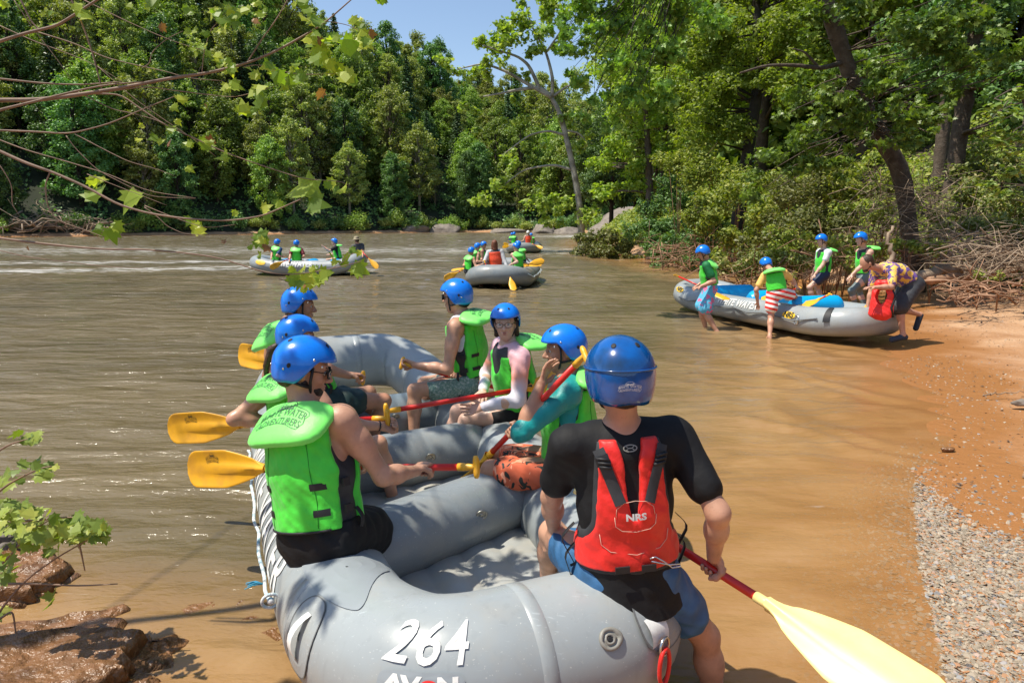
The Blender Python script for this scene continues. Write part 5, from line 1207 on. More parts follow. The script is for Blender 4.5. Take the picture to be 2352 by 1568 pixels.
# gravel spit: flat pebbles
rs = np.random.RandomState(4)
def pebbles(n, region, smin, smax, zoff=0):
    out = []
    while len(out) < n:
        x = rs.uniform(1.2, 6.5); y = rs.uniform(2.0, 9.5)
        if rs.rand() < region(x, y): out.append((x, y))
    xy = np.array(out); z = np.maximum(ground_h(xy[:, 0], xy[:, 1]), -.12)+zoff
    T = [(math.cos(a)*q, math.sin(a)*q, h) for q, h in ((.8, -.5), (1, 0), (.72, .5)) for a in np.arange(7)*2*math.pi/7]
    T = np.array(T); k = len(T); s_ = rs.uniform(smin, smax, n)*(rs.rand(n)**1.5*.9+.55)
    jit = 1+.28*(rs.rand(n, 7)-.5); jit = np.tile(jit, (1, 3))
    ax = T[None]*np.stack([s_, s_*rs.uniform(.45, .9, n), s_*rs.uniform(.14, .34, n)], 1)[:, None]*jit[..., None]
    an = rs.rand(n)*6.28; tx, ty = rs.randn(n)*.28, rs.randn(n)*.28; c_, s2 = np.cos(an), np.sin(an)
    x_ = ax[..., 0]*c_[:, None]-ax[..., 1]*s2[:, None]; y_ = ax[..., 0]*s2[:, None]+ax[..., 1]*c_[:, None]; z_ = ax[..., 2]+x_*tx[:, None]+y_*ty[:, None]
    v = np.stack([x_+xy[:, 0, None], y_+xy[:, 1, None], z_+z[:, None]+s_[:, None]*.1], 2).reshape(-1, 3)
    f = [(r*7+j, r*7+(j+1) % 7, (r+1)*7+(j+1) % 7, (r+1)*7+j) for r in (0, 1) for j in range(7)]+[(14, 15, 16, 17), (17, 18, 19, 20), (14, 17, 20, 20)]
    f = np.array(f[:16]+[(14, 17, 20, 14)])[:16]; F_ = (f[None]+(np.arange(n)*k)[:, None, None]).reshape(-1, 4)
    tri = np.array([(14, 17, 20)]); return v, F_, (tri[None]+(np.arange(n)*k)[:, None, None]).reshape(-1, 3)
def spit(x, y):
    d = dR(x, y); e0 = np.clip((5.05-y)/.5, 0, 1) if y > 2 else 1
    c = 1.0*(d > -.02)*e0*max(0, min(1, (3.12+.16*vnoise(y*2.2, 3)-x)/.25))
    w_ = .22*(d <= -.02)*(d > -.9)*max(0, 1+d/.9)*np.clip((6-y)/1.5, 0, 1)
    return max(c, w_, (.012+.05*max(0, 1-abs(x-3.2)/.5)*(y < 5.4)) if d > 0 else 0)
m, nt, b = nmat('river_pebbles'); gn = nt.nodes.new('ShaderNodeNewGeometry')
nt.links.new(ramp(nt, gn.outputs['Random Per Island'], [(0, (.19, .155, .11)), (.25, (.29, .235, .17)), (.5, (.40, .335, .25)), (.72, (.25, .19, .13)), (.84, (.44, .21, .09)), (.92, (.30, .30, .30)), (1, (.07, .06, .055))]), b.inputs['Base Color']); b.inputs['Roughness'].default_value = .6
nt.links.new(bump(nt, noise(nt, 90, 3), .4, .003), b.inputs['Normal']); MAT['pebble'] = m
v, f, t3 = pebbles(34000, spit, .005, .0155)
allf = [tuple(q) for q in f]+[tuple(q) for q in t3]
tag(link('gravel', mesh_np('gravel', v, allf, False), MAT['pebble']), 'grey and rust flat pebbles spread along the water edge', 'gravel', kind='stuff')
def litter_r(x, y):
    d = dR(x, y); return 0 if d < .12 else .25+.6*(vnoise(x*1.5, y*1.5) > .15)
_o = MAT['pebble']; v, f, t3 = None, None, None
rs = np.random.RandomState(6); n_ = 5200; xx = rs.uniform(3, 12, n_); yy = rs.uniform(4.5, 17, n_); ok = (dR(xx, yy) > .15) & (vnoise(xx*1.1, yy*1.1)+.3*rs.randn(n_) > -.05); xx, yy = xx[ok], yy[ok]
m, nt, b = nmat('beach_debris'); gn = nt.nodes.new('ShaderNodeNewGeometry'); nt.links.new(ramp(nt, gn.outputs['Random Per Island'], [(0, (.05, .035, .03)), (.4, (.12, .08, .05)), (.7, (.22, .15, .10)), (1, (.45, .36, .28))]), b.inputs['Base Color']); b.inputs['Roughness'].default_value = .8
DEB = (xx, yy); MAT['debris'] = m
MAT['rock'] = simple('river_rock', (.20, .17, .14), .75, .35, 1.5, .8, 6, .06, fine=(5, (.16, .13, .10), .7))
MAT['rock_wet'] = simple('wet_brown_rock', (.24, .115, .045), .34, .5, 5, 1, 16, .05, fine=(5, (.03, .02, .013), .95))
MAT['stick'] = simple('driftwood', (.30, .22, .15), .8, .3, 8, .6, 40, .006)
MAT['twig'] = simple('dry_twig', (.30, .17, .10), .8, .4, 3, .4, 60, .003)
def rock(label, c, r, mat='rock', seed=0, group=None, n=(28, 18), flat=1.0, name='rock', rot=0):
    rs_ = np.random.RandomState(seed); g = Geo(); r = np.array(r, float)
    th = np.linspace(.01, math.pi-.01, n[1]); ph = np.arange(n[0])*2*math.pi/n[0]; T, Ph = np.meshgrid(th, ph, indexing='ij')
    d = np.stack([np.sin(T)*np.cos(Ph), np.sin(T)*np.sin(Ph), np.cos(T)], 2)
    k = np.full(T.shape, 1.3)
    for _ in range(11):      # facets: cut by random planes
        q = nrm(rs_.randn(3)*[1, 1, .8]); o_ = rs_.uniform(.62, .95); dd = d@q; k = np.minimum(k, np.where(dd > .05, o_/np.maximum(dd, .05), 9))
    k = k*(1+.10*fbm(d[..., 0]*3+seed, d[..., 1]*3+d[..., 2]*2, 4)+.035*fbm(d[..., 0]*11+seed, d[..., 1]*11+d[..., 2]*9, 3)); P_ = d*k[..., None]*r
    cr, sr = math.cos(rot), math.sin(rot); P_ = np.stack([P_[..., 0]*cr-P_[..., 1]*sr, P_[..., 0]*sr+P_[..., 1]*cr, P_[..., 2]], 2)
    g.grid(P_+np.asarray(c, float), closev=True); return tag(obj(name, g, MAT[mat], local=True, recalc=True), label, 'rock', group)
# wet ledge at the lower left
rk = 'wet rocks at the lower left'
def slab(label, c, w_, d_, h_, rot, seed, mat='rock_wet', tilt=(0, 0), lay=3):
    """broken layered ledge: stacked uneven plates"""
    rs_ = np.random.RandomState(seed); g = Geo(); cr, sr = math.cos(rot), math.sin(rot); n = 44
    an = np.arange(n)*2*math.pi/n; e = 3.2; base = np.stack([np.sign(np.cos(an))*abs(np.cos(an))**(2/e), np.sign(np.sin(an))*abs(np.sin(an))**(2/e)], 1)
    kk = 1+.16*vnoise(an*1.9+seed, an*0+seed)+.09*vnoise(an*6+seed, an*0+2)
    rows = []; z = -h_*.6
    for L_ in range(lay):
        sc_ = 1-.13*L_; off = rs_.randn(2)*.05; j1 = 1+.05*rs_.randn(n); z1 = z+h_*(1.6/lay)*rs_.uniform(.7, 1.2)
        for zz_, q in ((z, 1.0), (z+.2*(z1-z), 1.03), (z1-.012, .99), (z1, .965)): rows.append([(base[i]*kk[i]*sc_*q*j1[i]+off).tolist()+[zz_+.012*math.sin(i*1.7+L_)] for i in range(n)])
        z = z1-.004
    for q in (.8, .55, .3, .08, .005): rows.append([(base[i]*kk[i]*sc_*q+off).tolist()+[z+.020*float(vnoise(base[i][0]*q*3+seed, base[i][1]*q*3))+.012*float(vnoise(base[i][0]*q*9, base[i][1]*q*9+seed))] for i in range(n)])
    P_ = np.array(rows); X_ = P_[..., 0]*w_; Y_ = P_[..., 1]*d_; Z_ = P_[..., 2]+tilt[0]*X_+tilt[1]*Y_
    g.grid(np.stack([c[0]+X_*cr-Y_*sr, c[1]+X_*sr+Y_*cr, c[2]+Z_], 2), closev=True); return tag(obj('rock', g, MAT[mat], local=True, recalc=True), label, 'rock', rk)
slab('long wet brown rock ledge at the bottom left corner, water washing over it', (-1.95, 2.62, -.02), .62, .30, .13, .25, 3, tilt=(-.05, .05))
slab('lower broken ledge in front of the long wet one, at the bottom edge', (-1.75, 2.34, -.04), .5, .22, .12, -.2, 5, tilt=(-.08, 0))
slab('wet slab under the overhanging leaves, behind the long ledge', (-2.85, 3.30, .00), .60, .26, .14, .15, 7, tilt=(-.12, .1))
slab('pale dry slab beside the leafy twigs at the left edge', (-3.05, 3.45, .13), .30, .11, .09, .3, 8, 'rock', tilt=(.1, .1), lay=2)
slab('thin wet shelf between the two lower-left ledges', (-2.3, 2.85, -.03), .5, .2, .07, .35, 23, lay=2)
slab('submerged brown ledge just right of the long wet one', (-1.45, 2.95, -.10), .45, .34, .08, .6, 11, lay=2)
slab('dark square-edged rock in the very bottom left corner', (-2.5, 2.3, .02), .34, .20, .15, .1, 17, tilt=(-.1, .1))
fb = 'boulders along the far bank'; brs = random.Random(5)
for i, (u, vv, Y, w_, h_, lb) in enumerate([(640, 524, 128, 2.4, 1.9, 'dark boulder standing at the far water edge above the left raft'), (690, 528, 130, 1.6, 1.0, 'small grey boulder on the far bank'), (850, 536, 136, 3.0, 1.2, 'rounded pale boulder at the far waterline'),
      (880, 522, 138, 2.6, 1.8, 'pointed grey boulder on the far bank left of centre'), (960, 530, 138, 4.0, 1.3, 'long low grey boulder on the far shore'), (1020, 530, 138, 3.4, 1.2, 'second long grey boulder on the far shore'), (290, 532, 106, 2.6, 1.3, 'grey boulder at the left-hand far shore'),
      (1250, 520, 128, 3.0, 1.3, 'big angular boulder in midstream near the tall leaning tree'), (1300, 528, 122, 2.6, .8, 'flat rocks below the angular boulder'), (1160, 531, 134, 3.2, .8, 'low rubble boulder right of the grey shore boulders')]):
    rock(lb, pt(u, vv, Y)*[1, 1, 0]+V(0, 0, .2), (w_, w_*.8, h_), 'rock', 20+i, fb, (26, 16))
rock('broad layered grey rock ledge behind the leaning tree, beside the small waterfall', (20, 114, .6), (8, 4.5, 3.0), 'rock', 61, None, (60, 34))
rock('grey rock step right of the waterfall', (30, 108, .8), (3.5, 3, 2.0), 'rock', 62, None, (40, 24))
g = Geo(); fx = np.linspace(-1, 1, 16); g.grid(np.array([[V(25.6+x*1.9+.3*math.sin(k*3), 106.5-3.5*k+.25*math.sin(x*9), 3.4-3.3*k**1.4+.15*math.sin(x*14+k*5)) for x in fx] for k in np.linspace(0, 1, 16)]))
tag(obj('waterfall', g, simple('white_water', (.75, .78, .78), .5, .2, 2, .8, 3, .2), local=True), 'small white waterfall pouring between the rocks upstream', 'waterfall', kind='structure')
rock('flat brown pebble the size of a hand on the wet sand', ptz(2173, 1030, .035), (.058, .030, .02), 'rock_wet', 71, None, (20, 12))
rock('pale stone at the right edge of the beach', ptz(2350, 925, .12), (.10, .06, .04), 'rock', 72, None, (20, 12))
rock('smooth grey boulder at the right edge, at the foot of the brush', ptz(2345, 610, .75), (.5, .3, .22), 'rock', 73, None, (24, 16))
rock('flat sandstone slab behind the bending man', ptz(2250, 658, .35), (.9, .55, .18), 'rock', 74, None, (30, 18))
# driftwood sticks on the beach
def stick(label, pts, r0, r1=None, mat='stick', name='stick', cat='stick', group=None, jag=.01, seed=0):
    rs_ = np.random.RandomState(seed); pts = np.array(pts, float); n = 14; t = np.linspace(0, len(pts)-1, n); q = np.stack([np.interp(t, range(len(pts)), pts[:, i]) for i in range(3)], 1)+rs_.randn(n, 3)*jag
    g = Geo(); g.tube(q, np.linspace(r0, r1 or r0*.5, n), 8); return tag(obj(name, g, MAT[mat], local=True), label, cat, group)
stick('thin pale stick lying on the sand at the right edge', [ptz(2255, 905, .10), ptz(2352, 900, .12)], .008, seed=1)
stick('long log lying on the bank behind the bending man', [pt(2100, 632, 15.2), pt(2230, 614, 15.6), pt(2340, 600, 16)], .14, .10, name='log', cat='log', seed=2, jag=.03)
stick('second log just below the long one, reddish brown', [pt(2130, 645, 14.6), pt(2240, 630, 15), pt(2330, 622, 15.3)], .09, .07, 'twig', name='log', cat='log', seed=3, jag=.03)
stick('broken upright pale branch standing behind the woman in leggings', [pt(2036, 625, 14.5), pt(2050, 590, 14.6), pt(2040, 560, 14.6), pt(2048, 520, 14.7)], .07, .03, name='dead_branch', cat='branch', seed=4, jag=.02)

xx, yy = DEB; rs = np.random.RandomState(8); T_ = np.array([(0, -.5), (.3, -.1), (.2, .35), (0, .5), (-.25, .2), (-.3, -.2)]); n_ = len(xx); an = rs.rand(n_)*6.28; s_ = rs.uniform(.012, .05, n_); asp = rs.uniform(.2, .9, n_)
px_ = T_[None, :, 0]*(s_*asp)[:, None]; py_ = T_[None, :, 1]*s_[:, None]; X_ = xx[:, None]+px_*np.cos(an)[:, None]-py_*np.sin(an)[:, None]; Y_ = yy[:, None]+px_*np.sin(an)[:, None]+py_*np.cos(an)[:, None]
Z_ = ground_h(X_, Y_)+.008+rs.rand(n_, 6)*.012
tag(link('beach_litter', mesh_np('beach_litter', np.stack([X_, Y_, Z_], 2).reshape(-1, 3), np.arange(n_*6).reshape(n_, 6), False), MAT['debris']), 'bark chips and leaf litter scattered over the sandy beach', 'litter', kind='stuff')
# ---------------------------------------------------------------- vegetation
def _lobed(pts): return np.array(pts, float)
LEAF = {
 'quad': _lobed([(0, -.5), (.36, .05), (0, .5), (-.36, .05)]),
 'oval': _lobed([(0, -.5), (.2, -.25), (.26, .08), (0, .5), (-.26, .08), (-.2, -.25)]),
 'oak': _lobed([(0, -.5), (.10, -.2), (.33, -.22), (.17, .0), (.40, .12), (.15, .2), (0, .5), (-.15, .2), (-.40, .12), (-.17, .0), (-.33, -.22), (-.10, -.2)]),
 'maple': _lobed([(0, -.45), (.14, -.34), (.36, -.38), (.33, -.22), (.56, .02), (.38, .05), (.42, .28), (.20, .20), (.13, .36), (0, .58), (-.13, .36), (-.20, .20), (-.42, .28), (-.38, .05), (-.56, .02), (-.33, -.22), (-.36, -.38), (-.14, -.34)])}
def leaves(C0, N0, S0, kind='quad', rs=None, fold=.18):
    """one face per leaf -> verts, faces"""
    rs = rs or np.random; n = len(C0); T = LEAF[kind]; k = len(T)
    N0 = N0/(np.linalg.norm(N0, axis=1)[:, None]+1e-9); a = rs.randn(n, 3); a -= N0*(a*N0).sum(1)[:, None]; a /= np.linalg.norm(a, axis=1)[:, None]+1e-9; b = np.cross(N0, a)
    z = (np.abs(T[:, 0])*fold-(T[:, 1]**2)*fold*.8)
    v = C0[:, None]+S0[:, None, None]*(a[:, None]*T[None, :, 0, None]+b[:, None]*T[None, :, 1, None]+N0[:, None]*z[None, :, None])
    return v.reshape(-1, 3), np.arange(n*k).reshape(n, k)
def clump_pts(rs, c, r, n, shell=.55, up=.7):
    d = rs.randn(n, 3); d /= np.linalg.norm(d, axis=1)[:, None]; q = (shell+(1-shell)*rs.rand(n))**1.0
    wob = 1+.22*np.sin(d[:, 0]*5+c[0]*3)*np.sin(d[:, 1]*4+c[1]*2)+.16*np.sin(d[:, 2]*7+c[2]+d[:, 0]*6)
    P_ = np.asarray(c)+d*np.asarray(r)*(q*wob)[:, None]
    P_ = P_+np.asarray(r)*.22*np.stack([np.sin(P_[:, 1]*2.9/r[0]+P_[:, 2]*1.7/r[0]), np.sin(P_[:, 2]*2.7/r[0]+P_[:, 0]*2.1/r[0]), np.sin(P_[:, 0]*3.1/r[0]+P_[:, 1]*2.3/r[0])], 1)
    return P_, d*.38+V(0, 0, up*.85)+rs.randn(n, 3)*.55
def leafobj(name, parts, mat, root, kind, rs, local=False, fold=.18):
    P_ = np.concatenate([p[0] for p in parts]); N_ = np.concatenate([p[1] for p in parts]); S_ = np.concatenate([p[2] for p in parts])
    v, f = leaves(P_, N_, S_, kind, rs, fold); off = origin_of(root) if root is not None else 0
    me = mesh_np(name, v-off, f, False); return link(name, me, mat, root)
LM = {}
LM['hill'] = leafmat('foliage_hill', [(0.092, 0.163, 0.022), (0.169, 0.281, 0.031), (0.261, 0.370, 0.043), (0.370, 0.448, 0.063)], .30)
LM['hill2'] = leafmat('foliage_hill_olive', [(0.131, 0.182, 0.035), (0.222, 0.279, 0.047), (0.324, 0.365, 0.075), (0.442, 0.428, 0.107)], .30)
LM['hill3'] = leafmat('foliage_hill_deep', [(0.044, 0.117, 0.030), (0.085, 0.192, 0.042), (0.134, 0.264, 0.054), (0.190, 0.322, 0.076)], .25)
LM['conifer'] = leafmat('conifer_needles', [(0.037, 0.083, 0.033), (0.069, 0.132, 0.048), (0.115, 0.191, 0.065)], .12)
LM['bright'] = leafmat('sunlit_foliage', [(0.121, 0.207, 0.010), (0.194, 0.303, 0.015), (0.292, 0.385, 0.025), (0.406, 0.440, 0.037)], .42)
LM['sun'] = leafmat('sun_maple_foliage', [(.12, .20, .012), (.20, .30, .018), (.28, .37, .025), (.36, .42, .04)], .45)
LM['oak'] = leafmat('oak_foliage', [(0.068, 0.142, 0.018), (0.123, 0.216, 0.023), (0.183, 0.303, 0.028), (0.306, 0.412, 0.051)], .35, .38)
LM['bush'] = leafmat('bush_foliage', [(0.089, 0.142, 0.014), (0.175, 0.238, 0.022), (0.293, 0.347, 0.036), (0.440, 0.412, 0.056)], .35)
LM['bush_dry'] = leafmat('thicket_foliage', [(0.084, 0.113, 0.022), (0.151, 0.189, 0.037), (0.218, 0.242, 0.059), (0.336, 0.258, 0.089)], .3)
LM['syc'] = leafmat('sycamore_leaves', [(0.149, 0.250, 0.025), (0.230, 0.350, 0.031), (0.351, 0.450, 0.062), (0.459, 0.500, 0.150)], .45)
LM['near'] = leafmat('near_leaves', [(0.095, 0.172, 0.013), (0.189, 0.296, 0.018), (0.379, 0.452, 0.021), (0.531, 0.530, 0.042)], .55, .42)
LM['brown'] = leafmat('dead_leaves', [(0.140, 0.039, 0.016), (0.239, 0.078, 0.026), (0.309, 0.130, 0.052)], .2)
MAT['bark'] = simple('bark_brown', (.085, .060, .042), .9, .35, 3, .9, 18, .03, fine=(8, (.16, .13, .10), .6))
MAT['bark_pale'] = simple('bark_pale', (.34, .31, .26), .85, .35, 1.5, .7, 9, .02, fine=(1.6, (.10, .08, .06), .8))
MAT['bark_dark'] = simple('bark_dark', (.035, .027, .02), .9, .35, 3, .9, 18, .03)
MAT['branch'] = simple('branch_brown', (.23, .145, .10), .7, .25, 14, .6, 90, .002)
def tree_proto(seed, H, R, ncl, per, size, kind='broad', lowc=.24):
    """returns trunk verts/faces and crown verts/faces with the base at the origin"""
    rs = np.random.RandomState(seed); g = Geo(); parts = []
    if kind == 'broad':
        bend = rs.randn(2)*.5; top = V(bend[0], bend[1], H*.72)
        g.tube([V(0, 0, -.6), V(bend[0]*.2, bend[1]*.2, H*.25), V(bend[0]*.6, bend[1]*.6, H*.5), top], [.034*H*.6, .024*H*.6, .016*H*.6, .006*H*.6], 7)
        for i in range(ncl):
            t = (i+.5)/ncl; zz_ = H*(lowc+(.96-lowc)*t); rr = R*math.sqrt(max(.05, 1-((t-.42)/.62)**2))*rs.uniform(.45, 1.0)*(1 if t < .9 else .4); an = i*2.4+rs.rand()*.8
            c = V(rr*math.cos(an)+bend[0]*t, rr*math.sin(an)+bend[1]*t, zz_); r_ = R*rs.uniform(.20, .42)*(1 if ncl > 30 else 1.08)
            p, n_ = clump_pts(rs, c, V(r_*rs.uniform(.8, 1.25), r_*rs.uniform(.8, 1.25), r_*rs.uniform(.5, .95)), per, .35); parts.append((p, n_, size*rs.uniform(.7, 1.25, per)))
            st = V(bend[0]*t*.6, bend[1]*t*.6, zz_*.72); g.tube([st, (st+c)/2+V(0, 0, .1*R), c], [.006*H*.6+.03, .03+.003*H*.6, .015], 4)
    else:
        g.tube([V(0, 0, -.6), V(0, 0, H)], [.018*H, .02], 6)
        nl = ncl
        for i in range(nl):
            t = (i+.5)/nl; z0 = H*(.10+.90*t); rr = R*(1-t)**.75+.15; m = max(4, int(per*(1-t*.8)))
            an = rs.rand(m)*6.28; q = rr*rs.rand(m)**.6*(.75+.25*np.sin(an*5+i*2.1)); p = np.stack([q*np.cos(an), q*np.sin(an), z0-.30*q+rs.randn(m)*.10], 1)
            parts.append((p, np.stack([.3*np.cos(an), .3*np.sin(an), np.ones(m)], 1)+rs.randn(m, 3)*.3, size*rs.uniform(.7, 1.2, m)))
    P_ = np.concatenate([p[0] for p in parts]); N_ = np.concatenate([p[1] for p in parts]); S_ = np.concatenate([p[2] for p in parts])
    return g, leaves(P_, N_, S_, 'quad', rs)
def proto_objs(nm, seed, H, R, ncl, per, size, mat, kind='broad', bark='bark', lowc=.24):
    g, (v, f) = tree_proto(seed, H, R, ncl, per, size, kind, lowc)
    tm = mesh_np('trunk', g.V(), g.f); tm.materials.append(MAT[bark]); cm = mesh_np('crown', v, f, False); cm.materials.append(LM[mat]); return nm, tm, cm
def place(proto, loc, rz, s, label, cat, group, sz=None):
    nm, tm, cm = proto; e = empty(nm, loc, label, cat, group); e.rotation_euler = (0, 0, rz); e.scale = (s, s, sz or s)
    for n_, m_ in (('trunk', tm), ('crown', cm)):
        o = bpy.data.objects.new(n_, m_); C.objects.link(o); o.parent = e
    return e
PR = [proto_objs('leafy_tree', 1, 16, 3.9, 46, 250, .38, 'hill', lowc=.12), proto_objs('leafy_tree', 2, 18, 3.5, 46, 250, .36, 'hill2', lowc=.14), proto_objs('leafy_tree', 3, 14, 4.2, 44, 260, .40, 'hill', lowc=.08),
      proto_objs('leafy_tree', 4, 17, 3.7, 46, 250, .36, 'hill3', bark='bark_dark', lowc=.10), proto_objs('leafy_tree', 5, 15, 3.5, 42, 260, .38, 'hill2', bark='bark_pale', lowc=.2),
      proto_objs('conifer_tree', 6, 19, 4.2, 40, 300, .44, 'conifer', 'con', 'bark_dark'), proto_objs('conifer_tree', 7, 15, 3.6, 34, 300, .42, 'hill3', 'con', 'bark_dark')]
rs = np.random.RandomState(12); cand = []
for gx in np.arange(-200, 80, 6.5):
    for gy in np.arange(60, 330, 6.5):
        x = gx+rs.uniform(-2.5, 2.5); y = gy+rs.uniform(-2.5, 2.5); e = y-np.interp(x, SHF[:, 0], SHF[:, 1])
        if e < 3.0 or e > 118 or x < -.80*y-4 or x > .26*y+4: continue
        cand.append((e, x, y))
cand.sort(); print('hill candidates', len(cand)); far_ = cand[292:]; cand = cand[:292]
zc = ground_h(np.array([c[1] for c in cand]), np.array([c[2] for c in cand]))
look = ['mid-green round-topped tree', 'tall olive-green tree', 'broad mid-green tree', 'dark green tree', 'pale-barked olive-green tree', 'tall dark layered conifer', 'shorter dark green conifer']
for i, (e, x, y) in enumerate(cand):
    q = rs.rand(); k = 5 if q < .08 else 6 if q < .15 else rs.randint(0, 5)
    if e < 9 and rs.rand() < .4: k = [3, 3, 5][rs.randint(3)]
    p = PR[k]; s = rs.uniform(.72, 1.18)*(.85 if e < 7 else 1.05); az = x/y
    row = 'at the far water edge' if e < 12 else 'low on the far hillside' if e < 26 else 'halfway up the far hillside'
    sec = 'at the far left' if az < -.52 else 'left of the left raft' if az < -.35 else 'above the left raft' if az < -.2 else 'right of the left raft' if az < -.09 else 'above the end-on raft' if az < .03 else 'behind the leaning sycamore'
    place(p, (x, y, zc[i]-.3), rs.rand()*6.28, s, look[k]+' '+row+', '+sec, 'tree', look[k]+'s '+row+' '+sec, s*rs.uniform(.9, 1.2))
# the rest of the wood, up to the ridge, reads as one mass
rf = np.random.RandomState(77); P_ = []; N_ = []; S_ = []; zf = ground_h(np.array([c[1] for c in far_]), np.array([c[2] for c in far_]))
for (e, x, y), z in zip(far_, zf):
    H_ = rf.uniform(11, 17); R_ = rf.uniform(2.6, 4.3)
    for _ in range(9):
        t = rf.rand(); a_ = rf.rand()*6.28; q_ = R_*.75*math.sqrt(max(.02, 1-((t-.35)/.7)**2)); r_ = R_*rf.uniform(.35, .5)
        p_, n_ = clump_pts(rf, (x+q_*math.cos(a_), y+q_*math.sin(a_), z+H_*(.3+.68*t)), V(r_, r_, r_*rf.uniform(.6, 1)), 95, .4); P_.append(p_); N_.append(n_); S_.append(rf.uniform(.4, .8, 95))
v, f = leaves(np.concatenate(P_), np.concatenate(N_), np.concatenate(S_), 'quad', rf)
tag(link('woodland', mesh_np('woodland', v, f, False), LM['hill']), 'dense wood covering the upper far hillside up to the ridge', 'woodland', kind='stuff')
ru = np.random.RandomState(91); P_ = []; N_ = []; S_ = []
xu = ru.uniform(-100, 45, 26000); eu = ru.uniform(1.5, 34, 26000); yu = np.interp(xu, SHF[:, 0], SHF[:, 1])+eu; zu = ground_h(xu, yu); ok = (xu > -.8*yu) & (vnoise(xu*.3, yu*.3) > -.35); xu, yu, zu = xu[ok], yu[ok], zu[ok]
hu2 = .4+2.2*np.clip(vnoise(xu*.45, yu*.45)+.3, 0, 1); P_ = np.stack([xu, yu, zu+hu2*ru.rand(len(xu))**.6], 1)
v, f = leaves(P_, ru.randn(len(xu), 3)*.5+V(.1, -.5, .8), ru.uniform(.35, .8, len(xu)), 'quad', ru)
tag(link('understory', mesh_np('understory', v, f, False), LM['hill3']), 'low leafy undergrowth beneath the trees of the far hillside', 'undergrowth', kind='stuff')
MAT['grey_twigs'] = simple('grey_dead_twigs', (.16, .14, .11), .9, .2)
LM['dead'] = leafmat('grey_dead_needles', [(.09, .085, .06), (.14, .13, .09), (.19, .17, .12)], .1)
DP = proto_objs('dead_conifer', 51, 17, 3.2, 40, 90, .34, 'dead', 'con', 'bark_pale')
for i, (u, Y, s_) in enumerate([(715, 131, .95), (690, 134, .8), (1000, 148, .7)]):
    q_ = pt(u, 500, Y); place(DP, (q_[0], q_[1], float(ground_h(q_[0], q_[1]))), i*2., s_, ['tall grey dead conifer on the far bank above the left raft', 'shorter grey dead conifer beside the tall dead one', 'small grey dead conifer right of the dark far-bank trees'][i], 'tree', 'dead conifers of the far bank')
# fringe of shrubs at the far waterline
def bush_proto(seed, r, h, n, size, mat, kind='quad', ncl=8):
    rs_ = np.random.RandomState(seed); parts = []; g = Geo()
    for i in range(ncl):
        an = rs_.rand()*6.28; q = r*.62*rs_.rand()**.5; zc_ = h*rs_.uniform(.22, .72)*(1-.4*(q/r)); c = V(q*math.cos(an), q*math.sin(an), zc_); rr = r*rs_.uniform(.32, .5)
        p, n_ = clump_pts(rs_, c, V(rr, rr, min(rr, h*.36)), n//ncl, .45); p[:, 2] = np.maximum(p[:, 2], .02); parts.append((p, n_, size*rs_.uniform(.6, 1.25, n//ncl)))
        g.tube([V(.1*math.cos(an), .1*math.sin(an), -.2), c*[.6, .6, .5], c], [.02+.01*r, .012+.006*r, .006], 5)
    P_ = np.concatenate([p[0] for p in parts]); N_ = np.concatenate([p[1] for p in parts]); S_ = np.concatenate([p[2] for p in parts]); v, f = leaves(P_, N_, S_, kind, rs_)
    tm = mesh_np('stems', g.V(), g.f); tm.materials.append(MAT['bark']); cm = mesh_np('foliage', v, f, False); cm.materials.append(LM[mat]); return 'shrub', tm, cm
FB = [bush_proto(31, 2.6, 2.6, 1500, .28, 'hill3'), bush_proto(32, 2.2, 2.0, 1300, .26, 'hill2'), bush_proto(33, 2.8, 3.4, 1800, .28, 'hill')]
for i in range(46):
    x = -96+i*2.75+rs.uniform(-.8, .8); y = np.interp(x, SHF[:, 0], SHF[:, 1])+rs.uniform(1.5, 3.5)
    if x < -.8*y: continue
    place(FB[rs.choice([0, 0, 1, 2])], (x, y, float(ground_h(x, y))-.1), rs.rand()*6.28, rs.uniform(.6, 1.25), 'low shrub fringing the far water edge '+('at the far left' if x/y < -.5 else 'left of the left raft' if x/y < -.34 else 'beyond the left raft' if x/y < -.2 else 'between the two midstream rafts' if x/y < -.05 else 'beyond the farthest raft' if x/y < .04 else 'behind the leaning sycamore'), 'shrub', 'shrubs along the far waterline')
# ---- right-hand wood: big trees further back, then hand-placed trees and thickets
RB = [proto_objs('woodland_tree', 41, 17, 4.8, 34, 1300, .26, 'hill3', bark='bark_dark'), proto_objs('woodland_tree', 42, 19, 4.6, 34, 1300, .24, 'bright', bark='bark'), proto_objs('woodland_tree', 43, 15, 4.4, 32, 1300, .24, 'hill', bark='bark_dark')]  # first one's dark leaf colour carries the shade of the wood
spots = [(30, 62, 0), (24, 52, 1), (31, 44, 0), (19, 44, 2), (40, 52, 2), (26, 36, 0), (35, 33, 2), (44, 40, 0), (21, 66, 2), (15, 74, 1), (12.5, 58, 2), (52, 60, 0), (38, 70, 2), (17, 34, 1), (24, 27, 0), (31, 25, 0), (40, 27, 2), (22, 84, 2), (35, 90, 0), (48, 84, 2), (17, 96, 2), (29, 19, 0), (38, 19, 2), (12, 84, 0), (21, 40, 1), (22, 31, 2), (27, 46, 0), (16, 48, 1), (14.5, 41, 1)]
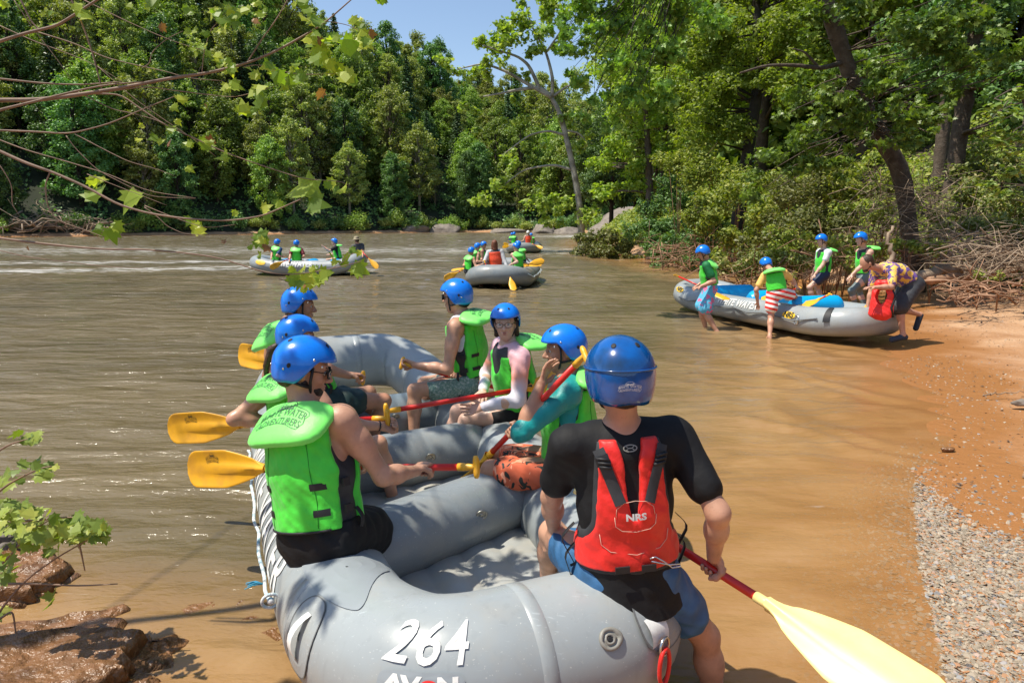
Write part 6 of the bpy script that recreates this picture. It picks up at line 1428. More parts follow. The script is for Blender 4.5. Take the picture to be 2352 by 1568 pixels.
for i, (x, y, k) in enumerate(spots):
    place(RB[k], (x, y, float(ground_h(x, y))-.3), rs.rand()*6.28, rs.uniform(.95, 1.25), ['dark leafy tree', 'sunlit yellow-green tree', 'mid-green tree'][k]+' in the right-hand wood, '+('behind the slender reddish trunk' if x/y < .27 else 'behind the dark oak boughs' if x/y < .42 else 'behind the yellow-green maple' if x/y < .6 else 'behind the leaning oak trunk' if x/y < .85 else 'near the right edge')+(', nearer row' if y < 45 else ', middle row' if y < 68 else ', farthest row'), 'tree', 'background trees of the right-hand wood')
def pxtree(name, label, trunk, r0, r1, clumps, size, kind, mat, bark='bark', density=17, seed=1, cat='tree', group=None, shell=.5, flat=.62, up=.7, limb=.035, limbs=True):
    """tree given by its trunk line and leaf masses (u, v, depth, radius) where the photo shows them"""
    rs_ = np.random.RandomState(seed); tp = np.array([pt(*t) for t in trunk]); gz = float(ground_h(tp[0][0], tp[0][1])); tp[0][2] = min(tp[0][2], gz+.2)
    n = 22; t = np.linspace(0, len(tp)-1, n); tq = np.stack([np.interp(t, range(len(tp)), tp[:, i]) for i in range(3)], 1)
    for _ in range(2): tq[1:-1] = (tq[:-2]+2*tq[1:-1]+tq[2:])/4
    tq = np.concatenate([[tq[0]-V(0, 0, .6)], tq]); root = empty(name, tq[1], label, cat, group)
    rad = np.linspace(r0, r1, n+1)*(1+.05*rs_.randn(n+1)); rad[0:2] *= 1.25
    g = Geo(); g.tube(tq, rad, 14); obj('trunk', g, MAT[bark], root); g = Geo(); parts = []
    for (u, v, Y, rp) in clumps:
        c = pt(u, v, Y); R_ = rp*Y/F; m = int(density*(R_/size)**2*3.2)
        sub_ = max(3, int(3+R_*3)); 
        for j in range(sub_):
            cc = c+rs_.randn(3)*V(.55, .55, .38)*R_*(j > 0); rr = R_*rs_.uniform(.35, .62); p, nn = clump_pts(rs_, cc, V(rr, rr, rr*flat), max(6, m//sub_), shell, up); parts.append((p, nn, size*rs_.uniform(.6, 1.3, len(p))))
            if limbs and j < 3:
                i0 = np.argmin(np.linalg.norm(tq-cc, axis=1)+.35*np.maximum(0, tq[:, 2]-cc[2])); st = tq[i0]; md = (st+cc)/2+rs_.randn(3)*.12*np.linalg.norm(cc-st)*.5
                g.tube([st, st*.6+md*.4+rs_.randn(3)*.03, md, md*.4+cc*.6+rs_.randn(3)*.1, cc], np.array([1, .8, .55, .35, .15])*min(limb*(1+np.linalg.norm(cc-st)*.25), r0*.6), 6)
    if g.n: obj('limbs', g, MAT[bark], root)
    leafobj('crown', parts, LM[mat], root, kind, rs_); return root
# the tall leaning sycamore in midstream
def limbs_px(root, lines, mat, name='branch', seg=8):
    for pts, a, b in lines:
        q = np.array([pt(*p) for p in pts]); n = max(8, len(q)*4); t = np.linspace(0, len(q)-1, n); s_ = np.stack([np.interp(t, range(len(q)), q[:, i]) for i in range(3)], 1)
        for _ in range(2): s_[1:-1] = (s_[:-2]+2*s_[1:-1]+s_[2:])/4
        g = Geo(); g.tube(s_, np.linspace(a, b, n), seg); obj(name, g, MAT[mat], root)
Y0 = 46
syc = pxtree('leaning_sycamore', 'tall leaning pale-barked tree with a thin airy crown, alone at the water edge', [(1338, 548, Y0), (1333, 480, Y0), (1320, 400, Y0), (1302, 320, Y0), (1285, 255, Y0), (1265, 222, Y0)], .25, .14,
   [(1300, 470, Y0, 40), (1350, 490, Y0, 38), (1240, 475, Y0-1, 32), (1280, 490, Y0-1, 28), (1120, 150, Y0, 34), (1060, 165, Y0, 26), (1020, 140, Y0, 22), (1160, 110, Y0, 40), (1200, 60, Y0, 44), (1150, 60, Y0, 30), (1250, 30, Y0, 42), (1100, 100, Y0, 30),
    (1290, 90, Y0, 34), (1230, 110, Y0, 30), (1330, 190, Y0, 26), (1210, 170, Y0, 18), (1310, 270, Y0, 26), (1180, 280, Y0, 22), (1100, 260, Y0, 16), (1340, 330, Y0, 30), (1100, 300, Y0, 18), (1150, 420, Y0, 34), (1110, 455, Y0, 30), (1170, 380, Y0, 26), (1060, 240, Y0, 14), (1200, 330, Y0, 20), (1255, 0, Y0, 40), (1180, 230, Y0, 14)],
   .26, 'maple', 'syc', 'bark_pale', density=6.0, seed=5, shell=.1, flat=.9, limbs=False)
limbs_px(syc, [([(1268, 225, Y0), (1240, 200, Y0), (1195, 205, Y0), (1150, 215, Y0), (1110, 222, Y0)], .16, .04), ([(1265, 222, Y0), (1215, 195, Y0), (1165, 165, Y0), (1110, 145, Y0), (1050, 160, Y0)], .15, .03),
  ([(1240, 205, Y0), (1215, 150, Y0), (1190, 130, Y0), (1140, 115, Y0), (1100, 100, Y0)], .13, .03), ([(1268, 222, Y0), (1270, 180, Y0), (1255, 120, Y0), (1220, 60, Y0), (1205, 0, Y0)], .13, .03), ([(1270, 222, Y0), (1300, 200, Y0), (1345, 180, Y0)], .10, .03),
  ([(1296, 310, Y0), (1260, 300, Y0), (1215, 310, Y0), (1150, 360, Y0)], .09, .03), ([(1312, 390, Y0), (1270, 378, Y0), (1200, 390, Y0), (1140, 440, Y0)], .10, .03), ([(1255, 120, Y0), (1290, 70, Y0), (1310, 20, Y0)], .07, .03), ([(1300, 300, Y0), (1330, 305, Y0), (1350, 330, Y0)], .07, .03)], 'bark_pale')
pxtree('slender_tree', 'slim reddish-trunked tree leaning over the bushes right of the sycamore', [(1497, 520, 36), (1492, 430, 36), (1488, 330, 36), (1480, 220, 36), (1470, 120, 36)], .22, .09,
   [(1470, 120, 36, 70), (1440, 210, 36, 60), (1500, 250, 36, 62), (1560, 180, 35, 70), (1420, 330, 37, 50), (1450, 400, 37, 46), (1520, 350, 36, 60), (1400, 440, 38, 44), (1560, 60, 36, 76), (1440, 30, 37, 60), (1600, 280, 35, 60), (1380, 380, 40, 36)], .24, 'oval', 'sun', 'bark', density=9, seed=8)
pxtree('maple_tree', 'yellow-green sunlit maple behind the dark oak boughs', [(1690, 470, 30), (1720, 330, 30), (1745, 180, 30), (1740, 60, 30), (1730, -80, 30)], .30, .14,
   [(1640, 60, 29, 70), (1700, 120, 29, 76), (1780, 60, 29, 76), (1830, 110, 28, 60), (1750, 190, 28, 70), (1660, 210, 29, 70), (1620, 150, 30, 60), (1600, 290, 30, 66), (1680, 300, 29, 60), (1720, -10, 30, 80), (1600, 0, 31, 70), (1840, 20, 29, 60), (1560, 230, 31, 50)], .17, 'oval', 'sun', 'bark_dark', density=9.5, seed=9)
pxtree('overhanging_oak', 'oak bough hanging from above with dark green drooping leaves, right of the sky gap', [(2460, 430, 17), (2450, 150, 16.5), (2380, -120, 16), (2050, -240, 15.5), (1600, -200, 15)], .26, .10,
   [(1560, 30, 14.5, 76), (1480, 70, 14, 70), (1400, 60, 14, 62), (1350, 20, 14, 60), (1340, 100, 13.5, 44), (1310, 120, 13.5, 40), (1325, 190, 13.5, 36), (1300, 70, 13.6, 34), (1345, 270, 13.6, 30), (1330, 0, 13.6, 46), (1410, 150, 13.5, 58), (1480, 170, 14, 60), (1550, 130, 14, 60), (1390, 220, 13.5, 42), (1450, 240, 13.5, 44), (1530, 220, 14, 44), (1300, 40, 14, 40), (1620, 60, 15, 60), (1480, -20, 14, 80), (1370, -30, 14, 70), (1420, 290, 13.6, 26)], .155, 'oak', 'oak', 'bark_dark', density=7.5, seed=10, shell=.15, up=.2, limb=.009)
BT = pxtree('leaning_oak', 'thick grey-brown oak trunk leaning left out of the slope above the beach', [(2118, 460, 18), (2078, 400, 18), (2035, 335, 17.8), (1995, 265, 17.6), (1955, 180, 17.4), (1925, 90, 17.2), (1893, -20, 17), (1850, -150, 16.8)], .235, .17,
   [(1960, 230, 15.5, 60), (2040, 250, 15.3, 62), (2110, 255, 15.5, 52), (1900, 250, 15.6, 60), (2010, 200, 15.5, 52), (2070, 300, 15.2, 44), (1960, 300, 15.6, 44), (1850, 300, 16, 60), (1790, 360, 16.5, 56), (1860, 380, 16.4, 56), (1940, 370, 16.2, 46), (1730, 400, 17.5, 52), (2160, 200, 15.5, 44),
    (1930, 190, 14.6, 34), (2065, 235, 14.6, 38), (2110, 320, 14.6, 34), (2140, 250, 14.8, 36), (2030, 200, 14.8, 34), (2000, 330, 14.8, 30), (2080, 340, 15, 34), (1985, 165, 14.9, 26), (1900, 200, 19, 60), (1830, 210, 19, 60), (1960, 130, 19, 60), (2040, 150, 19, 70), (1880, 330, 19, 60), (1960, 20, 16, 80), (2060, 60, 16, 90), (2150, 100, 16, 80), (2250, 40, 15.5, 90), (2330, 120, 15, 90), (2220, 150, 16, 60), (1850, 40, 17, 50), (2100, -40, 16, 90)], .165, 'oak', 'oak', 'bark', density=7.0, seed=11, shell=.2, up=.55, limb=.014)
limbs_px(BT, [([(1938, 143, 17.3), (1890, 158, 17), (1830, 150, 16.8), (1760, 150, 16.6), (1700, 168, 16.4)], .065, .02), ([(1880, 155, 17), (1850, 120, 16.8), (1820, 112, 16.7)], .035, .015)], 'bark')
pxtree('shaded_trunk_tree', 'slim dark trunk standing in deep shade near the right edge', [(2190, 390, 21), (2205, 300, 21), (2225, 170, 21), (2250, 20, 21), (2265, -100, 21)], .26, .17,
   [(2250, 180, 20, 80), (2320, 280, 19, 80), (2180, 60, 21, 90), (2300, 20, 20, 100), (2120, 160, 22, 70), (2340, 160, 19, 80), (2200, 240, 21.5, 50)], .17, 'oval', 'hill3', 'bark', density=7, seed=12, up=.5)  # deep shade put into the leaves by a darker foliage colour
pxtree('second_shaded_trunk', 'narrower dark trunk left of the slim one, in the shade of the wood', [(2160, 380, 24), (2170, 260, 24), (2185, 100, 24), (2200, -60, 24)], .22, .15, [(2160, 40, 24, 90), (2230, -20, 24, 90), (2080, 150, 25, 60)], .19, 'oval', 'hill3', 'bark', density=7, seed=13)  # crown darkened by colour too, for the shade here
pxtree('beech_sapling', 'broad-leaved sapling boughs reaching in from the right edge', [(2420, 480, 13), (2400, 380, 13), (2370, 280, 12.8), (2340, 200, 12.6)], .07, .03,
   [(2310, 260, 12, 50), (2340, 320, 12, 54), (2290, 300, 12.2, 36), (2345, 220, 12, 40), (2320, 400, 12.5, 46), (2270, 430, 13, 40)], .14, 'oval', 'hill', 'bark', density=3.6, seed=14, shell=.15, up=1.6, limb=.012)
# thickets along the right bank (each is a shrub of its own)
def pxbush(label, clumps, size, mat, kind='oval', density=9, seed=1, group=None, name='bush'):
    rs_ = np.random.RandomState(seed); c = np.array([pt(u, v, Y) for u, v, Y, r in clumps]); b = c.mean(0); b[2] = float(ground_h(b[0], b[1])) ; root = empty(name, b, label, 'bush', group); parts = []; g = Geo()
    for (u, v, Y, rp), cc in zip(clumps, c):
        R_ = rp*Y/F; m = int(density*2.1*(R_/size)**2*3.2); sub_ = 5
        for j in range(sub_):
            c2 = cc+rs_.randn(3)*V(.5, .5, .3)*R_*(j > 0); rr = R_*rs_.uniform(.4, .66); p, nn = clump_pts(rs_, c2, V(rr, rr, rr*.75), max(6, m//sub_), .4, .8)
            gz = ground_h(p[:, 0], p[:, 1]); p[:, 2] = np.maximum(p[:, 2], np.maximum(gz, 0)+.03); parts.append((p, nn, size*rs_.uniform(.55, 1.3, len(p))))
            for _ in range(2): d = rs_.randn(3)*V(.6, .6, .4)*R_*.5; g.tube([b*[.1, .1, 0]+cc*[.9, .9, 0]+V(0, 0, float(max(0, ground_h(cc[0], cc[1])))), c2*.6+cc*.4, c2+d], [.014, .008, .003], 4)
    obj('stems', g, MAT['twig'], root); leafobj('foliage', parts, LM[mat], root, kind, rs_); return root
bg_ = 'bushes of the right-hand thicket'
pxbush('low olive-green bush standing out in the water beneath the leaning tree', [(1350, 560, 40, 36), (1395, 545, 39, 42), (1440, 560, 38, 40), (1400, 580, 37, 34), (1360, 585, 38, 24), (1450, 590, 37, 20)], .17, 'bush_dry', density=7, seed=21, group=bg_)
pxbush('dark green bushy mound overhanging the water where the right bank begins', [(1520, 520, 33, 54), (1500, 570, 32, 40), (1560, 580, 30, 52), (1600, 540, 29, 60), (1540, 460, 34, 60), (1620, 600, 28, 40), (1480, 480, 36, 40), (1580, 620, 28, 24)], .15, 'hill3', density=8, seed=22, group=bg_)
pxbush('olive mound of brambles behind the green-shirted paddler', [(1640, 480, 26, 60), (1700, 430, 26, 66), (1600, 400, 28, 66), (1680, 540, 24, 56), (1650, 590, 22, 34), (1750, 480, 24, 60), (1560, 380, 31, 50)], .14, 'bush', density=7, seed=23, group=bg_)
pxbush('sunlit bramble thicket with reddish shoots behind the woman in white', [(1780, 530, 20, 60), (1840, 500, 20, 64), (1740, 590, 19, 54), (1800, 590, 18.5, 50), (1880, 440, 21, 64), (1700, 620, 19, 34), (1820, 440, 23, 60), (1910, 520, 19, 50), (1940, 580, 18, 34)], .115, 'bush_dry', density=5.5, seed=24, group=bg_)
pxbush('tangle of leafy undergrowth below the leaning oak trunk', [(1960, 440, 20, 60), (2040, 430, 21, 44), (2010, 500, 18.5, 40), (1900, 400, 23, 50)], .12, 'bush', density=5.5, seed=25, group=bg_)
pxbush('leafy low growth at the water edge between the green-shirted paddler and the woman in white', [(1700, 610, 18.5, 36), (1760, 600, 18, 36), (1830, 600, 17.5, 38), (1660, 620, 19.5, 30), (1920, 600, 17, 34), (1960, 560, 17.5, 36), (1800, 630, 17, 26)], .10, 'bush_dry', density=5, seed=29, group=bg_)
pxbush('green brambles hiding the bank between the two women and the bare brush', [(1960, 600, 15.5, 30), (2010, 580, 16, 32), (1900, 560, 17, 40), (2060, 560, 16.5, 34), (1850, 560, 18, 40), (1780, 570, 18.5, 40)], .105, 'bush', density=5, seed=30, group=bg_)
pxbush('pale green weeds on the slope right of the bare brush', [(2180, 470, 19, 56), (2260, 450, 18.5, 60), (2330, 470, 17.5, 62), (2240, 520, 17, 50), (2320, 540, 16.5, 54), (2150, 530, 17.5, 34), (2300, 400, 20, 60), (2220, 390, 21, 50)], .12, 'bush_dry', density=5.0, seed=26, group=bg_)
pxbush('small weedy plant on the sand behind the bending man', [(2250, 628, 14, 26), (2300, 635, 13.5, 16)], .07, 'bush', density=2.5, seed=27, group=bg_)
pxbush('grassy clump at the foot of the brush beside the bending man', [(2150, 575, 15.5, 34), (2090, 560, 16, 26)], .10, 'bush', density=3.5, seed=28, group=bg_)
# leafy ground cover over the slope of the right bank
rg = np.random.RandomState(44); xs = rg.uniform(5, 46, 400000); ys = rg.uniform(14, 75, 400000); zs = ground_h(xs, ys); dd = dR(xs, ys)
ok = (zs > .35) & (xs < .80*ys+1) & (vnoise(xs*.5, ys*.5)+.5*vnoise(xs*1.9, ys*1.9) > -.28) & (rg.rand(len(xs)) < np.clip(26/ys, .2, 1)); xs, ys, zs = xs[ok], ys[ok], zs[ok]; n_ = min(len(xs), 150000); xs, ys, zs = xs[:n_], ys[:n_], zs[:n_]
hh = .25+.9*np.clip(vnoise(xs*.9, ys*.9)+.35, 0, 1)
P_ = np.stack([xs, ys, zs+rg.rand(n_)**.6*hh], 1); v, f = leaves(P_, rg.randn(n_, 3)*.5+V(-.15, -.2, .9), rg.uniform(.08, .22, n_)*np.clip(ys/24, .8, 2), 'oval', rg)
tag(link('undergrowth', mesh_np('undergrowth', v, f, False), LM['bush']), 'leafy ground cover over the shaded slope of the right bank', 'undergrowth', kind='stuff')
# dry brush heaps
def brush(label, boxes, n, seed, rad=(.006, .02), L=(.6, 2.2), mat='twig', lay=.35):
    rs_ = np.random.RandomState(seed); g = Geo()
    for i in range(n):
        u0, v0, u1, v1, Y = boxes[rs_.randint(len(boxes))]; c = pt(rs_.uniform(u0, u1), rs_.uniform(v0, v1), Y+rs_.uniform(-1, 1)); gz = max(0, float(ground_h(c[0], c[1]))); c[2] = max(c[2], gz+.05)
        l = rs_.uniform(*L); d = nrm(V(rs_.randn(), rs_.randn()*.6, rs_.randn()*lay+.08)); r_ = rs_.uniform(*rad); q = [c-d*l/2, c-d*l*.25+rs_.randn(3)*.08*l, c+rs_.randn(3)*.07*l, c+d*l*.22+rs_.randn(3)*.09*l, c+d*l/2+rs_.randn(3)*.13*l]
        g.tube(q, [r_, r_*.85, r_*.7, r_*.5, r_*.2], 5)
        if rs_.rand() < .5: s_ = q[2]; g.tube([s_, s_+nrm(d+rs_.randn(3)*.6)*l*.3], [r_*.5, r_*.15], 4)
    return tag(obj('brush_pile', g, MAT[mat], local=True), label, 'brush pile', kind='stuff')
brush('tangle of dead reddish brush on the bank behind the two women', [(1700, 590, 1990, 650, 17), (1840, 560, 1960, 620, 17.5), (1640, 610, 1800, 660, 18), (1960, 540, 2080, 600, 17)], 90, 31)
brush('bare grey brush heap right of the women, below the leaning oak', [(1980, 400, 2200, 540, 17.5), (2060, 430, 2260, 560, 17)], 95, 32, (.005, .014), (.8, 2.6), 'stick', .7)
brush('low layer of driftwood sticks and flood debris at the right edge', [(2150, 530, 2352, 610, 16), (2200, 560, 2400, 640, 15)], 230, 33, (.006, .02), (.6, 2.2), 'stick', .12)
brush('sticks and roots scattered on the sand at the right edge', [(2180, 640, 2400, 690, 13.2)], 60, 34, (.008, .03), (.3, 1.1), 'twig', .1)
brush('pile of driftwood on the left-hand far bank', [(-20, 505, 120, 530, 96), (100, 510, 250, 532, 100)], 120, 35, (.05, .14), (3, 8), 'stick', .15)
brush('dead branches hanging over the water from the thicket', [(1500, 560, 1720, 640, 27)], 90, 36, (.01, .025), (.8, 2.4), 'twig', .3)
for i, (x, y, s_) in enumerate([(22, 52, 2.6), (26, 60, 2.8), (18, 46, 2.4), (30, 66, 3), (24, 44, 2.4), (20, 38, 2.0), (27, 50, 2.6), (33, 56, 2.8), (36, 48, 2.6), (16, 54, 2.4), (28, 38, 2.2), (34, 40, 2.4), (42, 44, 2.6)]):
    place(FB[i % 3], (x, y, float(ground_h(x, y))-.3), i*1.3, s_, 'tall shrub filling the gap under the right-hand wood, '+['left of', 'behind', 'right of'][0 if x/y < .42 else 1 if x/y < .62 else 2]+' the yellow-green maple', 'shrub', 'understory shrubs of the right-hand wood')
# ---- foreground sycamore whose branches enter from the left
fs = empty('sycamore_tree', (-5.6, 1.0, .3), 'near sycamore whose thin branches and bright leaves reach in from the left', 'tree')
g = Geo(); g.tube([V(-5.6, 1.0, -.4), V(-5.5, 1.1, 1.2), V(-5.3, 1.4, 2.6), V(-5.1, 1.8, 4.4), V(-4.8, 2.3, 6.2)], [.17, .14, .12, .09, .06], 14); obj('trunk', g, MAT['bark_pale'], fs)
lm = [V(-5.0, 2.0, 5.0), V(-4.0, 2.6, 4.2), pt(-140, -60, 3.0), pt(-105, 130, 3.0), pt(-98, 300, 2.85), pt(-95, 420, 2.85), pt(-95, 565, 2.88)]
g = Geo(); g.tube(lm, [.03, .028, .024, .02, .016, .012, .006], 10); obj('main_limb', g, MAT['branch'], fs)
q = lambda L_: [(a/2.5, b/2.5) for a, b in L_]
BR = [([(-95, 130), (-10, 98), (60, 76), (130, 60), (170, 35), (230, -5), (300, -40)], 9, 5, 3.00), ([(30, -20), (48, 0), (70, 48), (92, 72)], 5, 4, 3.00),
  ([(-95, 235), (-10, 230), (90, 230), (200, 215), (290, 200), (400, 178), (480, 168), (570, 145), (640, 115), (720, 70), (752, 48), (812, -5)], 13, 3, 3.00), ([(-95, 285), (-10, 255), (60, 238), (150, 215), (240, 195), (330, 188)], 9, 3, 2.95),
  ([(150, -20), (165, 0), (195, 70), (215, 130), (235, 210)], 5, 3.5, 3.05), ([(-95, 172), (-10, 180), (100, 192), (190, 195), (280, 188)], 6, 3, 3.10), ([(-95, 300), (-10, 299), (90, 303), (160, 308), (250, 285), (330, 250), (400, 222)], 6, 2, 2.90),
  ([(-95, 305), (-10, 343), (60, 375), (120, 395), (200, 430), (270, 470), (340, 490), (420, 502), (520, 508), (600, 497), (640, 480), (690, 458)], 9, 3, 2.70), ([(-95, 285), (-10, 318), (60, 345), (150, 370), (250, 400), (340, 440), (450, 455)], 4, 1.5, 2.80),
  ([(-20, 360), (2, 382), (28, 425), (27, 468), (40, 488)], 3.5, 1.5, 2.70), ([(116, 392), (103, 425), (110, 480), (135, 508), (200, 530), (240, 545)], 4, 2, 2.70), ([(-95, 535), (-10, 546), (100, 560), (180, 568), (248, 573), (320, 572), (420, 580), (504, 592), (600, 624), (670, 632), (760, 618), (830, 600)], 7, 2, 2.90),
  ([(-95, 560), (-10, 573), (60, 590), (140, 600), (240, 612), (340, 617)], 3, 1.2, 2.85), ([(200, 215), (276, 216), (320, 248), (380, 288), (452, 320), (520, 352), (624, 388), (700, 412), (780, 416), (800, 425)], 4.5, 1.8, 3.05), (q([(430, 520), (500, 555), (650, 630), (760, 650), (900, 690), (1000, 740)]), 3, 1.4, 3.00),
  (q([(430, 770), (600, 860), (740, 930), (900, 970), (1000, 1010)]), 3, 1.2, 2.90), (q([(200, 180), (430, 250), (600, 330), (760, 370), (950, 410), (1080, 450), (1280, 465)]), 3.5, 1.4, 3.15), (q([(-20, 140), (200, 240), (400, 310), (560, 380), (700, 470)]), 3, 1.3, 3.20), (q([(820, 390), (860, 365), (870, 300), (960, 220), (1050, 180)]), 2.6, 1.3, 3.00),
  (q([(1160, 420), (1170, 300), (1210, 170), (1270, 110)]), 2.5, 1.2, 3.00), (q([(1420, 360), (1500, 230), (1590, 110), (1650, 0), (1700, -60)]), 4, 2, 3.00), (q([(600, 530), (840, 495), (1000, 520), (1200, 545), (1350, 560), (1500, 520), (1620, 480)]), 3.2, 1.4, 3.00), (q([(1400, 385), (1480, 370), (1700, 430), (1930, 425)]), 2.8, 1.2, 3.00),
  (q([(1860, 120), (1980, 140), (2060, 170), (2160, 290)]), 2.2, 1, 3.00), (q([(380, 780), (430, 850), (560, 980), (720, 1060), (860, 1130), (1120, 1140)]), 2.6, 1.1, 2.85), (q([(560, 380), (760, 560), (960, 700), (1100, 790), (1240, 900)]), 2.2, 1.0, 3.10), (q([(830, 1190), (900, 1240), (960, 1300), (1060, 1345), (1200, 1350)]), 2.8, 1.2, 2.75), (q([(830, 1180), (1000, 1250), (1180, 1310), (1350, 1290)]), 2.4, 1.1, 2.75),
  (q([(500, 1000), (700, 1080), (960, 1180)]), 2.2, 1, 2.75), (q([(80, 0), (200, 180), (320, 330), (410, 460)]), 2.6, 1.2, 3.15), (q([(480, 0), (700, 110), (900, 200), (1060, 260), (1200, 300)]), 2.6, 1.1, 3.20), ([(640, 640), (680, 655), (715, 650)], 2.4, 1.2, 2.95), ([(760, 618), (790, 600), (800, 585)], 2, 1, 2.90)]
for pts, a, b, Y in BR:
    k = Y/F/2*.85; limbs_px(fs, [([(u, v, Y) for u, v in pts], a*k, b*k)], 'branch', 'branch', 7)
LV = [(180, 20, 34), (195, 38, 38), (125, 57, 26), (298, 14, 20), (430, 25, 26), (445, 75, 30), (350, 8, 38), (495, 30, 38), (510, 52, 42), (530, 25, 32), (552, 30, 44), (535, 48, 38), (590, 8, 26), (600, 35, 24), (690, 8, 40), (700, 45, 38), (730, 50, 38), (760, 100, 54), (735, 125, 50), (710, 95, 38), (775, 88, 34), (803, 108, 60), (835, 85, 40), (812, 50, 30),
  (765, 160, 44), (795, 178, 50), (840, 103, 36), (742, 140, 54), (722, 85, 34), (640, 180, 44), (670, 178, 50), (625, 160, 34), (600, 205, 40), (585, 175, 32), (540, 200, 40), (570, 255, 52), (600, 230, 46), (618, 150, 32), (510, 150, 30), (500, 130, 28), (462, 110, 24), (475, 125, 26), (530, 160, 34), (415, 228, 34), (325, 290, 16), (395, 298, 28), (355, 320, 32),
  (320, 322, 20), (433, 335, 34), (475, 332, 42), (510, 367, 38), (222, 446, 64), (305, 462, 70), (232, 420, 44), (260, 538, 48), (222, 535, 32), (698, 442, 100), (728, 472, 64), (762, 422, 34), (790, 435, 38), (612, 480, 34), (642, 470, 34), (540, 490, 20), (436, 508, 32), (456, 530, 42), (435, 390, 26), (255, 145, 18), (602, 541, 44), (610, 560, 38), (590, 560, 24), (598, 585, 24), (670, 619, 22), (696, 618, 24),
  (721, 617, 26), (770, 604, 26), (799, 594, 32), (810, 577, 26), (826, 619, 50), (746, 630, 44), (674, 640, 40), (707, 643, 42), (725, 645, 50), (690, 655, 34), (8, 8, 30), (870, 0, 26), (520, 200, 26), (650, 205, 26), (680, 150, 24)]
rl = np.random.RandomState(9); P_ = []; N_ = []; S_ = []
for u, v, s_ in LV:
    for k in range((3 if v < 200 and u > 420 else 2) if 22 < s_ < 62 else 1): Y = rl.uniform(2.85, 3.1); P_.append(pt(u+rl.randn()*10*(k > 0), v+rl.randn()*9*(k > 0), Y)); N_.append(V(rl.randn()*.5, -.95+rl.randn()*.35, .55+rl.randn()*.4)); S_.append(s_*(1 if k == 0 else .75)*Y/F*.95)
leafobj('foliage', [(np.array(P_), np.array(N_), np.array(S_))], LM['near'], fs, 'maple', rl, fold=.42)
P_ = []; N_ = []; S_ = []
for u, v, s_ in [(373, 64, 22), (587, 50, 20), (735, 95, 24), (735, 215, 32), (485, 320, 28), (390, 328, 22), (475, 245, 18), (855, 78, 24), (612, 570, 26), (700, 655, 18), (65, 570, 14), (515, 555, 14)]: P_.append(pt(u, v, 3.0)); N_.append(V(rl.randn()*.8, -.6, rl.randn()*.5)); S_.append(s_*3.0/F)
leafobj('dead_foliage', [(np.array(P_), np.array(N_), np.array(S_))], LM['brown'], fs, 'maple', rl)
# upper boughs over the raft (out of frame) that dapple it with shade
P_ = []; N_ = []; g = Geo(); rc = np.random.RandomState(21)
tgt = [(-1.25, 6.3, .8, 69), (-.75, 6.2, .7, 60), (-1.6, 5.4, .6, 15), (-.6, 5.2, .5, 21), (.05, 4.9, .5, 15), (-.9, 4.6, .5, 18), (-.35, 4.35, .5, 24), (-.1, 3.75, .45, 21), (.25, 3.6, .4, 13), (-.55, 3.9, .45, 15), (-.3, 3.1, .4, 7), (-1.05, 2.45, .5, 12), (-1.5, 4.9, 1.2, 9), (-1.25, 4.0, 1.1, 7), (.1, 3.75, .5, 14), (-.3, 4.5, .5, 12)]
for x, y, z, n in tgt:
    zz0 = 3.3+.30*y; t_ = (zz0-z)/SUN.z; c = V(x, y, z)+np.array(SUN)*t_
    for _ in range(n): P_.append(c+rc.randn(3)*V(.22, .22, .14)); N_.append(V(rc.randn()*.4, rc.randn()*.4, 1))
    cs_ = c if x == tgt[0][0] and y == tgt[0][1] else cs_; g = Geo(); g.tube([cs_, (cs_+c)/2+V(0, 0, .08), c+V(.01, 0, 0)], [.012, .008, .004], 6); obj('bough', g, MAT['branch'], fs) if np.linalg.norm(c-cs_) > .2 else None
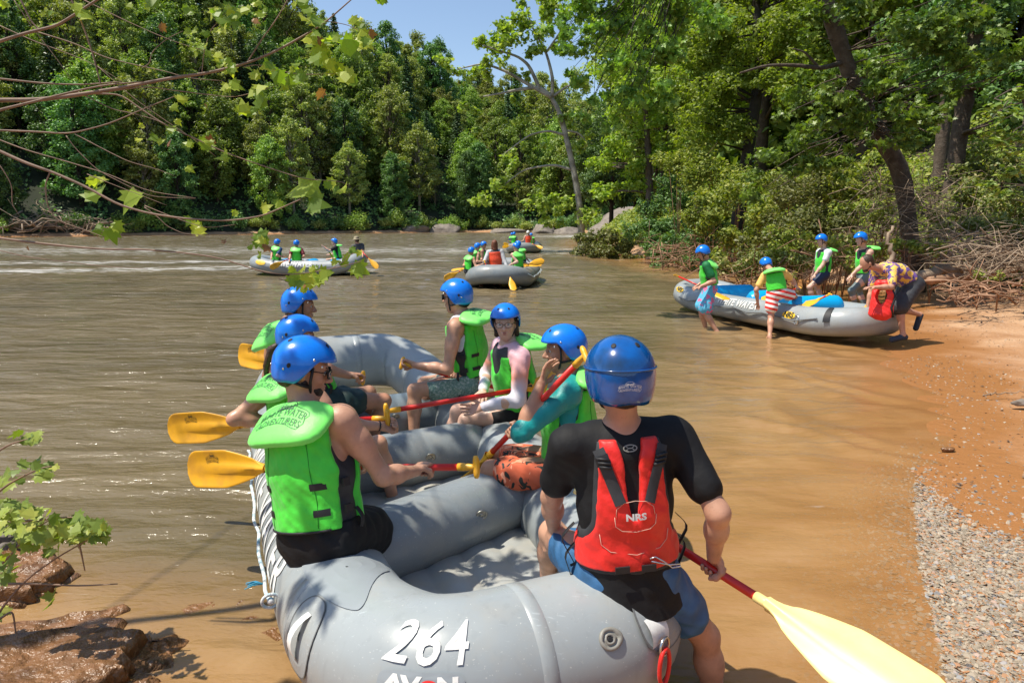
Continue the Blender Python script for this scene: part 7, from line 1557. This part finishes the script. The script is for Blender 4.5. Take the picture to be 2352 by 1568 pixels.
g = Geo(); g.tube([V(-4.8, 2.3, 5.8), V(-4.6, 4.0, 6.3), cs_], [.008, .007, .005], 6); obj('upper_limb', g, MAT['branch'], fs)
P_ = np.array(P_); leafobj('upper_foliage', [(P_, np.array(N_), rc.uniform(.11, .18, len(P_)))], LM['near'], fs, 'maple', rc)
# leafy twigs at the lower left, over the wet rocks
sb = empty('sapling', (-2.7, 2.75, .0), 'leafy sapling twigs at the lower left edge above the wet rocks', 'sapling'); parts = []
rl = np.random.RandomState(15)
for (u, v, a, b, n, s_) in [(60, 1003, 42, 16, 11, 34), (85, 1078, 38, 20, 11, 34), (20, 1100, 26, 22, 8, 32), (60, 1205, 80, 34, 44, 38), (170, 1215, 62, 26, 34, 40), (225, 1225, 30, 20, 12, 32), (120, 1250, 70, 20, 16, 34), (14, 1290, 24, 46, 12, 38), (112, 1372, 14, 16, 3, 34), (10, 1410, 16, 16, 4, 30), (30, 1170, 40, 20, 12, 34)]:
    for _ in range(n):
        Y = rl.uniform(2.55, 2.9); r_ = rl.rand()**.5; t_ = rl.rand()*6.28; parts.append((pt(u+a*r_*math.cos(t_), v+b*r_*math.sin(t_), Y), V(rl.randn()*.5, -.5+rl.randn()*.4, .9+rl.randn()*.3), s_*rl.uniform(.7, 1.25)*Y/F))
leafobj('foliage', [(np.array([p[0] for p in parts]), np.array([p[1] for p in parts]), np.array([p[2] for p in parts]))], LM['bush'], sb, 'maple', rl)
for pts in [[(-60, 1500), (0, 1400), (60, 1330), (130, 1280), (200, 1240), (245, 1215)], [(-60, 1350), (10, 1290), (70, 1220), (120, 1190)], [(-40, 1160), (20, 1110), (90, 1075), (118, 1070)], [(-40, 1060), (20, 1020), (80, 1003)], [(-30, 1200), (80, 1195), (170, 1185), (240, 1205)], [(170, 1220), (185, 1260), (195, 1310)], [(20, 1340), (90, 1340), (180, 1345), (270, 1340)], [(0, 1420), (30, 1400), (38, 1470)]]:
    limbs_px(sb, [([(u, v, 2.75) for u, v in pts], .006, .0022)], 'branch', 'twig', 6)
